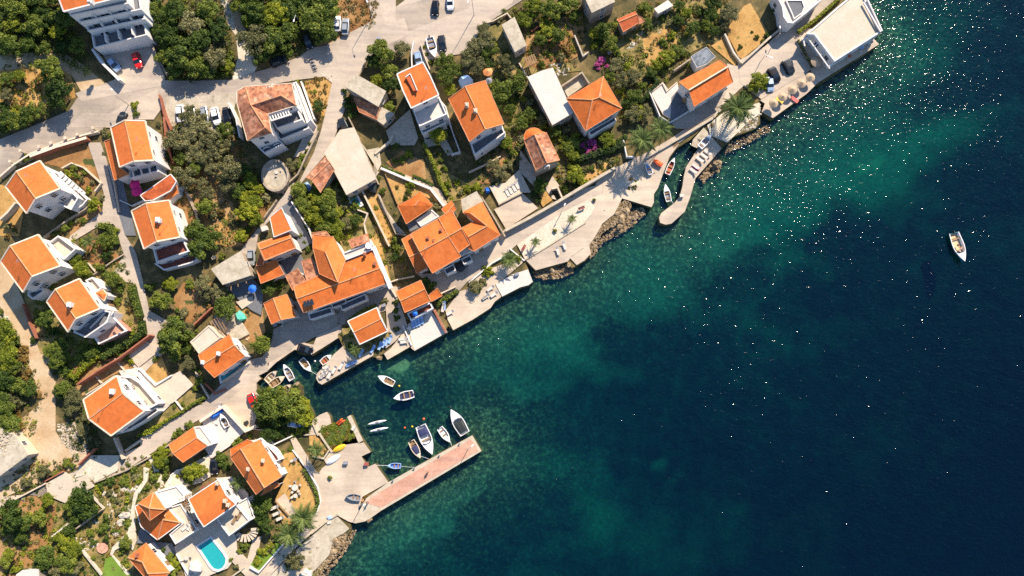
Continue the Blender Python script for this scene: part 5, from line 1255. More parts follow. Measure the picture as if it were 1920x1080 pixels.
VEG = {
'a': [(430,590,125,'M'),(500,790,135,'D'),(60,660,70,'M'),(160,640,60,'B'),(50,790,60,'O'),(230,960,90,'M'),(120,980,70,'B'),(50,1010,90,'D'),(330,930,75,'M'),(1130,890,45,'B'),(1150,960,40,'M'),(100,730,45,'Y'),(200,700,40,'O'),(30,900,50,'D'),(170,1040,70,'D')],
'b': [(170,440,150,'M'),(290,560,110,'M'),(480,500,110,'O'),(420,430,80,'O'),(560,560,65,'B'),(260,200,120,'O'),(130,100,110,'D'),(400,90,110,'M'),(480,240,120,'D'),(330,330,110,'D'),(120,590,80,'M'),(400,600,80,'D'),(60,300,100,'D'),(350,20,70,'O'),(520,380,60,'O'),
      (790,330,140,'O'),(840,440,100,'D'),(990,130,130,'B'),(1010,330,140,'M'),(1100,250,100,'M'),(770,70,120,'D'),(860,160,90,'D'),(1110,60,80,'D'),(1290,150,150,'M'),(1400,270,110,'M'),(1400,60,130,'M'),(1200,30,90,'D'),(660,50,80,'M'),(950,420,90,'D'),(250,970,95,'O'),(340,1020,80,'O'),(1330,900,60,'D')],
'c': [(30,100,120,'M'),(20,280,90,'M'),(520,450,110,'M'),(690,420,85,'O'),(580,600,85,'M'),(450,510,70,'D'),(610,720,80,'D'),(480,680,60,'B'),(590,910,60,'M'),(205,770,36,'D'),(230,840,50,'D'),(250,900,58,'D'),(265,965,48,'D'),(1050,520,90,'M'),(1070,650,90,'M'),(1130,580,80,'M'),(1250,500,100,'O'),(1300,400,90,'O'),(1380,280,65,'O'),(1330,560,80,'O'),(1420,420,80,'M'),(1100,760,60,'B'),(880,400,22,'B'),(900,460,22,'M'),(930,520,26,'M'),(540,850,50,'D'),(570,1000,40,'D')],
'd': [(60,350,90,'O'),(30,240,60,'O'),(165,160,40,'O'),(440,60,100,'B'),(590,80,110,'M'),(380,160,80,'B'),(730,30,100,'M'),(800,130,60,'M'),(560,240,80,'B'),(510,330,70,'M'),(660,300,80,'M'),(610,190,40,'O'),(200,520,80,'O'),(240,600,70,'O'),(330,650,60,'M'),(190,760,110,'M'),(310,720,90,'M'),(150,850,80,'M'),(250,920,60,'M'),(410,870,50,'O'),(430,960,70,'M'),(520,1010,60,'O'),(350,1040,70,'M'),(520,540,45,'M'),(690,500,50,'O'),(960,290,60,'B'),(1040,260,80,'M'),(1100,370,80,'M'),(960,390,50,'B'),(1150,440,50,'M'),(1010,350,50,'D'),
      (1030,510,46,'P'),(985,545,34,'P'),(1070,560,30,'P'),(1000,580,24,'P'),(1150,560,80,'O'),(1190,680,90,'O'),(1100,640,70,'M'),(1290,650,80,'O'),(1190,770,50,'B'),(1300,820,80,'M'),(1250,870,60,'D'),(1340,960,70,'B'),(1250,990,50,'M'),(780,180,30,'B'),(1400,70,60,'M'),(1230,560,50,'B'),(740,440,40,'Y'),(700,400,36,'Y'),(1380,150,36,'O'),(60,560,60,'D'),(40,480,60,'M')],
'e': [(330,50,60,'M'),(390,110,60,'B'),(330,170,60,'M'),(440,240,70,'D'),(620,30,85,'D'),(600,130,80,'D'),(750,110,95,'O'),(560,220,60,'M'),(620,260,60,'D'),(700,200,60,'O'),(270,300,50,'B'),(200,360,50,'M'),(230,480,80,'B'),(140,540,60,'B'),(310,420,60,'M'),(370,450,45,'M'),(90,610,60,'M'),(20,720,55,'M'),(50,820,50,'D'),(985,315,30,'M'),(1080,300,38,'D'),(845,395,28,'D'),(945,272,18,'D'),(1035,350,24,'M'),(160,855,18,'D'),(1010,680,85,'B'),(960,745,60,'B'),(1060,720,50,'B'),(880,850,90,'D'),(40,950,70,'O'),(510,100,50,'D'),(360,240,45,'Y'),(180,150,50,'M'),(250,200,40,'O'),(60,200,60,'M'),(1150,80,50,'D'),(20,60,50,'M')],
'g': [(630,420,50,'M'),(580,475,42,'B'),(640,490,40,'M'),(690,530,34,'O'),(710,460,38,'M'),(750,610,38,'B'),(780,550,30,'O'),(800,740,62,'B'),(215,350,50,'M'),(150,390,30,'M'),(880,130,45,'O'),(930,150,30,'M'),(700,870,40,'M'),(640,870,36,'O'),(540,930,50,'M'),(600,890,32,'B'),(460,980,50,'M'),(80,920,45,'O'),(120,950,32,'D'),(60,1000,30,'Y'),(900,980,42,'M'),(880,1040,60,'M'),(960,960,45,'B'),(20,80,70,'D'),(120,40,80,'M'),(200,30,60,'M'),(1340,60,32,'O'),(880,300,25,'O'),(860,680,35,'O')],
'h': [(110,200,110,'O'),(230,170,110,'O'),(330,80,105,'O'),(420,200,110,'O'),(540,110,80,'M'),(570,220,70,'O'),(290,300,100,'O'),(180,340,70,'M'),(390,330,90,'O'),(480,290,80,'O'),(220,500,110,'O'),(290,420,80,'M'),(440,420,80,'O'),(590,440,125,'O'),(580,560,100,'O'),(130,450,50,'M'),(340,560,60,'O'),(400,640,75,'O'),(380,750,80,'M'),(440,840,55,'O'),(290,960,110,'M'),(410,1010,100,'M'),(760,540,70,'B'),(820,600,60,'B'),(720,680,70,'B'),(800,720,80,'B'),(740,810,90,'B'),(810,860,70,'B'),(900,690,55,'O'),(680,1000,62,'B'),(740,950,36,'B'),(1110,400,60,'O'),(1165,400,58,'M'),(1200,330,36,'M'),(1240,280,28,'M'),(1265,220,24,'M'),(620,890,50,'O'),(520,800,45,'Y'),(700,450,70,'D'),(660,620,70,'D'),
      (1170,620,80,'M'),(1210,730,90,'M'),(1330,680,90,'B'),(1420,770,100,'M'),(1300,830,95,'B'),(1400,900,90,'M'),(1250,900,55,'D'),(1290,980,50,'B'),(500,180,70,'D'),(60,330,50,'M')],
'i': [(60,690,90,'M'),(130,810,70,'B'),(60,850,80,'B'),(130,930,80,'B'),(200,760,55,'O'),(290,750,55,'M'),(300,870,60,'M'),(220,900,60,'O'),(150,1000,60,'B'),(20,950,70,'O'),(1000,150,85,'B'),(490,520,38,'M'),(690,360,45,'M'),(750,310,48,'B'),(640,370,36,'M'),(640,250,40,'M'),(480,330,22,'M'),(770,560,50,'B'),(750,620,40,'M'),(1015,360,32,'M'),(1050,430,34,'M'),(1080,570,56,'B'),(1150,550,40,'B'),(1240,600,50,'B'),(1320,590,50,'B'),(1190,640,36,'O'),(1110,690,28,'B'),(980,750,40,'O'),(720,680,30,'D'),(530,620,38,'M'),(470,760,26,'M'),(630,1050,50,'M'),(650,590,24,'Y'),(940,690,20,'O'),(420,1000,24,'M'),(530,1000,26,'B')],
'j': [(310,220,60,'B'),(350,290,45,'M'),(200,400,62,'O'),(265,460,70,'O'),(230,530,56,'O'),(345,410,46,'O'),(50,590,45,'B'),(720,110,70,'M'),(815,110,50,'O'),(900,150,40,'B'),(880,220,60,'M'),(830,260,65,'M'),(870,320,60,'B'),(1030,205,56,'P'),(1065,255,46,'P'),(960,232,34,'P'),(1000,280,40,'P'),(1090,295,26,'P'),(1160,190,80,'B'),(1170,250,50,'M'),(900,480,90,'B'),(860,430,50,'B'),(950,540,55,'B'),(810,600,50,'M'),(760,500,26,'Y'),(1110,390,40,'O'),(1200,380,42,'O'),(1030,430,42,'D'),(600,580,66,'D'),(560,640,56,'D'),(585,700,36,'D'),(440,180,50,'O'),(420,260,36,'O'),(620,60,55,'M'),(790,180,50,'M'),(690,660,22,'O'),(1050,700,14,'O'),(1135,790,14,'O'),(860,660,26,'M'),(500,40,50,'O')],
'k': [(260,150,80,'O'),(310,110,55,'B'),(210,120,45,'M'),(240,700,26,'Y'),(270,770,30,'O'),(220,780,20,'M'),(280,720,18,'B'),(210,210,50,'O'),(350,660,14,'O')],
'l': [(640,210,70,'B'),(690,290,75,'B'),(730,340,55,'M'),(900,80,65,'M'),(905,180,65,'D'),(960,60,40,'M'),(860,280,55,'M'),(960,380,85,'M'),(1010,440,65,'D'),(900,340,55,'M'),(1000,560,50,'M'),(440,440,50,'M'),(1340,560,88,'M'),(1400,410,50,'B'),(1270,440,58,'D'),(390,720,85,'D'),(320,720,58,'M'),(460,820,55,'D'),(500,930,78,'M'),(420,980,66,'M'),(540,1030,66,'D'),(700,950,60,'M'),(760,1000,66,'M'),(830,980,55,'D'),(660,1040,50,'M'),(910,920,55,'D'),(1100,820,42,'B'),(1090,640,36,'Y'),(60,850,90,'B'),(60,1000,100,'B'),(130,900,60,'M'),(200,980,50,'Y'),(280,890,34,'D'),(10,650,36,'M'),(420,640,50,'D'),(1080,560,40,'O'),(1130,850,30,'B')],
'm': [(350,90,115,'M'),(100,420,62,'B'),(40,560,78,'M'),(260,420,52,'M'),(370,420,80,'O'),(400,500,60,'O'),(490,480,76,'O'),(560,620,108,'M'),(520,180,40,'M'),(680,20,55,'B'),(200,670,52,'O'),(150,640,28,'M'),(130,840,130,'M'),(70,920,95,'M'),(60,800,70,'O'),(210,800,75,'O'),(230,960,70,'M'),(130,1010,70,'M'),(855,930,88,'M'),(905,860,48,'D'),(920,440,80,'M'),(1010,430,55,'M'),(1250,120,34,'M'),(1220,60,30,'M'),(1190,10,30,'M'),(410,610,26,'Y'),(740,640,22,'Y')],
'n': [(620,60,36,'M'),(650,120,50,'M'),(640,190,48,'D'),(930,430,58,'D'),(900,390,40,'M'),(1410,310,58,'B'),(1310,440,66,'O'),(1370,390,40,'O'),(1340,460,40,'B'),(260,860,28,'M'),(240,800,26,'M'),(230,730,24,'O'),(650,795,38,'O'),(590,830,24,'O'),(250,930,36,'D'),(470,910,38,'O'),(400,935,28,'O'),(550,560,38,'O'),(550,860,28,'O'),(640,640,46,'D'),(650,700,38,'D'),(640,570,36,'D'),(520,580,20,'M')],
'o': [(160,680,56,'B'),(130,640,36,'M'),(60,800,56,'O'),(110,770,38,'O'),(415,560,46,'M'),(205,600,16,'M')],
'p': [(60,120,110,'B'),(110,210,85,'M'),(60,50,80,'B'),(40,330,110,'D'),(170,380,85,'M'),(250,400,75,'D'),(100,500,70,'O'),(180,510,58,'O'),(30,500,80,'D'),(210,150,50,'Y'),(240,250,44,'Y'),(510,90,78,'D'),(480,170,76,'M'),(540,240,60,'D'),(540,400,85,'M'),(500,430,66,'D'),(620,470,90,'O'),(600,560,80,'O'),(700,650,60,'O'),(700,740,66,'O'),(720,810,58,'O'),(820,850,48,'O'),(640,330,36,'B'),(600,290,48,'B'),(760,110,55,'D'),(820,70,50,'M'),(1050,130,58,'M'),(1110,170,40,'B'),(1400,50,58,'M'),(1220,780,34,'B'),(420,50,36,'M'),(1310,150,36,'M'),(260,340,40,'D'),(330,470,30,'Y'),(160,700,45,'Y'),(130,760,40,'Y'),(1000,400,20,'M'),(200,60,50,'Y')],
'q': [(250,270,66,'O'),(300,330,40,'M'),(330,420,56,'M'),(300,480,36,'M'),(930,640,140,'M'),(1060,620,145,'M'),(900,570,90,'M'),(1150,690,105,'B'),(1210,640,75,'B'),(1240,750,65,'B'),(1190,830,58,'B'),(1000,740,85,'D'),(880,770,55,'D'),(920,870,70,'D'),(1010,880,55,'D'),(860,650,70,'M'),(20,1000,58,'B'),(660,930,48,'B'),(630,960,34,'M'),(755,885,28,'B'),(250,800,46,'M'),(170,850,38,'M'),(130,880,34,'M'),(520,1060,56,'D'),(1100,1000,32,'M'),(1040,1030,28,'M'),(330,600,28,'B'),(190,620,26,'M'),(120,640,24,'M'),(290,500,22,'M')],
's': [(380,190,66,'O'),(350,250,58,'O'),(560,130,58,'M'),(610,150,38,'M'),(220,300,56,'O'),(400,440,66,'B'),(100,560,135,'D'),(180,620,110,'D'),(60,680,76,'M'),(180,740,66,'D'),(340,590,76,'M'),(360,520,46,'B'),(700,420,110,'D'),(630,480,95,'M'),(740,520,95,'D'),(650,590,66,'D'),(590,700,66,'D'),(560,800,76,'B'),(640,860,76,'B'),(480,760,56,'B'),(380,920,105,'D'),(340,1000,76,'D'),(560,960,100,'M'),(640,1000,76,'O'),(490,1030,76,'O'),(440,1060,56,'M'),(850,320,44,'D'),(930,280,50,'D'),(1040,290,50,'M'),(920,380,38,'O'),(1130,180,50,'M'),(1000,450,38,'O'),(1090,150,28,'M'),(1170,270,38,'B'),(990,540,42,'O'),(900,600,56,'M'),(880,680,56,'M'),(760,720,46,'M'),(960,700,36,'M'),(900,760,46,'D'),(790,790,38,'D'),(1080,640,46,'M'),(1060,800,66,'M'),(1040,860,46,'M'),(790,930,34,'M'),(1300,260,46,'M'),(1340,120,66,'B'),(1380,60,56,'B'),(1400,170,56,'M'),(1390,240,42,'M'),(80,900,66,'B'),(50,960,66,'M'),(130,1020,46,'B'),(150,800,46,'D'),(200,840,36,'M'),(490,510,24,'D'),(1330,310,36,'M'),(560,720,50,'M'),(850,440,30,'O'),(1030,380,26,'Y'),(1100,330,24,'B'),(320,680,40,'Y'),(380,700,34,'D'),(980,330,30,'Y')],
't': [(440,60,58,'B'),(500,110,58,'M'),(720,200,78,'B'),(700,270,58,'M'),(780,190,66,'B'),(640,220,38,'O'),(985,120,54,'D'),(1010,170,36,'D'),(1310,480,88,'D'),(1290,570,72,'D'),(1340,640,78,'D'),(1280,700,46,'D'),(540,920,46,'M'),(580,980,56,'B'),(560,1050,56,'M'),(500,1000,46,'M'),(1160,830,46,'M'),(1050,940,28,'M'),(1090,1000,26,'O'),(1120,870,32,'M'),(400,250,54,'M'),(350,330,36,'M'),(600,240,30,'B'),(480,860,32,'D'),(240,250,40,'O'),(1380,860,40,'O')],
'u': [(600,940,76,'O'),(560,990,56,'O'),(640,1000,36,'O'),(330,880,56,'B'),(280,960,46,'B'),(400,830,36,'B'),(440,760,40,'D'),(860,30,20,'Y')],
}
for tt, lst in VEG.items():
    for (x_, y_, r_, k_) in lst:
        q = PX(tt, (x_, y_))[0]; plant(q[0], q[1], r_ / 4.5 * (.86 if tt in 'spl' else .94), k_)
# woods at the upper frame edge: every crown placed by itself
def wood(poly, spacing, r0, r1, kinds, seed):
    rr = random.Random(seed); pts = []
    xs_ = [p[0] for p in poly]; ys_ = [p[1] for p in poly]
    for _ in range(1500):
        x_ = rr.uniform(min(xs_), max(xs_)); y_ = rr.uniform(min(ys_), max(ys_))
        if inside((x_, y_), poly) and all((x_ - a) ** 2 + (y_ - b) ** 2 > spacing ** 2 for a, b in pts):
            pts.append((x_, y_)); plant(x_, y_, rr.uniform(r0, r1), rr.choice(kinds))
wood([(-15, -15), (95, -15), (125, 40), (150, 85), (120, 96), (40, 92), (-15, 96)], 25, 15, 25, 'DDMMB', 3)
wood([(280, -15), (330, -15), (320, 60), (305, 120), (285, 60)], 22, 13, 20, 'DMM', 4)
wood([(440, -15), (600, -15), (590, 30), (470, 40)], 24, 16, 24, 'DMMB', 5)
wood([(-15, 600), (10, 600), (20, 800), (-15, 800)], 22, 14, 22, 'DMB', 6)

# ------------------------------------------------------------------ palms
def frond_mesh(name, n=13, droop=.55, L=1.0):
    v = []; f = []; t_ = []
    for k in range(n):
        s0 = (k + .5) / n; x = L * s0; z = .16 * math.sin(s0 * 2.2) - droop * s0 ** 2.2 * .55
        w_ = .15 * math.sin(math.pi * min(1, s0 * .9 + .12)) + .03
        for sgn in (-1, 1):
            b0 = len(v)
            v += [(x - .02, 0, z), (x + .035, 0, z), (x + .13, sgn * w_, z - .05 - .05 * s0), (x + .10, sgn * w_, z - .06 - .05 * s0)]
            f.append((b0, b0 + 1, b0 + 2, b0 + 3)); t_.append(.3 + .6 * ((k * 7) % 5) / 5)
    b0 = len(v)
    for k in range(6):
        s0 = k / 5; v += [(L * s0, -.012, .16 * math.sin(s0 * 2.2) - droop * s0 ** 2.2 * .55 + .01), (L * s0, .012, .16 * math.sin(s0 * 2.2) - droop * s0 ** 2.2 * .55 + .01)]
    for k in range(5): f.append((b0 + 2 * k, b0 + 2 * k + 1, b0 + 2 * k + 3, b0 + 2 * k + 2)); t_.append(.9)
    return mesh(name, v, f, M['leaf_palm'], tint=t_)
FR = [frond_mesh('frond', 14, .35), frond_mesh('frond', 14, .75), frond_mesh('frond', 13, 1.15)]
def palm(px, py, rpx, h, label, n=30, kind=None):
    b0 = gnd(px, py); p = at(px, py, b0.z + h); b = Vector((p.x, p.y, g(p.x, p.y)))
    o = root('palm_tree', b, label, 'palm tree'); r_ = rpx * .118
    m_ = MB(); 
    for k in range(6):
        m_.tube((0, 0, h * k / 6 - (.5 if k == 0 else 0)), (0, 0, h * (k + 1) / 6), .045 * r_ + .12, .04 * r_ + .08, 9)
    o2 = lobj('trunk', m_.me('trunk', M['trunk']), o)
    for k in range(n):
        ring_ = k % 3
        s_ = r_ * (1.0 if ring_ else .8) * (.85 + .25 * vr.random())
        lobj('frond', FR[ring_] if ring_ != 0 else FR[0], o, (0, 0, h - .1), (0, math.radians((-32, -10, 12)[ring_] + vr.uniform(-6, 6)), 2 * math.pi * k / n * 1.0 + vr.uniform(-.12, .12)), (s_, s_ * 1.15, s_))
palm(1204, 262, 30, 7.5, 'large fan of green palm fronds nearer the chapel, of the touching pair', 34)
palm(1239, 242, 27, 7.0, 'lighter green palm beside the patio, of the touching pair', 30)
palm(1384, 203, 34, 6.0, 'large dark palm leaning over the rocky shore by the car park', 34)
palm(1072, 410, 11, 2.6, 'small palm on the promenade near the far red bench', 18)
palm(1004, 453, 11, 2.6, 'small palm on the promenade near the near red bench', 18)
palm(954, 487, 20, 3.0, 'bushy yellowish palm at the corner of the bathing platform', 26)
palm(592, 843, 18, 4.5, 'palm between the harbour yard and the weedy basin', 24)
palm(568, 972, 28, 6.0, 'tall grey-green palm at the end of the curved hedge', 34)
palm(543, 1002, 27, 5.5, 'grey-green palm beside the lower lane wall', 32)
palm(446, 905, 17, 3.0, 'bright green banana palm between the two villa houses', 18)
palm(163, 452, 14, 3.0, 'small palm in the dry garden beside the driveway', 18)
palm(665, 657, 14, 3.0, 'small palm at the corner of the lounger quay', 20)

# ------------------------------------------------------------------ hedges
def hedge(t_, pts, wpx, h, kind, label):
    p_ = [gnd(*q) for q in PX(t_, *pts)]
    L_ = []; wd = wpx * .12 / 2
    for a, b in zip(p_[:-1], p_[1:]):
        n_ = max(1, int((b - a).length / (wd * .8)))
        for k in range(n_):
            q = a + (b - a) * (k / n_); L_.append((q.x + vr.uniform(-.15, .15), q.y + vr.uniform(-.15, .15), q.z + h * .55, wd * vr.uniform(.9, 1.15)))
    tot = sum((b - a).length for a, b in zip(p_[:-1], p_[1:]))
    v, f, tn = leaf_cloud(L_, int(tot * wd * 95) + 60, .16, len(L_), h * .5 / wd)
    v = v.tolist(); f = f.tolist(); tn = tn.tolist()
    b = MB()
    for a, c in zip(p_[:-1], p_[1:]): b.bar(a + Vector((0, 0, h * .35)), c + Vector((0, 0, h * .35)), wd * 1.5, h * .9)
    o_ = len(v); v += b.v; f += [tuple(i + o_ for i in q) for q in b.f]; tn += [.05] * len(b.f)  # core bars take the darkest tint, painting the shade between the leaves
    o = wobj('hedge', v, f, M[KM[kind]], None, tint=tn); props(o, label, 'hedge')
hedge('l', [(1130, 430), (1160, 560), (1200, 700)], 15, 1.6, 'M', 'wide dark clipped hedge along the upper stretch of the access road')
hedge('l', [(1210, 730), (1225, 830), (1100, 920), (880, 1040)], 14, 1.6, 'M', 'clipped hedge turning the corner at the access road bend')
hedge('p', [(840, 130), (700, 260), (640, 320)], 10, 1.5, 'B', 'bright hedge running down behind the dark retaining wall')
hedge('g', [(850, 925), (930, 925), (980, 1000), (1000, 1080)], 13, 1.4, 'M', 'curved clipped hedge round the small dry garden')
hedge('i', [(885, 240), (960, 390), (1020, 560), (1080, 670)], 9, 1.6, 'B', 'long straight hedge running down from the shaded court')
hedge('j', [(1090, 300), (1200, 250), (1325, 165)], 9, 1.5, 'M', 'straight hedge beside the pair of touching palms')
hedge('j', [(880, 370), (1040, 330), (1180, 290), (1300, 230)], 14, 1.6, 'D', 'dark hedge in the shade inland of the promenade wall')
hedge('f', [(425, 285), (560, 190), (700, 60), (790, -20)], 8, 1.5, 'B', 'long narrow hedge between restaurant roof and shaded lane')
hedge('f', [(425, 350), (470, 440), (545, 580)], 5, 1.1, 'O', 'flowering hedge along the car park edge')
hedge('u', [(680, 170), (730, 260), (790, 380), (800, 460), (770, 540)], 6, 1.2, 'M', 'curved low hedge round the dry garden by the harbour yard')
hedge('n', [(1000, 590), (1080, 530), (1170, 475)], 10, 1.3, 'M', 'dark green hedge beside the lounger quay')
hedge('n', [(260, 720), (380, 640), (480, 600)], 8, 1.2, 'M', 'green hedge along the shaded lane behind the small cottage')
hedge('q', [(-120, 860), (0, 800), (120, 730), (220, 670)], 6, 1.1, 'B', 'yellow-green hedge at the upper edge of the lane')
hedge('p', [(1180, 790), (1280, 770), (1440, 650)], 6, 1.1, 'B', 'yellow-green hedge below the broad orange house')
hedge('q', [(230, 660), (320, 600), (400, 560)], 6, 1.0, 'M', 'small green hedge round the triangular flower bed')
hedge('i', [(530, 420), (620, 460), (720, 500)], 6, 1.0, 'M', 'low hedge on the sunny side of the white garden wall')
hedge('i', [(790, 500), (860, 530), (960, 580)], 6, 1.0, 'M', 'low hedge beyond the bend in the white garden wall')
hedge('e', [(100, 640), (200, 560), (380, 440)], 10, 1.4, 'M', 'overgrown hedge along the shaded back lane')
hedge('e', [(0, 870), (150, 760 - 60), (60, 640)], 10, 1.2, 'D', 'dark hedge in the shade behind the white patio')
hedge('q', [(1200, 560), (1250, 640), (1290, 720)], 9, 1.3, 'B', 'leafy hedge at the edge of the harbour water')

# ------------------------------------------------------------------ ground cover (uncountable)
def cover(name, poly, n, kinds, label, r0=.25, r1=.8, per=12, seed=1, t_='x'):
    rr = random.Random(seed); pl = PX(t_, *poly)
    xs_ = [p[0] for p in pl]; ys_ = [p[1] for p in pl]
    byk = {}
    while n > 0:
        x_ = rr.uniform(min(xs_), max(xs_)); y_ = rr.uniform(min(ys_), max(ys_))
        if not inside((x_, y_), pl): n -= .2; continue
        n -= 1; p = gnd(x_, y_); r_ = rr.uniform(r0, r1) * rr.uniform(.5, 1)
        byk.setdefault(rr.choice(kinds), []).append((p.x, p.y, p.z + r_ * .2, r_))
    for k_, L_ in byk.items():
        v, f, tn = leaf_cloud(L_, len(L_) * per, .17, seed, .6)
        c = Vector(v.mean(0))
        o = wobj(name, v.tolist(), f.tolist(), M[KM[k_]], None, tint=tn.tolist())
        props(o, f"{ADJ[k_]} {label}", name, None, 'stuff')
cover('undergrowth', [(-20, -20), (110, -20), (180, 140), (80, 110), (-20, 110)], 260, 'DDM', 'undergrowth on the wooded corner slope', .5, 1.4, 30, 1)
cover('undergrowth', [(285, -20), (425, -20), (440, 148), (315, 150)], 300, 'DDM', 'undergrowth between drive and stony track', .5, 1.4, 30, 2)
cover('undergrowth', [(440, -20), (610, -20), (620, 60), (560, 100), (480, 120)], 260, 'DDM', 'undergrowth of the roadside copse', .5, 1.4, 30, 3)
cover('undergrowth', [(-20, 130), (80, 110), (140, 150), (130, 200), (60, 230), (-20, 250)], 260, 'MOYB', 'scrub on the bank over the road', .3, 1.0, 22, 4)
cover('undergrowth', [(310, 230), (440, 230), (510, 330), (520, 380), (460, 460), (320, 460), (300, 340)], 520, 'OMYD', 'scrub under the olive trees', .3, 1.1, 20, 5)
cover('undergrowth', [(940, 20), (1090, 0), (1100, 60), (1080, 130), (1000, 140)], 300, 'BMDY', 'scrub of the roadside orchard', .3, .9, 22, 6)
cover('undergrowth', [(900, 60), (960, 100), (985, 150), (1040, 240), (960, 300), (920, 200), (905, 140)], 350, 'MOBD', 'scrub beside the narrow shed', .3, 1.0, 22, 7)
cover('undergrowth', [(1100, 60), (1200, 10), (1380, -20), (1360, 60), (1300, 110), (1210, 190), (1160, 230), (1130, 150)], 700, 'MOBYD', 'mixed scrub of the large upper orchard', .3, 1.0, 22, 8)
cover('undergrowth', [(760, 230), (870, 290), (900, 380), (840, 370), (790, 270)], 160, 'BMO', 'garden weeds below the tall white house', .2, .7, 16, 9)
cover('undergrowth', [(880, 260), (960, 250), (1000, 330), (900, 370)], 150, 'OMD', 'garden plants beside the chapel', .2, .7, 16, 10)
cover('undergrowth', [(1020, 260), (1150, 240), (1160, 310), (1060, 370), (1040, 330)], 330, 'MBOD', 'garden plants seaward of the chapel', .25, .8, 20, 11)
cover('undergrowth', [(-20, 560), (30, 620), (90, 740), (60, 830), (-20, 830)], 300, 'BMYO', 'scrub beside the dirt track', .3, 1.0, 20, 12)
cover('undergrowth', [(60, 560), (150, 580), (260, 600), (250, 640), (140, 720), (90, 690)], 330, 'DMB', 'garden growth below the pink terrace', .3, 1.0, 20, 13)
cover('undergrowth', [(130, 440), (220, 440), (260, 560), (180, 560)], 170, 'MBO', 'garden plants beside the white annex', .2, .7, 16, 14)
cover('undergrowth', [(90, 640), (170, 780), (190, 850), (150, 880), (110, 740)], 160, 'MOD', 'scrub below the dirt track', .3, .9, 18, 15)
cover('undergrowth', [(0, 900), (60, 870), (150, 870), (290, 850), (330, 900), (250, 960), (240, 1090), (0, 1090)], 1000, 'MDBOY', 'rock garden planting', .25, .8, 20, 16)
cover('undergrowth', [(545, 350), (650, 330), (690, 400), (650, 460), (600, 450)], 330, 'BMD', 'thick garden growth between lane and concrete roof', .3, .9, 22, 17)
cover('undergrowth', [(360, 590), (380, 540), (430, 560), (420, 640), (330, 680)], 120, 'MOY', 'scrub above the lane house', .2, .8, 16, 18)
cover('undergrowth', [(630, 580), (650, 620), (690, 660), (740, 630), (720, 650), (660, 680), (640, 640)], 110, 'OM', 'shoreline shrubs round the cottage', .2, .7, 16, 19)
cover('undergrowth', [(480, 730), (560, 720), (600, 800), (560, 830), (490, 810)], 240, 'DMB', 'undergrowth below the harbour trees', .3, 1.0, 22, 20)
cover('undergrowth', [(470, 1030), (530, 950), (600, 960), (600, 1080), (480, 1080)], 120, 'OBM', 'shrubs by the lower lane', .2, .7, 16, 21)
cover('seaweed', [(602, 800), (625, 795), (656, 790), (670, 818), (625, 838), (610, 830)], 800, 'BBBY', 'weeds and algae filling the small basin', .2, .7, 18, 22)
cover('dry_weeds', [(0, 840), (60, 860), (150, 860), (110, 900), (40, 900)], 130, 'YO', 'weeds round the unfinished house', .2, .6, 12, 23)
cover('dry_weeds', [(640, 0), (710, 0), (700, 50), (640, 60)], 120, 'YYO', 'weeds in the dirt parking lot', .2, .8, 12, 24)
cover('dry_weeds', [(555, 150), (622, 142), (605, 230), (580, 220)], 120, 'YYB', 'weeds on the road verge', .2, .6, 12, 25)
cover('dry_weeds', [(690, 400), (730, 380), (800, 420), (790, 470), (730, 560)], 150, 'YBM', 'weeds in the walled strips', .2, .6, 12, 26)
# ------------------------------------------------------------------ walls and fences
def low_wall(t_, pts, h, label, wd=.3, mat='stone_wall', name='garden_wall', cap=None, base_dz=0.0):
    p_ = [gnd(q[0], q[1], h) for q in PX(t_, *pts)]
    b = MB(); c_ = MB()
    for i, (a, q) in enumerate(zip(p_[:-1], p_[1:])):
        a, q = Vector(a), Vector(q); e = (q - a); e.z = 0
        if e.length < .05: continue
        e.normalize(); s_ = Vector((-e.y, e.x, 0)) * wd / 2
        a2 = a - e * (wd / 2 - .002 * i); q2 = q + e * (wd / 2 - .002 * i)
        za, zq = g(a.x, a.y), g(q.x, q.y); hh_ = h - .003 * i
        vs = []
        for pt, z0 in ((a2, za), (q2, zq)):
            for sg in (-1, 1): vs += [(pt.x + sg * s_.x, pt.y + sg * s_.y, z0 - .6), (pt.x + sg * s_.x, pt.y + sg * s_.y, z0 + hh_)]
        b.add(vs, [(0, 1, 5, 4), (2, 6, 7, 3), (1, 3, 7, 5), (0, 2, 3, 1), (4, 5, 7, 6), (0, 4, 6, 2)])
        if cap: c_.bar((a2.x, a2.y, za + hh_ + .05), (q2.x, q2.y, zq + hh_ + .05), wd + .12, .09)
    if cap:
        o = root(name, p_[0], label, 'wall')
        b.world('wall_body', M[mat], o); c_.world('coping', M[cap], o)
    else:
        o = b.world(name, M[mat]); props(o, label, 'wall')
    return o
W_ = low_wall
W_('g', [(260, 325), (480, 245), (720, 175)], 1.6, 'red brick wall along the main road above the three-storey house', .5, 'redwall', cap='verge')
W_('g', [(0, 500), (120, 395), (260, 305), (480, 225), (700, 150), (820, 120)], 1.1, 'pale roadside wall with posts along the main road', .25, 'cream', cap='verge')
W_('g', [(525, 425), (600, 385), (700, 420), (850, 555), (800, 620)], .9, 'low pale wall round the three-storey house garden', .3, 'cream')
W_('g', [(0, 855), (60, 800), (120, 725)], 1.6, 'curved grey retaining wall at the western frame edge', .5, 'cream')
W_('g', [(350, 1020), (560, 870), (720, 770), (790, 700)], 1.1, 'long thin wall between the two western houses', .3, 'stone_wall')
W_('g', [(1010, 700), (1110, 745), (1210, 700)], .8, 'low wall round the shaded umbrella yard', .2, 'white')
W_('g', [(915, 400), (960, 560), (1000, 790)], .8, 'low wall between access road and side yard', .25, 'cream')
W_('g', [(1380, 0), (1400, 180), (1440, 330)], 1.2, 'red brick wall beside the tall white east wall', .4, 'redwall')
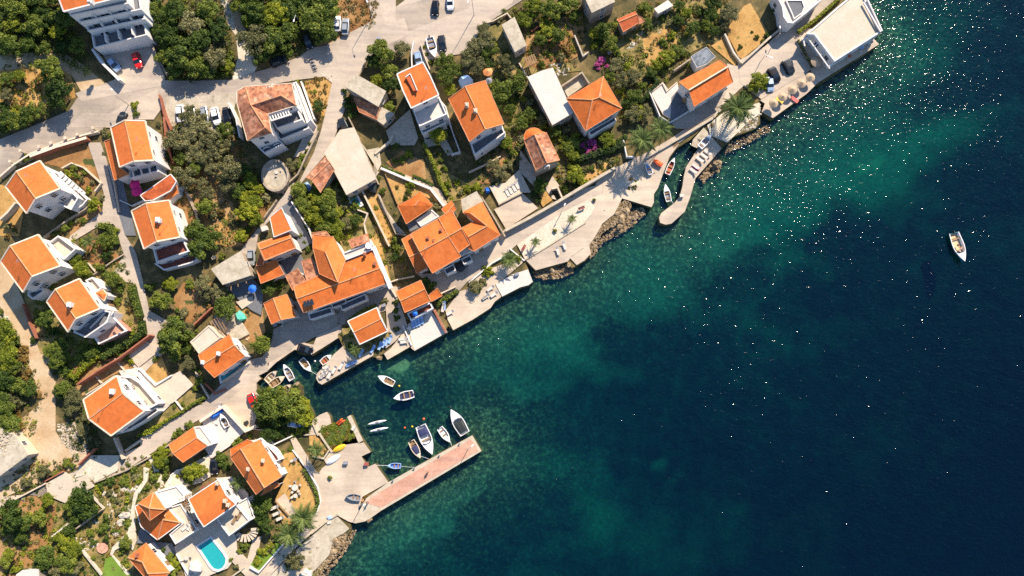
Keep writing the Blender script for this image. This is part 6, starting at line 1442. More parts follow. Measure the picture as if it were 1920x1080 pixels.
W_('b', [(0, 820), (30, 960), (90, 1090)], 1.1, 'red-topped wall at the end of the parking row', .3, 'redwall')
W_('h', [(60, 240), (110, 380)], 1.0, 'short red brick wall below the olive grove edge', .4, 'redwall')
W_('h', [(225, 640), (300, 800), (330, 920)], .8, 'weathered stone wall sloping through the dry olive grove', .5, 'stone_wall')
W_('b', [(580, 870), (640, 1000), (670, 1150)], 2.2, 'tall white wall beside the arcaded house', .3, 'white')
W_('b', [(1190, 690), (1300, 1000)], 1.5, 'white boundary wall between arcaded house and grassy verge', .3, 'white')
W_('h', [(1330, 120), (1230, 330), (1160, 480), (1040, 590), (1030, 630)], 1.0, 'dark-sided wall along the winding lane', .35, 'stone_wall')
W_('h', [(980, 700), (880, 840)], 1.2, 'stone wall where the winding lane narrows', .35, 'stone_wall')
W_('h', [(1110, 715), (1250, 930), (1290, 1040)], 2.0, 'thin white wall along the side passage', .25, 'white')
W_('l', [(190, 590), (250, 760), (300, 870)], 1.3, 'red-based wall along the dirt track', .3, 'redwall')
W_('l', [(740, 240), (800, 310)], .6, 'short kerb wall in the western garden', .25, 'cream')
W_('l', [(780, 340), (960, 215), (1035, 170)], .7, 'thin garden wall beside the driveway fork', .25, 'stone_wall')
W_('l', [(1255, 850), (1000, 1040), (850, 1130), (650, 1260)], 2.4, 'long dark red retaining wall behind the bright hedge', .35, 'redwall')
W_('p', [(725, 450), (850, 370), (960, 295)], 1.2, 'pale wall behind the broad orange house', .25, 'cream')
W_('p', [(800, 290), (850, 350)], .6, 'short cross wall in the dry garden strip', .25, 'cream')
W_('p', [(970, 150), (1050, 250)], .6, 'pale cross wall nearer the driveway slab', .25, 'cream')
W_('p', [(1170, 230), (1310, 370), (1440, 290)], 1.0, 'white wall at the top of the fan terrace yard', .3, 'white')
W_('p', [(1150, 270), (1350, 530), (1290, 560)], 2.0, 'white stair wall crossing the fan-shaped terrace', .35, 'white')
W_('p', [(1030, 990), (960, 820)], 1.6, 'pale corner wall beside the shaded ramp', .3, 'cream')
W_('p', [(1060, 920), (1190, 830)], .8, 'small planter wall at the lane edge', .4, 'cream')
W_('p', [(660, 1040), (790, 910)], 1.6, 'bright red wall beside the building plot', .3, 'redwall')
W_('s', [(360, 290), (530, 200)], 1.0, 'short red wall above the pale slab', .25, 'redwall')
W_('s', [(0, 495), (190, 400), (380, 300)], .8, 'long pale wall below the unfinished house', .3, 'cream')
W_('s', [(640, 680), (850, 525)], 1.4, 'dark thin wall behind the dense garden trees', .25, 'stone_wall')
W_('s', [(440, 745), (580, 635)], .7, 'curved pale wall in the rock garden', .35, 'rock_pale')
W_('s', [(690, 870), (850, 1070)], .8, 'pale wall running to the small lawn', .35, 'rock_pale')
W_('s', [(800, 290), (1060, 190), (1330, 40), (1440, -40)], .8, 'retaining wall along the seaward lane edge above the villa', .3, 'stone_wall')
W_('s', [(740, 370), (870, 510)], .6, 'pale kerb wall beside the round bushes', .35, 'rock_pale')
W_('q', [(530, 430), (740, 275)], 1.0, 'pale wall in front of the dark teal pool', .3, 'cream')
W_('q', [(380, 450), (460, 530), (545, 495)], .7, 'reddish planter wall at the lane corner', .35, 'redwall')
W_('q', [(300, 350), (330, 430), (410, 570)], .9, 'thin wall behind the triangular flower bed', .25, 'cream')
W_('q', [(130, 595), (190, 670)], .6, 'short white wall across the flower bed', .25, 'white')
W_('q', [(345, 760), (530, 640), (720, 845), (800, 810)], 2.0, 'thick wall round the white boat terrace', .5, 'cream', cap='verge')
W_('q', [(340, 820), (440, 940)], 1.4, 'dark red wall beside the boat terrace', .4, 'redwall')
W_('m', [(270, 770), (430, 620)], 1.3, 'red-brown wall below the dry terrace', .35, 'redwall')
W_('m', [(1290, 300), (1350, 350)], 1.5, 'short wall between the seafront roofs', .3, 'white')
W_('m', [(560, 760), (640, 660)], .8, 'low wall in the rubble yard', .3, 'stone_wall')
W_('m', [(430, 745), (560, 840)], .6, 'rough wooden-edged bank in the rubble yard', .25, 'wood')
W_('n', [(570, 440), (480, 220), (440, 100)], 1.2, 'white wall along the seafront house side', .3, 'white')
W_('n', [(590, 400), (660, 375), (790, 350)], 1.0, 'thin wall across the shaded plot between the big houses', .25, 'cream')
W_('n', [(585, 430), (610, 470), (640, 520)], 1.0, 'pale garden pillar wall by the blue-umbrella house', .35, 'cream')
W_('n', [(700, 770), (770, 930)], .8, 'low white wall at the west side of the bathing deck', .25, 'white')
W_('n', [(960, 630), (1060, 820)], 1.3, 'red-topped white wall at the east side of the bathing deck', .35, 'white', cap='redwall')
W_('n', [(1000, 505), (1140, 440)], .9, 'pale wall along the shaded lane near the dark hedge', .3, 'cream')
W_('o', [(0, 760), (190, 600), (330, 520)], .8, 'pierced white wall along the lane by the palms', .3, 'white')
W_('o', [(345, 480), (460, 575)], .6, 'low white wall beside the bushy yellowish palm', .3, 'white')
W_('o', [(470, 570), (640, 470), (830, 350), (975, 260)], .55, 'long dark-shadowed step along the promenade deck', .3, 'kerb')
W_('o', [(975, 255), (1030, 185)], .4, 'short step at the far end of the promenade deck', .25, 'kerb')
W_('o', [(870, 535), (960, 470)], .4, 'short step on the lower promenade', .25, 'kerb')
W_('j', [(310, 950), (520, 840), (740, 715), (930, 600), (1230, 425)], 1.9, 'long stone sea-front wall inland of the promenade', .5, 'stone_wall', cap='kerb')
W_('j', [(250, 735), (445, 635)], .9, 'dark wall between lounger slab and concrete yard', .25, 'stone_wall')
W_('j', [(110, 680), (220, 860), (300, 1000)], 2.0, 'dark passage wall beside the hip-roofed promenade house', .3, 'old')
W_('j', [(700, 600), (745, 590), (785, 680)], 1.6, 'gate wall with steps below the chapel', .35, 'cream')
W_('j', [(0, 460), (150, 390), (260, 330)], 1.0, 'pale wall seaward of the two-chimney house', .25, 'cream')
W_('j', [(1300, 190), (1330, 330), (1390, 330)], 1.2, 'white wall by the pair of palms', .25, 'white')
W_('k', [(370, 515), (620, 370), (930, 185), (990, 120)], .9, 'white sea wall along the lane above the little boat basin', .4, 'white', cap='kerb')
W_('e', [(90, 780), (190, 700), (225, 770), (310, 695)], .8, 'stepped wall round the white patio', .25, 'cream')
W_('e', [(720, 290), (790, 440), (860, 530)], 1.0, 'stony wall along the west side of the fenced yard', .4, 'rock_pale')
W_('e', [(860, 530), (1080, 330), (1240, 200), (1310, 150)], 1.1, 'grey wall along the seaward side of the fenced yard', .35, 'stone_wall', cap='kerb')
W_('e', [(1240, 195), (1340, 150 - 60)], 1.0, 'white wall at the villa corner', .3, 'white')
W_('e', [(80, 770), (170, 980), (250, 1030)], 1.1, 'white wall along the western patio edge', .25, 'white')
W_('e', [(260, 1030), (440, 920), (640, 800), (740, 730)], .9, 'white wall with parked chairs along the lane house', .25, 'white')
W_('e', [(290, 590), (420, 500)], 1.8, 'shaded wall along the back lane', .3, 'old')
W_('d', [(690, 725), (860, 610), (920, 700)], 1.8, 'wall round the roofless court by the hipped house', .3, 'old')
W_('d', [(800, 300), (870, 470), (910, 440)], 1.0, 'pale wall with a corner step in the orchard', .3, 'rock_pale')
W_('d', [(440, 260), (680, 90), (760, 40)], .7, 'reddish terrace wall in the roadside orchard', .3, 'redwall')
W_('d', [(330, 530), (400, 650)], .8, 'pale wall beside the wood store', .3, 'cream')
W_('d', [(0, 205), (110, 175), (230, 110), (260, 150)], .9, 'roadside wall above the olive garden', .25, 'cream')
W_('c', [(790, 350), (770, 440), (775, 560)], 1.0, 'white ramp wall by the blue car, roadside end', .25, 'white')
W_('c', [(850, 370), (880, 470), (925, 580)], 1.0, 'cream ramp wall between the blue car and the boat trailer', .25, 'cream')
W_('c', [(400, 480), (330, 630)], .8, 'stone wall at the junction of lane and road', .3, 'stone_wall')
W_('c', [(1000, 830), (1060, 900), (1110, 1080)], 1.4, 'white wall beside the tall white house', .25, 'white')
W_('i', [(1080, 20), (1180, 290), (1110, 310)], 1.4, 'white side wall down the passage of the tall white house', .25, 'white')
W_('i', [(240, 0), (300, 120), (460, 480), (490, 560)], 1.2, 'thin brown wall along the edge of the roof terrace', .25, 'stone_wall')
W_('i', [(470, 300), (590, 200), (610, 160)], .9, 'pale curved wall end at the shaded court', .5, 'cream')
W_('i', [(520, 430), (730, 520), (930, 600), (1040, 740)], 1.0, 'long white wall bending through the dry gardens', .5, 'white')
W_('i', [(550, 480), (650, 730)], .6, 'thin dark fence wall beside the hipped cottage', .15, 'wood')
W_('i', [(340, 590), (440, 790), (580, 1080)], 1.4, 'long narrow wall running down to the seafront house', .35, 'cream')
W_('i', [(490, 650), (640, 980), (720, 990)], 1.0, 'grey stepped wall beside the narrow path', .3, 'old')
W_('i', [(320, 780), (400, 810), (370, 900), (390, 980)], 1.0, 'pale path wall beside the overgrown garden', .3, 'cream')
W_('a', [(780, 420), (850, 520), (1000, 670)], 2.2, 'curved ramp wall at the corner of the apartment block', .5, 'white')
W_('a', [(1240, 260), (1310, 450), (1400, 620)], 1.0, 'long stepped wall down the east side of the drive', .4, 'old')
W_('a', [(1120, 0), (1240, 260)], 1.4, 'white side wall of the apartment block yard', .4, 'white')
W_('a', [(1340, 800), (1390, 960), (1440, 1080)], 1.0, 'red brick wall at the parking corner', .3, 'redwall')
W_('r', [(-130, 700), (0, 690), (80, 820), (30, 900), (-60, 880)], .5, 'pale rim wall of the small palm bed', .3, 'kerb')
W_('r', [(-80, 560), (-20, 700)], .8, 'pale path wall by the harbour trees', .3, 'kerb')
W_('r', [(0, 700), (95, 840)], .6, 'pale wall along the weedy basin', .4, 'kerb')
W_('q', [(770, 830), (870, 840), (880, 880)], .8, 'curved pale wall under the harbour trees', .25, 'cream')
W_('q', [(900, 900), (960, 960), (1110, 890)], .9, 'thin wall above the dry garden gate', .25, 'white')
W_('u', [(580, 20), (700, 180), (790, 330), (815, 450), (780, 560)], .6, 'curved white wall outside the low hedge', .25, 'white')
W_('u', [(740, 720), (850, 630), (955, 560)], .7, 'white wall from the tall palms to the harbour yard', .3, 'kerb')
W_('u', [(530, 780), (290, 1050), (220, 1010)], 1.0, 'white wall round the bright green lawn bed', .3, 'white')
W_('u', [(430, 450), (540, 570)], 1.0, 'thin brown fence by the lounger courtyard', .15, 'wood')
W_('t', [(590, 900), (640, 990), (700, 1090)], .9, 'white wall on the west side of the pool terrace', .3, 'white')
W_('t', [(1160, 1010), (1050, 1090)], .6, 'pale kerb by the lower villa path', .3, 'kerb')
W_('t', [(530, 300), (540, 230), (590, 190), (640, 180)], .6, 'curved white kerb of the villa drive', .25, 'white')
W_('v', [(150, 745), (0, 830)], .6, 'white rail wall beside the blue bench', .25, 'kerb')
for x_, y_ in ((470, 235), (590, 195), (690, 165), (370, 268), (215, 300), (130, 390), (820, 110)):
    p = gnd(*PX('g', (x_, y_))[0]); o = MB().box((p.x, p.y, p.z + .8), (.5, .5, 1.7)).box((p.x, p.y, p.z + 1.7), (.62, .62, .12)).world('gate_post', M['cream']); props(o, None, 'post', 'posts of the roadside wall'); q = PX('g', (x_, y_))[0]; spot(o, 'cream square wall post', q[0], q[1])

# ------------------------------------------------------------------ cars
def car_protos():
    P_ = {}
    b = MB()
    # lofted body: x along the car
    st = [(-2.1, .62, .35, .62), (-2.0, .78, .25, .86), (-1.2, .86, .22, .92), (0, .88, .22, .92), (1.0, .87, .22, .9), (1.75, .8, .24, .78), (2.08, .62, .32, .6)]
    for x, w_, z0, z1 in st: b.v += [(x, -w_, z0), (x, -w_ * .96, z1 - .08), (x, -w_ * .8, z1), (x, w_ * .8, z1), (x, w_ * .96, z1 - .08), (x, w_, z0)]
    for i in range(len(st) - 1):
        for k in range(5): a = i * 6 + k; b.f.append((a, a + 6, a + 7, a + 1))
        b.f.append((i * 6 + 5, i * 6 + 11, i * 6 + 6, i * 6))
    b.f += [tuple(range(6)), tuple(range(len(st) * 6 - 6, len(st) * 6))[::-1]]
    P_['body'] = b
    c = MB(); x0, x1, x2, x3 = -1.75, -1.25, .35, 1.05
    c.v = [(x0, -.7, .86), (x0, .7, .86), (x1, -.58, 1.42), (x1, .58, 1.42), (x2, -.58, 1.42), (x2, .58, 1.42), (x3, -.7, .86), (x3, .7, .86)]
    c.f = [(0, 2, 3, 1), (0, 6, 4, 2), (1, 3, 5, 7), (6, 7, 5, 4), (2, 4, 5, 3)]
    P_['glass'] = c
    r_ = MB().box((-.45, 0, 1.44), (1.5, 1.12, .05)); P_['roof'] = r_
    w_ = MB().tube((0, -.1, 0), (0, .1, 0), .32, .32, 12); P_['wheel'] = w_
    P_['light'] = MB().box((0, 0, 0), (.16, .3, .12))
    return P_
CP = car_protos()
CB = {}
t = NT('headlight_glass'); t.b.inputs['Base Color'].default_value = (.7, .7, .68, 1); t.b.inputs['Roughness'].default_value = .15; M['lamp_glass'] = t.m
M['tail'] = plain('tail_light', (.35, .01, .01), .3)
def car(t_, tail, nose, paint, label, grp=None, w_=1.0, name='parked_car'):
    q = PX(t_, tail, nose); a, b = gnd(q[0][0], q[0][1], .8), gnd(q[1][0], q[1][1], .8)
    c = (a + b) / 2; c.z = g(c.x, c.y) + .1; e = b - a; L = max(3.6, min(5.0, Vector((e.x, e.y, 0)).length))
    o = root(name, c, label, 'car', grp, math.atan2(e.y, e.x))
    if paint not in CB:
        CB[paint] = (CP['body'].me('body', M[paint], smooth=False), CP['roof'].me('roof_panel', M[paint]))
    if 'x' not in CB: CB['x'] = (CP['glass'].me('windows', M['glass']), CP['wheel'].me('wheel', M['black']), CP['light'].me('headlight', M['lamp_glass']), CP['light'].me('tail_light', M['tail']))
    s_ = L / 4.2; X_ = CB['x']; sc = (s_, w_ * (.96 + .04 * s_), w_)
    lobj('body', CB[paint][0], o, scale=sc); lobj('windows', X_[0], o, scale=sc); lobj('roof_panel', CB[paint][1], o, scale=sc)
    for x in (-1.3, 1.35):
        for y in (-.8, .8): lobj('wheel', X_[1], o, (x * s_, y * w_, .3))
    for y in (-.55, .55):
        lobj('headlight', X_[2], o, (1.93 * s_, y, .62)); lobj('tail_light', X_[3], o, (-2.02 * s_, y, .66))
    return o
G_ = 'cars parked along the upper road'
car('a', (920, 500), (1000, 590), 'blue_paint', 'pale blue car parked in front of the apartment block', w_=1.05)
car('a', (1130, 440), (1180, 575), 'red_paint', 'bright red car parked in front of the apartment block')
car('a', (1010, 1060), (1040, 945), 'dark_paint', 'dark car behind the house with magenta umbrellas')
car('b', (160, 880), (175, 1030), 'white_paint', 'white car at the western end of the parking row', G_)
car('b', (255, 900), (280, 1040), 'white_paint', 'white car half hidden under the olive tree', G_)
car('b', (360, 895), (385, 1045), 'silver_paint', 'silver car between two white cars in the parking row', G_)
car('b', (450, 905), (490, 1055), 'white_paint', 'large white car second from the eastern end of the row', G_, 1.08)
car('b', (550, 900), (575, 1050), 'black_paint', 'black car at the eastern end of the parking row', G_)
car('b', (1230, 300), (1265, 400), 'black_paint', 'black car under the roadside trees')
car('b', (930, 540), (1060, 490), 'dark_paint', 'dark grey van in the tree shade beside the road', None, 1.1)
car('c', (145, 265), (145, 130), 'white_paint', 'white car closest to the copse on the dirt lot')
car('c', (210, 295), (215, 150), 'silver_paint', 'silver-white car on the open side of the dirt lot')
car('c', (975, 0), (970, 130), 'black_paint', 'black car in the shaded parking at the frame edge')
car('c', (1095, -50), (1100, 85), 'white_paint', 'white car in the shaded parking at the frame edge')
car('c', (1020, 295), (1040, 430), 'dark_paint', 'dark grey car beside the boat trailer')
car('c', (815, 445), (840, 545), 'blue_paint', 'small blue car on the ramp above the tall white house')
car('f', (200, 570), (265, 690), 'black_paint', 'black car with grey roof, nearer the lime tree in the seaside car park', 'cars in the seaside car park', 1.15)
car('f', (320, 505), (385, 620), 'dark_paint', 'dark car nearer the restaurant in the seaside car park', 'cars in the seaside car park', 1.15)
car('f', (190, 660), (205, 760), 'blue_paint', 'pale blue car tucked behind the lime tree')
car('m', (765, 125), (770, 260), 'silver_paint', 'silver car parked in the narrow lane')
car('m', (1160, 945), (1290, 985), 'black_paint', 'black car parked at the harbour edge')
car('q', (765, 550), (800, 640), 'red_paint', 'red car half under the big harbour tree')
car('q', (1110, 780), (1180, 790), 'blue_paint', 'light blue car under the harbour trees')
car('t', (905, 90), (910, 215), 'black_paint', 'black car in the villa drive')
car('i', (180, 30), (215, 100), 'dark_paint', 'dark car at the corner of the broad concrete roof')
car('n', (1190, 270), (1230, 230), 'dark_paint', 'small dark car beside the wide double house')

# ------------------------------------------------------------------ boats
def hull(L, B, paint, deck=.42, keel=.35, high=.55, sheer=.3, stern=.85, sharp=2.1, inner_z=.12, inner='white_paint'):
    n = 12; st = []
    for i in range(n + 1):
        s = i / n; x = -L / 2 + L * s
        hb = B / 2 * (stern + (1 - stern) * min(1, s / .35)) * (1 - max(0, (s - .4) / .6) ** sharp)
        st.append((x, max(hb, .015), high + sheer * s ** 2.2))
    o = MB()
    for x, hb, zg in st:
        o.v += [(x, -hb, zg), (x, -hb * .9, zg * .35), (x, 0, -keel * (1 - .5 * max(0, (x / L + .5) - .7))), (x, hb * .9, zg * .35), (x, hb, zg)]
    for i in range(n):
        for k in range(4): a = i * 5 + k; o.f.append((a, a + 1, a + 6, a + 5))
    o.f.append((0, 4, 3, 2, 1))
    w_ = min(.16, B * .09)
    r_ = MB()     # gunwale and inner sides, floor
    for x, hb, zg in st:
        ib = max(hb - w_, .008)
        xi = x if x < L / 2 - .3 else x - .12
        r_.v += [(x, -hb, zg), (xi, -ib, zg + .02), (xi, -ib * .85, inner_z), (xi, ib * .85, inner_z), (xi, ib, zg + .02), (x, hb, zg)]
    for i in range(n):
        for k in (0, 1, 3, 4): a = i * 6 + k; r_.f.append((a, a + 6, a + 7, a + 1))
    f_ = MB()
    for x, hb, zg in st: f_.v += [(x, -max(hb - w_, .008) * .84, inner_z + .01), (x, max(hb - w_, .008) * .84, inner_z + .01)]
    for i in range(n): f_.f.append((2 * i, 2 * i + 2, 2 * i + 3, 2 * i + 1))
    dk = MB(); dst = [q for q in st if q[0] >= -L / 2 + L * (1 - deck) - .01]
    for x, hb, zg in dst: dk.v += [(x, -max(hb - .03, .005), zg + .035), (x, 0, zg + .035 + .12 * hb), (x, max(hb - .03, .005), zg + .035)]
    for i in range(len(dst) - 1):
        for k in range(2): a = i * 3 + k; dk.f.append((a, a + 3, a + 4, a + 1))
    zt = st[0][2]
    tr = MB().box((-L / 2 + .06, 0, zt * .55), (.1, st[0][1] * 1.9, zt * .9))
    return st, o, r_, f_, dk, tr

def boat(t_, stern, bow, beam, label, paint='white_paint', inner='white_paint', deck=.4, cover=None, seats=2, outboard=True, cabin=None, land=0.0, cat='boat', name='motor_boat', windscreen=False, high=.5, cov=(.12, .6), group=None, z=None, floor=None):
    q = PX(t_, stern, bow)
    if z is None:
        if land: a, b = gnd(q[0][0], q[0][1], .5), gnd(q[1][0], q[1][1], .5)
        else: a, b = at(q[0][0], q[0][1], .5), at(q[1][0], q[1][1], .5)
    else: a, b = at(q[0][0], q[0][1], z + .5), at(q[1][0], q[1][1], z + .5)
    e = b - a; e.z = 0; L = e.length; c = (a + b) / 2
    c.z = .05 if not (land or z) else ((z or g(c.x, c.y)) + .35 + LAYER[0] * .002)
    o = root(name, c, label, cat, group, math.atan2(e.y, e.x))
    st, h_, r_, f_, dk, tr = hull(L, beam, paint, deck, high=high, keel=.3)
    lobj('hull', h_.me('hull', M[paint]), o); lobj('gunwale', r_.me('gunwale', M[paint if paint != 'tealpaint' else 'white_paint']), o)
    lobj('floor', f_.me('floor', M[floor or inner]), o); lobj('transom', tr.me('transom', M[paint]), o)
    if deck: lobj('foredeck', dk.me('foredeck', M['white_paint' if paint in ('tealpaint',) else paint]), o)
    wb = lambda s: B_at(st, L, s)
    for k in range(seats):
        s = .2 + .28 * k; x = -L / 2 + L * s
        lobj('thwart', MB().box((0, 0, 0), (.3, wb(s) * 1.7, .06)).me('thwart', M['wood']), o, (x, 0, high * .72))
    if cover:
        m_ = MB(); n = 8
        for i in range(n + 1):
            s = cov[0] + (cov[1] - cov[0]) * i / n; x = -L / 2 + L * s; hb = wb(s) * .86; zz_ = high + .1 + .12 * math.sin(math.pi * i / n)
            m_.v += [(x, -hb, high + .03), (x, -hb * .5, zz_), (x, hb * .5, zz_), (x, hb, high + .03)]
        for i in range(n):
            for k in range(3): a_ = i * 4 + k; m_.f.append((a_, a_ + 4, a_ + 5, a_ + 1))
        lobj('cover', m_.me('cover', M[cover]), o)
    if windscreen:
        s = 1 - deck; x = -L / 2 + L * s; hb = wb(s) * .8
        w1 = MB(); w1.v = [(x + .55, -hb * .5, high + .08), (x + .55, hb * .5, high + .08), (x, hb, high + .06), (x, -hb, high + .06), (x + .2, -hb * .45, high + .55), (x + .2, hb * .45, high + .55), (x - .25, hb * .92, high + .5), (x - .25, -hb * .92, high + .5)]
        w1.f = [(0, 1, 5, 4), (1, 2, 6, 5), (3, 0, 4, 7)]
        lobj('windscreen', w1.me('windscreen', M['glass']), o)
    if cabin:
        s0, s1 = cabin; x0, x1 = -L / 2 + L * s0, -L / 2 + L * s1; hb = min(wb(s0), wb(s1)) * .72
        m_ = MB().box(((x0 + x1) / 2, 0, high + .35), (x1 - x0, hb * 2, .7), 0, .85)
        lobj('cabin', m_.me('cabin', M['white_paint']), o)
        lobj('cabin_window', MB().box(((x0 + x1) / 2, 0, high + .42), ((x1 - x0) * .94, hb * 1.9, .25), 0, .93).me('cabin_window', M['glass']), o)
    if outboard:
        m_ = MB().box((-L / 2 - .22, 0, high + .12), (.45, .34, .42), 0, .75).box((-L / 2 - .14, 0, high - .3), (.16, .14, .6))
        lobj('outboard_motor', m_.me('outboard_motor', M['black']), o)
    return o
def B_at(st, L, s):
    x = -L / 2 + L * s
    for a, b in zip(st[:-1], st[1:]):
        if a[0] <= x <= b[0] + 1e-6: return a[1] + (b[1] - a[1]) * (x - a[0]) / (b[0] - a[0])
    return st[-1][1]

big = boat('x', (1787, 437), (1806, 491), 2.7, 'lone beige-decked motor boat with teal side, far out on the open water', 'tealpaint', 'teak', .36, seats=1, windscreen=True, high=.8, floor='teak')
boat('k', (545, 660), (605, 525), 1.5, 'white open boat with rust-red inside, moored in the little basin', floor='redint', deck=.3)
boat('k', (560, 890), (525, 745), 1.5, 'white boat with small dark motor, moored at the curved mole', deck=.45, inner='greycloth')
boat('k', (405, 665), (360, 570), 1.3, 'white rowing boat with blue-grey inside, pulled up on the ramp', deck=.2, floor='lightblue', outboard=False, land=1, name='rowing_boat')
boat('k', (500, 590), (425, 545), 1.1, 'orange dinghy lying on the basin quay', 'orange_paint', 'orange_paint', .2, seats=0, outboard=False, land=1, name='dinghy', cover='orange_paint', cov=(.1, .85))
boat('k', (815, 440), (910, 335), 1.6, 'white motor boat pulled up on the slipway', deck=.4, windscreen=True, land=1)
boat('q', (1190, 240), (1275, 345), 1.7, 'white boat with brown inside beside the lounger quay', deck=.4, inner='wood')
boat('q', (1360, 275), (1450, 205), 1.6, 'white boat with red seat tucked against the lounger quay', deck=.35, floor='redint')
boat('q', (1115, 415), (1045, 285), 1.7, 'narrow grey-floored boat moored bow-on to the quay', deck=.25, inner='greycloth')
boat('q', (895, 430), (985, 340), 1.7, 'cream wooden boat with red trim, closest to the quay corner', 'cream_paint', 'cream_paint', .3, outboard=False, name='wooden_boat')
boat('q', (925, 465), (1058, 385), 1.8, 'long cream wooden boat beside the one with red trim', 'cream_paint', 'wood', .35, outboard=False, seats=3, name='wooden_boat')
boat('q', (1030, 530), (1105, 455), 1.7, 'cream boat with cluttered inside beside the rocky stub', 'cream_paint', 'greycloth', .25, seats=3)
boat('r', (625, 270), (490, 202), 1.7, 'white boat with open brown cockpit, inland one of the two adrift', deck=.45, inner='wood')
boat('r', (790, 352), (622, 392), 2.0, 'white boat with dark cockpit, seaward one of the two adrift', deck=.4, inner='navy_cloth', windscreen=True)
boat('r', (1225, 690), (1105, 485), 2.7, 'large white motor boat with dark cover at the pier head', deck=.45, cover='dark_cover', cov=(.08, .5), windscreen=True, high=.75)
boat('r', (850, 620), (950, 862), 2.8, 'largest white cruiser with red stern and navy sunbed at the pier', deck=.42, cover='navy_cloth', cov=(.1, .34), windscreen=True, high=.85)
boat('r', (1010, 640), (1098, 760), 1.7, 'small white boat with three dark seats at the pier', deck=.35, seats=3)
boat('r', (768, 750), (848, 895), 1.8, 'slim cream-trimmed boat with navy cover at the pier', 'cream_paint', 'wood', .25, cover='navy_cloth', cov=(.3, .8), seats=1)
boat('r', (682, 962), (568, 958), 1.3, 'small pale blue boat on two mooring lines', 'lightblue', 'blue_plastic', .3, outboard=False, name='rowing_boat')
boat('q', (575, 812), (522, 700), 1.5, 'white boat stored on the white terrace', deck=.45, land=1, inner='greycloth', windscreen=True)
boat('v', (345, 600), (225, 580), 1.5, 'grey inflatable boat lying on the harbour yard', 'silver_paint', 'greycloth', 0, seats=2, outboard=False, land=1, name='inflatable_boat')
boat('c', (925, 320), (975, 500), 2.2, 'white boat on a trailer by the road', deck=.45, land=1, inner='greycloth', windscreen=True)

def upturned(t_, a_, b_, w_, mat, label, name='upturned_boat', h=.45, group=None, cat='boat', water=False):
    q = PX(t_, a_, b_)
    a, b = (gnd(q[0][0], q[0][1], .2), gnd(q[1][0], q[1][1], .2)) if not water else (at(q[0][0], q[0][1], .15), at(q[1][0], q[1][1], .15))
    e = b - a; e.z = 0; L = e.length; c = (a + b) / 2; c.z = (g(c.x, c.y) + .1 + LAYER[0] * .0035) if not water else .02
    m_ = MB(); n = 12
    for i in range(n + 1):
        s = i / n; x = -L / 2 + L * s; k = max(.03, math.sin(math.pi * s) ** .55); hb = w_ / 2 * k; zz_ = h * k
        m_.v += [(x, -hb, 0), (x, -hb * .7, zz_ * .75), (x, 0, zz_), (x, hb * .7, zz_ * .75), (x, hb, 0)]
    for i in range(n):
        for k in range(4): a1 = i * 5 + k; m_.f.append((a1, a1 + 5, a1 + 6, a1 + 1))
    m_.f += [(0, 1, 2, 3, 4), tuple(range(n * 5, n * 5 + 5))[::-1]]
    o = root(name, c, label, cat, group, math.atan2(e.y, e.x))
    lobj('hull', m_.me('hull', M[mat], smooth=True), o)
    lobj('keel', MB().box((0, 0, h + .01), (L * .8, .06, .05)).me('keel', M[mat]), o)
    if name == 'kayak':
        lobj('cockpit', MB().box((0, 0, h * 1.0), (.7, w_ * .6, .06)).me('cockpit', M['black']), o)
    return o
upturned('r', (110, 840), (222, 782), 1.25, 'yellow_paint', 'yellow boat hull lying upside down on the harbour yard')
upturned('r', (55, 945), (175, 865), 1.35, 'white_paint', 'white boat hull lying upside down on the harbour yard')
upturned('r', (400, 612), (562, 576), .62, 'white_paint', 'white kayak afloat off the jetty, inland one of two', 'kayak', .28, 'white kayaks', 'kayak', True)
upturned('r', (415, 672), (577, 638), .62, 'white_paint', 'white kayak afloat off the jetty, seaward one of two', 'kayak', .28, 'white kayaks', 'kayak', True)
upturned('r', (140, 610), (195, 558), .55, 'orange_paint', 'orange kayak on the weeds, inland one of two', 'kayak', .28, 'orange kayaks', 'kayak')
upturned('r', (155, 618), (215, 572), .55, 'orange_paint', 'orange kayak on the weeds, seaward one of two', 'kayak', .28, 'orange kayaks', 'kayak')
# tarpaulins
def tarp(t_, pts, mat, h, label, name='tarpaulin', cat='tarpaulin', seed=1):
    q = [gnd(p[0], p[1], h) for p in PX(t_, *pts)]
    rr = random.Random(seed); c = sum(q, Vector()) / len(q); v = [tuple(p + Vector((0, 0, h * .25))) for p in q]
    mid = [p * .5 + c * .5 + Vector((rr.uniform(-.2, .2), rr.uniform(-.2, .2), h * (.9 + .3 * rr.random()))) for p in q]
    v += [tuple(p) for p in mid] + [tuple(c + Vector((0, 0, h * .95)))] + [(p.x, p.y, g(p.x, p.y) - .05) for p in q]
    n = len(q); f = []
    for i in range(n):
        j = (i + 1) % n; f += [(i, j, n + j, n + i), (n + i, n + j, 2 * n), (i, 2 * n + 1 + i, 2 * n + 1 + j, j)]
    o = wobj(name, v, f, M[mat]); props(o, label, cat); return o
tarp('q', [(415, 725), (480, 660), (530, 640), (545, 670), (500, 715), (440, 748)], 'blue_cloth', .8, 'blue tarpaulin over a stored boat in the terrace corner')
tarp('m', [(640, 670), (670, 640), (715, 680), (720, 710), (680, 730), (650, 720)], 'green_cloth', .8, 'mint green sheet lying beside the rubble yard')
tarp('m', [(455, 690), (500, 680), (530, 715), (480, 730)], 'greycloth', .8, 'grey sheet by the pergola poles', seed=4)
tarp('i', [(390, 560), (440, 530), (480, 560), (470, 640), (420, 630)], 'dark_cover', .7, 'dark covered stack at the end of the concrete roof', seed=5)
tarp('h', [(1215, 560), (1245, 545), (1285, 600), (1255, 635)], 'lightblue', .9, 'pale blue sheet beside the brown-roofed cottage', seed=6)
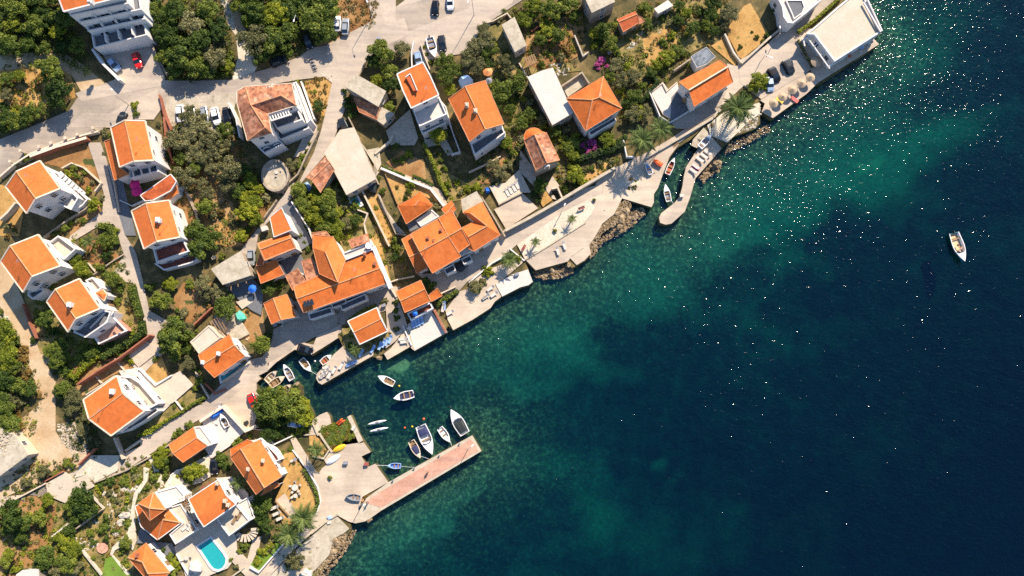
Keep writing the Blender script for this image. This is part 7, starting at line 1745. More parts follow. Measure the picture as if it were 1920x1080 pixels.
tarp('t', [(705, 960), (760, 940), (800, 1000), (800, 1040), (750, 1060), (700, 1020)], 'white_floor', 1.2, 'white sun sail beside the swimming pool', seed=7)
tarp('u', [(865, 590), (905, 565), (915, 590), (880, 610)], 'lightblue', .4, 'light blue bench cover at the harbour yard wall', seed=8)
tarp('u', [(860, 620), (900, 605), (905, 630), (870, 645)], 'white_floor', .35, 'white board lying below the harbour yard wall', seed=9)
tarp('j', [(130, 605), (160, 595), (175, 625), (145, 640)], 'blue_cloth', .8, 'small blue water tank beside the hip-roofed promenade house', seed=10)
tarp('u', [(640, 1050), (680, 1020), (740, 1040), (740, 1080), (660, 1080)], 'white_floor', .8, 'white covered stall at the lower shore', seed=11)
tarp('c', [(1170, 690), (1250, 645), (1290, 680), (1200, 730)], 'lightblue', 2.2, 'pale awning sheet behind the big two-chimney house', seed=12)

# ------------------------------------------------------------------ umbrellas, loungers, tables, benches
def umbrella(t_, x, y, r_, mat, label, h=2.3, n=18, grp=None, kind='parasol', rise=.55):
    q = PX(t_, (x, y))[0]; b0 = gnd(q[0], q[1]); p = at(q[0], q[1], b0.z + h); b = Vector((p.x, p.y, g(p.x, p.y)))
    o = root(kind, b, label, 'parasol', grp)
    lobj('canopy', MB().cone((0, 0, h - .2), r_, rise, n, .03).me('canopy', M[mat]), o)
    lobj('pole', MB().tube((0, 0, 0), (0, 0, h + .2), .04, .03, 7).me('pole', M['wood']), o)
    lobj('foot', MB().tube((0, 0, 0), (0, 0, .42), .3, .25, 12).me('foot', M['kerb']), o)
    return o
sg = 'straw parasols on the umbrella deck'
for i, (x, y, lb) in enumerate(((230, 868, 'straw parasol at the down-coast end of the umbrella deck, by the yellow towel'), (305, 815, 'straw parasol between yellow and red towels'), (388, 755, 'straw parasol beside the red towel'), (465, 700, 'straw parasol fourth from the down-coast end of the deck'), (540, 650, 'straw parasol at the up-coast end of the umbrella deck'))):
    umbrella('f', x, y, 1.08, 'thatch', lb, grp=sg, kind='straw_parasol', rise=.7)
umbrella('f', 595, 515, 1.35, 'thatch', 'large straw parasol under the restaurant pergola', kind='straw_parasol', rise=.7)
umbrella('d', 65, 600, 1.15, 'orange_cloth', 'orange parasol in the garden behind the two-chimney house', n=8)
umbrella('d', 75, 675, .8, 'greycloth', 'grey parasol behind the two-chimney house', n=8, h=2.0)
umbrella('g', 1130, 562, 1.2, 'pink_cloth', 'magenta parasol nearer the balcony', n=8, grp='magenta parasols')
umbrella('g', 1145, 620, 1.25, 'pink_cloth', 'magenta parasol nearer the red lower roof', n=8, grp='magenta parasols')
umbrella('n', 800, 665, .62, 'blue_cloth', 'blue parasol on the balcony above the white deck', h=4.3, n=8)
umbrella('m', 775, 455, .95, 'blue_cloth', 'blue parasol beside the weathered flat concrete house', n=8)

def lounger_me(mat):
    b = MB(); b.box((-.25, 0, .3), (1.35, .62, .09)).box((-.85, -.25, .14), (.06, .06, .28)).box((-.85, .25, .14), (.06, .06, .28)).box((.35, -.25, .14), (.06, .06, .28)).box((.35, .25, .14), (.06, .06, .28))
    f = b.me('sun_lounger_frame', M[mat])
    k = MB(); k.v = [(.42, -.31, .34), (.42, .31, .34), (1.0, .31, .72), (1.0, -.31, .72), (.46, -.31, .27), (.46, .31, .27), (1.04, .31, .65), (1.04, -.31, .65)]
    k.f = [(0, 3, 2, 1), (4, 5, 6, 7), (0, 4, 7, 3), (1, 2, 6, 5), (2, 3, 7, 6), (0, 1, 5, 4)]
    return f, k.me('backrest', M[mat])
LM = {}
def lounger(t_, x, y, ang, mat='white_floor', grp='sun loungers on the quays'):
    if mat not in LM: LM[mat] = lounger_me(mat)
    q = PX(t_, (x, y))[0]; p = gnd(q[0], q[1], .35); c = Vector((p.x, p.y, g(p.x, p.y) + .02 + .004 * LAYER[0]))
    o = root('sun_lounger', c, None, 'sun lounger', grp, math.radians(ang))
    lobj('frame', LM[mat][0], o); lobj('backrest', LM[mat][1], o)
    spot(o, {'white_floor': 'white', 'lightblue': 'light blue', 'redint': 'rust red', 'cream': 'cream'}.get(mat, 'pale') + ' sun lounger', q[0], q[1])
for x, y in ((320, 640), (345, 620), (375, 600), (402, 580), (415, 560)): lounger('j', x, y, 118)
for t_, x, y, a in (('o', 745, 500, 105), ('o', 800, 455, 110), ('o', 140, 885, 35), ('o', 210, 865, 35), ('o', 180, 815, 35), ('n', 700, 880, 10), ('n', 715, 905, 10), ('n', 1400, 520, 40), ('n', 1040, 620, 80), ('n', 1100, 660, 30),
                    ('k', 850, 510, -40), ('k', 815, 540, -40), ('k', 780, 600, -40), ('k', 760, 635, -40), ('k', 880, 480, -40), ('u', 430, 500, 25), ('u', 450, 550, 25), ('u', 480, 590, 25),
                    ('r', 185, 115, 60), ('r', 125, 150, 60), ('r', 50, 160, 20), ('r', 85, 190, 70), ('r', 30, 200, 30), ('r', 60, 130, 10), ('q', 1380, 370, 60), ('q', 1410, 350, 60), ('t', 740, 1020, 45)):
    lounger(t_, x, y, a)
for t_, x, y, a in (('n', 785, 755, 100), ('n', 810, 745, 100), ('n', 835, 735, 100), ('n', 862, 720, 100), ('n', 595, 885, 70), ('n', 565, 905, 70), ('n', 540, 920, 70), ('n', 510, 940, 70), ('n', 450, 965, 60), ('r', 255, 105, 20), ('r', 285, 90, 20), ('n', 1050, 605, 90), ('n', 350, 1000, 60)):
    lounger(t_, x, y, a, 'lightblue')
for x, y in ((1075, 605), (1110, 575), (1125, 560)): pass
def deck_chairs(): 
    for i, (t_, x, y, z, a) in enumerate((('t', 1078, 605, 3.2, 60), ('t', 1115, 572, 3.2, 60), ('t', 660, 672, 2.9, 40), ('t', 695, 660, 2.9, 70))):
        q = PX(t_, (x, y))[0]; b = gnd(q[0], q[1]); p = at(q[0], q[1], b.z + z + .3)
        m = 'wood' if i < 2 else 'white_floor'
        if m not in LM: LM[m] = lounger_me(m)
        o = root('deck_chair', (p.x, p.y, b.z + z - .1), ('brown deck chair on the flat villa terrace, ' + ('down-coast' if i == 0 else 'up-coast') + ' one') if i < 2 else ('white deck chair on the tower villa terrace, ' + ('nearer the roof' if i == 2 else 'nearer the parapet')), 'deck chair', None, math.radians(a))
        lobj('frame', LM[m][0], o); lobj('backrest', LM[m][1], o)
deck_chairs()
def table(t_, x, y, r_, mat, label, chairs=4, cm='white_floor'):
    q = PX(t_, (x, y))[0]; p = gnd(q[0], q[1], .7); c = Vector((p.x, p.y, g(p.x, p.y) + .02 + .004 * LAYER[0]))
    o = root('garden_table', c, label, 'table'); lobj('tabletop', MB().tube((0, 0, .7), (0, 0, .75), r_, r_, 14).me('tabletop', M[mat]), o)
    lobj('leg', MB().tube((0, 0, 0), (0, 0, .7), .06, .05, 8).me('leg', M['steel']), o)
    for k in range(chairs):
        a = 2 * math.pi * k / chairs + .4; d_ = r_ + .4
        ch = root('garden_chair', c + Vector((d_ * math.cos(a), d_ * math.sin(a), 0)), None, 'chair', 'garden chairs', a)
        lobj('seat', MB().box((0, 0, .43), (.45, .45, .06)).me('seat', M[cm]), ch); lobj('backrest', MB().box((.22, 0, .68), (.05, .45, .45)).me('backrest', M[cm]), ch)
        for sx in (-.18, .18):
            for sy in (-.18, .18): lobj('leg', MB().box((sx, sy, .2), (.04, .04, .4)).me('leg', M[cm]), ch)
        spot(ch, f"{'white' if cm != 'redint' else 'dark red'} garden chair", q[0] + d_ * 8 * math.cos(a), q[1] - d_ * 8 * math.sin(a))
table('u', 605, 330, .7, 'white_floor', 'round white table in the dry garden by the harbour', 5)
table('u', 610, 400, .45, 'white_floor', 'small white table seaward of the round one in the dry garden', 2)
table('u', 605, 95, .4, 'greycloth', 'small grey table at the top of the dry garden', 2)
table('t', 680, 925, .45, 'white_floor', 'small white table beside the pool sail', 2)
table('f', 680, 545, .5, 'white_floor', 'white table under the restaurant pergola', 4)
table('f', 860, 480, .45, 'redint', 'red table on the shaded restaurant deck', 3)
table('f', 960, 410, .45, 'lightblue', 'blue table on the shaded restaurant deck', 3)
table('f', 1020, 375, .45, 'white_floor', 'white table at the far end of the restaurant deck', 3)
table('t', 1090, 350, .45, 'white_floor', 'white table on the villa patio by the drive', 3)
table('m', 1300, 690, .4, 'white_floor', 'white table below the long seafront house', 3)
table('h', 990, 470, .4, 'white_floor', 'white table on the round stone terrace', 3)
table('m', 1040, 740, .4, 'white_floor', 'white table before the small quayside cottage', 3)
def bench(t_, x, y, a, label, mat='redwood'):
    q = PX(t_, (x, y))[0]; p = gnd(q[0], q[1], .4); c = Vector((p.x, p.y, g(p.x, p.y) + .02 + .0044 * LAYER[0]))
    o = root('park_bench', c, label, 'bench', None, math.radians(a))
    for k in range(3): lobj('seat_slat', MB().box((0, -.17 + .17 * k, .45), (1.6, .14, .05)).me('seat_slat', M[mat]), o)
    for k in range(2): lobj('back_slat', MB().box((0, .26 + .04 * k, .62 + .2 * k), (1.6, .04, .14)).me('back_slat', M[mat]), o)
    for s_ in (-.65, .65): lobj('leg', MB().box((s_, 0, .22), (.08, .45, .44)).me('leg', M['black']), o)
bench('o', 945, 142, 22, 'red bench at the far end of the promenade deck')
bench('o', 460, 475, 60, 'red bench at the near end of the promenade deck')
bench('u', 330, 905 - 500, 50, 'red bench by the round courtyard') if 0 else None
bench('t', 1215, 560, -55, 'dark bench on the white flat roof of the villa', 'wood') if 0 else None
for t_, x, y, mat, lb in (('f', 270, 855, 'yellow_paint', 'yellow towel between the first straw parasols'), ('f', 395, 850, 'red_cloth', 'coral red towel at the edge of the umbrella deck'), ('k', 780, 610, 'pink_cloth', 'pink towel on the curved mole')):
    q = PX(t_, (x, y))[0]; p = gnd(*q)
    o = MB().box((p.x, p.y, p.z + .12 + .0044 * LAYER[0]), (1.9, .8, .08), math.radians(-40)).world('beach_towel', M[mat]); props(o, lb, 'towel')

# ------------------------------------------------------------------ street lamps
def lamp(t_, bx, by, h, a, label):
    q = PX(t_, (bx, by))[0]; b = gnd(*q)
    o = root('street_lamp', b, label, 'street lamp', 'street lamps', math.radians(a))
    lobj('pole', MB().tube((0, 0, -.3), (0, 0, h), .09, .05, 8).me('pole', M['steel']), o)
    lobj('arm', MB().tube((0, 0, h - .05), (1.3, 0, h + .15), .04, .035, 6).me('arm', M['steel']), o)
    lobj('lamp_head', MB().box((1.5, 0, h + .14), (.6, .26, .12)).me('lamp_head', M['white_paint']), o)
lamp('c', 440, 130, 8, -60, 'street lamp at the edge of the dirt lot by the main road')
lamp('c', 1300, 130, 8, -120, 'street lamp beside the shaded roadside parking')
lamp('a', 1090, 888, 5.5, 120, 'street lamp by the bush at the parking corner')
lamp('v', 1255, 180, 4.5, 40, 'lamp post at the head of the pink pier')
lamp('v', 370, 640, 5.5, 20, 'lamp post at the root of the pink pier')
lamp('o', 770, 190, 4.0, 60, 'lamp post on the promenade deck')
lamp('b', 1215, 240, 6, -100, 'lamp post under the trees by the black car')
lamp('e', 1010, 550 - 20, 4, -30, 'lamp post at the corner of the fenced yard lane')
lamp('f', 230, 355, 4, 90, 'lamp post where the lane meets the seaside car park')
lamp('q', 530, 615, 4.5, -20, 'lamp post at the corner of the boat terrace')
# road manhole grid and crosswalk-like bars
p_ = PX('b', (1275, 490), (1320, 600)); a, b = gnd(*p_[0]), gnd(*p_[1])
rt = root('speed_bump', (a + b) / 2, 'dark striped rubber speed bump across the upper road', 'speed bump')
for k in range(8):
    s_ = (k + .5) / 8; c = a + (b - a) * s_; MB().box((c.x, c.y, g(c.x, c.y) + .03 + .0044 * LAYER[0]), (.9, .24, .07), math.radians(18)).world('segment', M['black' if k % 2 else 'greycloth'], rt)

# stairs by the lane
p_ = PX('k', (578, 440), (628, 385)); a, b = gnd(*p_[0]), gnd(*p_[1])
rt = root('quay_steps', (a + b) / 2, 'dark timber steps leading down to the little boat basin', 'steps')
for k in range(6):
    s_ = (k + .5) / 6; c = a + (b - a) * s_; MB().box((c.x, c.y, g(c.x, c.y) + .2 + .05 * k), (.25, 1.1, .12), math.radians(35)).world('step', M['wood'], rt)

# ------------------------------------------------------------------ planters, pergolas, poles
for t_, x, y, r_, lb in (('o', 725, 328, .55, 'round stone planter with a green plant on the promenade deck'), ('o', 1055, 68, .45, 'round planter at the far end of the promenade'), ('u', 898, 250, .55, 'dark round planter on the harbour yard'), ('a', 0, 0, 0, '')):
    if not r_: continue
    q = PX(t_, (x, y))[0]; p = gnd(q[0], q[1], .5); c = Vector((p.x, p.y, g(p.x, p.y)))
    o = root('planter', c, lb, 'planter'); lobj('pot', MB().tube((0, 0, 0), (0, 0, .6), r_ * .8, r_, 14).me('pot', M['kerb']), o)
    lobj('plant', BUSH['M'][0], o, (0, 0, .6), (0, 0, 0), (r_ * 1.1,) * 3)
def pergola(t_, quad, n, h, label, mat='wood', wd=.14):
    q = PX(t_, *quad); c0 = gnd(*q[0]); P4 = [at(p[0], p[1], c0.z + h) for p in q]
    o = root('pergola', c0, label, 'pergola')
    for a, b in ((0, 1), (3, 2)): MB().bar(P4[a], P4[b], .14, .14).world('beam', M[mat], o)
    for k in range(n):
        s_ = k / (n - 1); a = P4[0].lerp(P4[1], s_); b = P4[3].lerp(P4[2], s_); MB().bar(a + Vector((0, 0, .14)), b + Vector((0, 0, .14)), wd, .12).world('rafter', M[mat], o)
    for p in P4: MB().tube((p.x, p.y, g(p.x, p.y) - .2), p, .06, .06).world('post', M[mat], o)
pergola('m', [(420, 735), (500, 690), (560, 800), (490, 850)], 5, 2.4, 'rough pole pergola in the rubble yard')
pergola('t', [(615, 430), (700, 395), (720, 430), (650, 480)], 5, 3.0, 'small tan pergola between the two villas')
pergola('t', [(640, 470), (670, 455), (760, 660), (730, 690)], 3, 3.0, 'narrow pergola strip along the villa roof gap')
pergola('d', [(385, 490), (450, 460), (480, 530), (410, 565)], 5, 2.0, 'weathered wood store with plank roof', wd=.35)
pergola('t', [(790, 340), (870, 290), (880, 305), (800, 360)], 4, 2.0, 'reddish slatted gate on the villa drive', mat='redwood')

# mooring lines and buoys
def rope(a, b, label, sag=.0, name='mooring_rope'):
    m_ = MB().tube(a, b, .035, .035, 5); o = m_.world(name, M['white_paint']); props(o, label, 'rope')
rope(at(*PX('r', (685, 965))[0], .5), at(*PX('r', (800, 975))[0], 1.35), 'mooring rope from the pale blue boat to the pier')
rope(at(*PX('r', (568, 958))[0], .5), at(*PX('r', (475, 955))[0], 1.35), 'mooring rope from the pale blue boat to the yard')
rope(at(*PX('r', (850, 880))[0], .6), at(*PX('r', (915, 900))[0], 1.35), 'mooring rope from the slim boat to the pier')
rope(at(*PX('r', (1100, 755))[0], .6), at(*PX('r', (1110, 790))[0], 1.35), 'mooring rope from the small three-seat boat')
rope(at(*PX('q', (1275, 345))[0], .6), at(*PX('q', (1330, 375))[0], 1.35), 'mooring rope to the lounger quay tip')
rope(at(*PX('k', (575, 880))[0], .6), at(*PX('k', (605, 915))[0], 1.35), 'mooring rope to the curved mole')
def buoy(t_, x, y, mat, label, r_=.32):
    r_ *= .75
    p = at(*PX(t_, (x, y))[0], .1); o = root('mooring_buoy', p, label, 'buoy'); v, f = ball((0, 0, 0), r_, 10, 0)
    lobj('float', mesh('float', v, f, M[mat], smooth=True), o); lobj('ring', MB().tube((0, 0, r_ * .7), (0, 0, r_ + .12), .05, .03, 6).me('ring', M['steel']), o)
buoy('r', 715, 640, 'orange_paint', 'orange buoy inland of the slim boat'); buoy('r', 875, 565, 'orange_paint', 'orange buoy off the stern of the largest cruiser', .4)
buoy('r', 778, 630, 'yellow_paint', 'small yellow buoy beside the orange one'); buoy('r', 668, 287, 'yellow_paint', 'small yellowish buoy by the adrift boat')
buoy('r', 1100, 465, 'dark_cover', 'dark buoy at the bow of the large motor boat'); buoy('r', 133, -190, 'white_paint', 'white buoy between the quay and the moored boats') if 0 else None
buoy('q', 1308, 258, 'white_paint', 'white buoy beside the lounger quay'); buoy('q', 1270, 665, 'white_paint', 'white buoy by the harbour trees', .25)
for k, (x, y) in enumerate(((1190, 95), (1245, 70), (930, 150))): pass
# ladder and bollards on the pier
for k, (x, y) in enumerate(((1010, 240), (800, 345), (620, 450), (1180, 140))):
    p = gnd(*PX('v', (x, y))[0]); o = MB().tube((p.x, p.y, p.z), (p.x, p.y, p.z + 1.0), .13, .16, 10).box((p.x, p.y, p.z + 1.0), (.45, .12, .1)).world('bollard', M['steel'])
    props(o, None, 'bollard', 'bollards on the pier'); q = PX('v', (x, y))[0]; spot(o, 'steel mooring bollard', q[0], q[1])
# fishing nets
cover('fishing_net', [(683, 931), (694, 928), (695, 938), (686, 941)], 26, 'Y', 'heap of orange-brown fishing net at the pier root', .2, .4, 40, 90)

# ------------------------------------------------------------------ rocks
def rock_me(seed, mat):
    v, f = ball((0, 0, 0), 1, 8, .45, seed); return mesh('rock', v, f, M[mat])
RK = [rock_me(s, 'rock') for s in range(5)]; RP = [rock_me(20 + s, 'rock_pale') for s in range(5)]
RB = [(ball((0, 0, 0), 1, 6, .45, 40 + s)) for s in range(6)]
def rubble(name, poly, n, r0, r1, mat, label, seed, t_='x', zoff=0.0, sea=False):
    if name == 'shore_rubble': n = int(n * 1.6); r1 *= .6; r0 *= .75; n = int(n * 1.3)
    rr = random.Random(seed); pl = PX(t_, *poly); b = MB(); xs_ = [p[0] for p in pl]; ys_ = [p[1] for p in pl]
    while n > 0:
        x_ = rr.uniform(min(xs_), max(xs_)); y_ = rr.uniform(min(ys_), max(ys_))
        if not inside((x_, y_), pl): n -= .1; continue
        n -= 1
        p = at(x_, y_, .1) if sea else gnd(x_, y_)
        r_ = r0 + (r1 - r0) * rr.random() ** 2; v, f = rr.choice(RB); a = rr.random() * 6.3; sx = rr.uniform(.8, 1.4)
        z = (-.25 + rr.random() * .4 if sea else p.z) + zoff
        b.add([(p.x + r_ * (sx * x * math.cos(a) - y * math.sin(a)), p.y + r_ * (sx * x * math.sin(a) + y * math.cos(a)), z + r_ * .8 * z1) for x, y, z1 in v], f)
    o = b.world(name, M[mat]); props(o, label, 'rocks', None, 'stuff'); return o
rubble('shore_rubble', [(1104, 462), (1120, 430), (1150, 405), (1165, 385), (1172, 372), (1185, 385), (1172, 410), (1150, 425), (1128, 438), (1118, 460), (1106, 480)], 420, .15, .55, 'rock', 'brown shore rubble below the promenade', 1, zoff=.05)
rubble('shore_rubble', [(1120, 452), (1150, 425), (1175, 400), (1205, 388), (1210, 400), (1190, 420), (1160, 440), (1130, 455), (1112, 482), (1104, 485)], 380, .2, .8, 'rock', 'brown rocks in the shallows off the promenade', 2, sea=True)
rubble('shore_rubble', [(1000, 505), (1040, 500), (1065, 494), (1074, 498), (1075, 512), (1050, 522), (1020, 524), (1002, 518)], 260, .2, .7, 'rock', 'rocks against the promenade corner', 3, sea=True)
rubble('shore_rubble', [(1300, 290), (1335, 262), (1350, 260), (1330, 280), (1310, 300)], 30, .2, .5, 'rock', 'stones beside the slipway', 4)
rubble('shore_rubble', [(1345, 292), (1352, 300), (1350, 320), (1330, 330), (1318, 345), (1312, 330), (1330, 305)], 120, .2, .9, 'rock', 'rocks along the seaward side of the mole', 5, sea=True)
rubble('shore_rubble', [(1345, 245), (1385, 215), (1425, 195), (1428, 215), (1415, 240), (1380, 250), (1360, 262)], 160, .2, .7, 'rock_pale', 'pale rocks on the shore by the dark palm', 6)
rubble('shore_rubble', [(1365, 268), (1420, 245), (1440, 232), (1445, 245), (1400, 270), (1360, 290)], 160, .2, .7, 'rock', 'rocks under the shore by the dark palm', 7, sea=True)
rubble('shore_rubble', [(640, 1000), (655, 995), (642, 1030), (620, 1055), (600, 1080), (585, 1080), (610, 1040), (625, 1005)], 260, .15, .6, 'rock', 'brown rocks along the lower shore', 8)
rubble('shore_rubble', [(650, 1000), (668, 992), (660, 1015), (640, 1045), (610, 1082), (598, 1080), (625, 1050)], 170, .2, .7, 'rock', 'rocks in the shallows at the lower shore', 9, sea=True)
rubble('rubble_heap', PX('p', (480, 700), (640, 680), (740, 920), (700, 1000), (640, 990), (560, 900), (490, 810)), 420, .14, .42, 'rubble', 'heap of pale building stones beside the olive trees', 10)
rubble('rubble_heap', PX('p', (0, 940), (60, 740), (200, 760), (240, 900), (300, 940), (200, 1040), (60, 1100)), 220, .08, .4, 'rubble', 'debris scattered on the unfinished storey', 11, zoff=3.3)
rubble('rubble_heap', PX('m', (620, 760), (760, 840), (740, 900), (680, 880), (610, 800)), 70, .15, .45, 'rubble', 'stones heaped in the rubble yard', 12)
rubble('rubble_heap', PX('p', (200, 640), (340, 540), (420, 700), (300, 1000), (200, 1000)), 90, .1, .35, 'rubble', 'stones strewn on the building plot', 13)
rubble('rubble_heap', PX('l', (0, 640), (60, 690), (120, 800), (60, 820), (0, 740)), 80, .15, .5, 'rock_pale', 'pale stones beside the dirt track', 14)
rubble('garden_rocks', PX('s', (1000, 340), (1150, 330), (1180, 300), (1160, 360), (1020, 400)), 50, .2, .6, 'rock_pale', 'pale rocks above the stepping path', 15)
rubble('garden_rocks', PX('s', (640, 760), (800, 760), (860, 830), (740, 860), (620, 840)), 130, .15, .45, 'rock_pale', 'pale rocks behind the round patio', 16)
rubble('garden_rocks', PX('t', (0, 330), (1250 - 1100, 340), (90, 500), (120, 700), (20, 760), (0, 700)), 110, .15, .5, 'rock_pale', 'pale rocks bordering the rock garden', 17)
rubble('garden_rocks', PX('t', (250, 160), (350, 150), (360, 280), (260, 440), (210, 520), (230, 380)), 60, .15, .35, 'rock_pale', 'stones edging the stepping path', 18)
rubble('garden_rocks', PX('k', (200, 720), (300, 700), (320, 800), (250, 860), (190, 800)), 70, .15, .6, 'rock_pale', 'rocks of the little bed by the basin ramp', 19)
rubble('garden_rocks', PX('o', (1080, 80), (1250, 30), (1290, 100), (1220, 200), (1110, 260), (1060, 200)), 200, .06, .22, 'rock_pale', 'pebbles where promenade meets the shore', 20)
rubble('garden_rocks', PX('e', (0, 160), (230, 180), (260, 260), (60, 300)), 60, .15, .5, 'rock_pale', 'pale stones in the upper orchard', 21)
rubble('garden_rocks', PX('d', (1180, 380), (1400, 250), (1430, 330), (1260, 420)), 60, .15, .6, 'rock_pale', 'pale stones seaward of the tiny outhouse', 22)
rubble('garden_rocks', PX('d', (590, 500), (760, 560), (740, 640), (600, 620)), 50, .15, .6, 'rock_pale', 'stones beside the flat pale roof', 23)
for i, (t_, x, y, r_, mk) in enumerate((('s', 1040, 570, 1.5, 1), ('s', 1010, 630, 1.2, 1), ('s', 1080, 510, .9, 1), ('s', 975, 725, 1.0, 1), ('s', 880, 385, .8, 1), ('s', 1120, 560, .8, 1), ('s', 800, 620, .8, 1), ('s', 1100, 355, .8, 1), ('s', 1150, 320, .7, 1), ('s', 190, 430, .8, 1),
                                    ('o', 1250, 180, 1.0, 0), ('o', 1290, 230, 1.3, 0), ('o', 1330, 160, 1.1, 0), ('o', 1270, 290, 1.0, 0), ('o', 840, 610, .9, 0), ('o', 700, 660, .8, 0), ('k', 970, 560, 1.1, 0), ('k', 920, 250, 1.0, 0), ('k', 1200, 200, 1.2, 1), ('k', 1260, 150, 1.1, 1), ('k', 1240, 220, .9, 0),
                                    ('u', 940, 790, 1.1, 0), ('u', 920, 880, .9, 0), ('u', 1000, 810, .8, 0), ('u', 760, 1010, .8, 1), ('r', 500, 50, 1.0, 0), ('q', 1150, 450, .8, 0), ('k', 260, 800, .9, 1), ('k', 225, 760, .7, 1), ('v', 410, 790, .9, 0), ('d', 1290, 370, .9, 1), ('d', 1090, 440, .7, 1), ('d', 710, 600, .8, 1))):
    q = PX(t_, (x, y))[0]; p = gnd(q[0], q[1], r_ * .4); z = g(p.x, p.y)
    o = bpy.data.objects.new('boulder', (RP if mk else RK)[i % 5]); link(o); o.location = (p.x, p.y, z + r_ * .12); o.rotation_euler = (0, 0, i); o.scale = (r_ * 1.1, r_ * .85, r_ * .6)
    props(o, None, 'rock', 'boulders'); spot(o, ('pale' if mk else 'brown') + ' boulder', q[0], q[1])

# ------------------------------------------------------------------ people
def person(name, loc, rz, joints, radii, shirt, label, hairc='hair', seat=False):
    """one continuous skinned figure; joints: name -> (pos, parent)"""
    me_ = bpy.data.meshes.new('body'); names = list(joints)
    me_.from_pydata([joints[k][0] for k in names], [(names.index(joints[k][1]), i) for i, k in enumerate(names) if joints[k][1]], [])
    o = bpy.data.objects.new('body', me_); r_ = root(name, loc, label, 'person', None, rz)
    link(o); o.parent = r_
    m_ = o.modifiers.new('skin', 'SKIN'); 
    sv = me_.skin_vertices[0].data if me_.skin_vertices else None
    if sv is None:
        bm = bmesh.new(); bm.from_mesh(me_); bm.verts.layers.skin.verify(); bm.to_mesh(me_); bm.free(); sv = me_.skin_vertices[0].data
    for i, k in enumerate(names): sv[i].radius = (radii[k], radii[k]); sv[i].use_root = (k == 'pelvis')
    s_ = o.modifiers.new('sub', 'SUBSURF'); s_.levels = 1; s_.render_levels = 1
    me_.materials.append(M['skin'])
    hp = joints['head'][0]
    v, f = ball((hp[0], hp[1], hp[2] + .05), .125, 9, .05, 3); lobj('hair', mesh('hair', v, f, M[hairc], smooth=True), r_)
    ch = joints['chest'][0]; pe = joints['pelvis'][0]
    sh = MB().tube((pe[0], pe[1], pe[2] - .02), (ch[0], ch[1], ch[2] + .08), .17, .2, 10); lobj('shirt', sh.me('shirt', M[shirt], smooth=True), r_)
    return r_
def pose(sit=True, k=1):
    h0 = .12 if sit else .92
    J = dict(pelvis=((0, 0, h0), None), chest=((-.05, 0, h0 + .42), 'pelvis'), neck=((-.03, 0, h0 + .58), 'chest'), head=((0, 0, h0 + .74), 'neck'))
    for s_, n_ in ((-1, 'l'), (1, 'r')):
        if sit: J[n_ + 'knee'] = ((.42, s_ * .13, h0 + .22 * k), 'pelvis'); J[n_ + 'foot'] = ((.78, s_ * .14, h0 - .04), n_ + 'knee'); J[n_ + 'toe'] = ((.92, s_ * .15, h0), n_ + 'foot')
        else: J[n_ + 'knee'] = ((.05 * s_, s_ * .11, .48), 'pelvis'); J[n_ + 'foot'] = ((-.08 * s_, s_ * .12, .06), n_ + 'knee'); J[n_ + 'toe'] = ((-.08 * s_ + .18, s_ * .13, .04), n_ + 'foot')
        J[n_ + 'shoulder'] = ((-.04, s_ * .2, h0 + .5), 'chest'); J[n_ + 'elbow'] = ((.06, s_ * .28, h0 + .24), n_ + 'shoulder'); J[n_ + 'hand'] = ((.3, s_ * .2, h0 + .2), n_ + 'elbow')
        for q in range(3): J[f'{n_}finger{q}'] = ((.4, s_ * (.17 + .03 * q), h0 + .18), n_ + 'hand')
    R_ = {}
    for k_ in J: R_[k_] = .13 if k_ == 'pelvis' else .14 if k_ == 'chest' else .055 if k_ == 'neck' else .1 if k_ == 'head' else .075 if 'knee' in k_ else .045 if 'foot' in k_ else .035 if 'toe' in k_ else .06 if 'shoulder' in k_ else .045 if 'elbow' in k_ else .035 if 'hand' in k_ else .012
    return J, R_
J, R_ = pose(True)
bl = big.matrix_basis if 0 else None
ba = big.rotation_euler.z; bx, by = big.location.x, big.location.y
def on_boat(dx, dy, z): return (bx + dx * math.cos(ba) - dy * math.sin(ba), by + dx * math.sin(ba) + dy * math.cos(ba), z)
person('person', on_boat(.6, .1, .6), ba + 2.2, J, R_, 'white_paint', 'person in white sitting nearer the bow of the lone boat')
person('person', on_boat(-.5, -.1, .6), ba + .4, J, R_, 'clothdark', 'person in dark clothes sitting amidships in the lone boat')
p = gnd(*PX('v', (915, 388))[0]); person('person', (p.x - .15, p.y, p.z + .75), 1.0, J, R_, 'clothdark', 'dark-clothed person sitting on the middle of the pier')
J2, R2 = pose(False)
p = gnd(*PX('v', (1190, 300))[0])
p = gnd(*PX('v', (372, 615))[0]); person('person', (p.x, p.y, p.z + .55), 2.0, J2, R2, 'orange_cloth', 'person in orange standing at the root of the pier')
p = gnd(*PX('v', (402, 628))[0]); person('person', (p.x + .3, p.y, p.z + .55), 4.0, J2, R2, 'clothdark', 'person in dark clothes standing by the nets at the pier root')

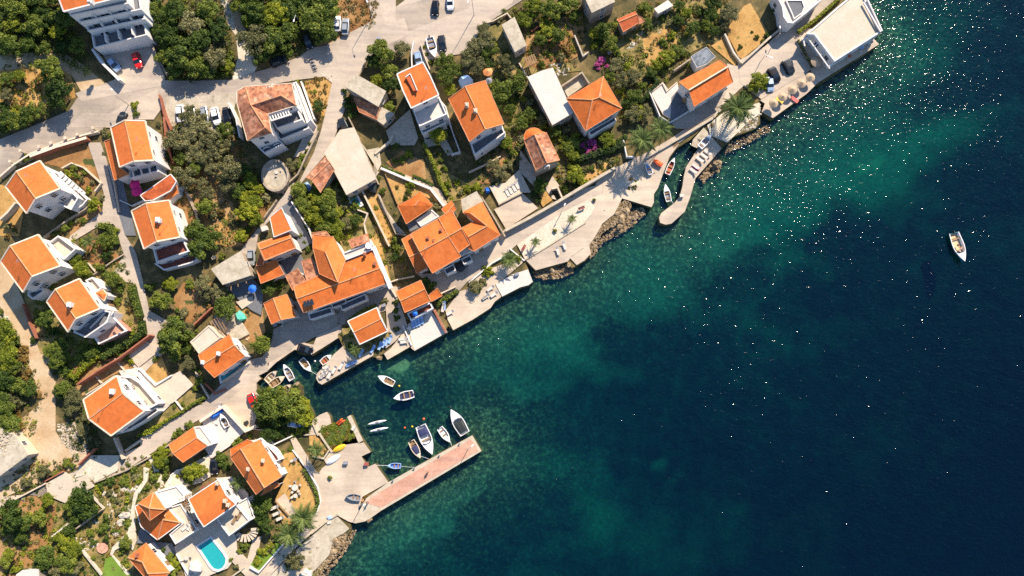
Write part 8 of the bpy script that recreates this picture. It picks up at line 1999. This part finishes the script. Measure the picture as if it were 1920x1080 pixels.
# aerials on the roofs
for i, (t_, x, y, h) in enumerate((('g', 250, 500, 9.4), ('g', 1180, 200, 9.6), ('l', 180, 230, 8.6), ('n', 900, 120, 8.4), ('c', 900, 760, 10.2), ('d', 1010, 820, 7.6), ('p', 860, 580, 8.6), ('h', 30, 900, 8.8), ('n', 300, 300, 8.6), ('b', 960, 840, 10.6))):
    q = PX(t_, (x, y))[0]; b0 = gnd(*q); p = at(q[0], q[1], b0.z + h)
    m_ = MB().tube((p.x, p.y, p.z - 1.6), (p.x, p.y, p.z + 1.4), .035, .03, 6)
    for k in range(5): m_.bar((p.x - .35 + .04 * k, p.y - .3 + .16 * k, p.z + 1.2), (p.x + .35 - .04 * k, p.y - .25 + .16 * k, p.z + 1.2), .03, .03)
    m_.bar((p.x, p.y - .4, p.z + 1.2), (p.x, p.y + .5, p.z + 1.2), .04, .04)
    o = m_.world('roof_aerial', M['steel']); props(o, None, 'aerial', 'television aerials on the roofs'); spot(o, 'thin roof aerial on the roof', q[0], q[1])
# small clutter that stands on yards and quays
def crate(t_, x, y, a, mat, lb, s_=(.9, .6, .5)):
    q = PX(t_, (x, y))[0]; p = gnd(*q); z = p.z + .02 + .0044 * LAYER[0]
    o = root('storage_box', Vector((p.x, p.y, z)), lb, 'box', None, math.radians(a))
    lobj('box_body', MB().box((0, 0, s_[2] / 2), s_, 0, .95).me('box_body', M[mat]), o); lobj('lid', MB().box((0, 0, s_[2] + .04), (s_[0] * 1.05, s_[1] * 1.08, .08)).me('lid', M[mat]), o)
for a_ in (('m', 985, 765, 20, 'greycloth', 'grey box beside the small quayside cottage'), ('m', 905, 400, 40, 'redwood', 'dark red box by the lane wall near the silver car'), ('m', 470, 200, 30, 'cream', 'pale box against the weathered flat house'), 
           ('k', 660, 850, 10, 'white_floor', 'white box on the narrow end of the mole'), ('q', 740, 775, 30, 'dark_cover', 'dark box on the wall of the boat terrace'), ('v', 400, 310, 10, 'redwood', 'rusty box beside the step of the harbour yard'), ('v', 225, 300, 0, 'greycloth', 'grey box in the middle of the harbour yard'),
           ('n', 760, 790, 30, 'white_floor', 'white box on the bathing deck'), ('o', 400, 700, 20, 'greycloth', 'grey box on the bathing platform'), ('i', 430, 590, 20, 'white_floor', 'white box by the covered stack'), ('h', 900, 950, 20, 'white_floor', 'white box in the yard above the silver car', (1.3, 1.0, .9)),
           ('n', 545, 600, 20, 'greycloth', 'grey box at the garden corner by the shaded lane'), ('c', 500, 250 + 90, 20, 'steel', 'steel utility box beside the main road'), ('r', 290, 640, 60, 'white_floor', 'white box with dark top standing on the jetty')):
    crate(*a_)
resolve_labels()
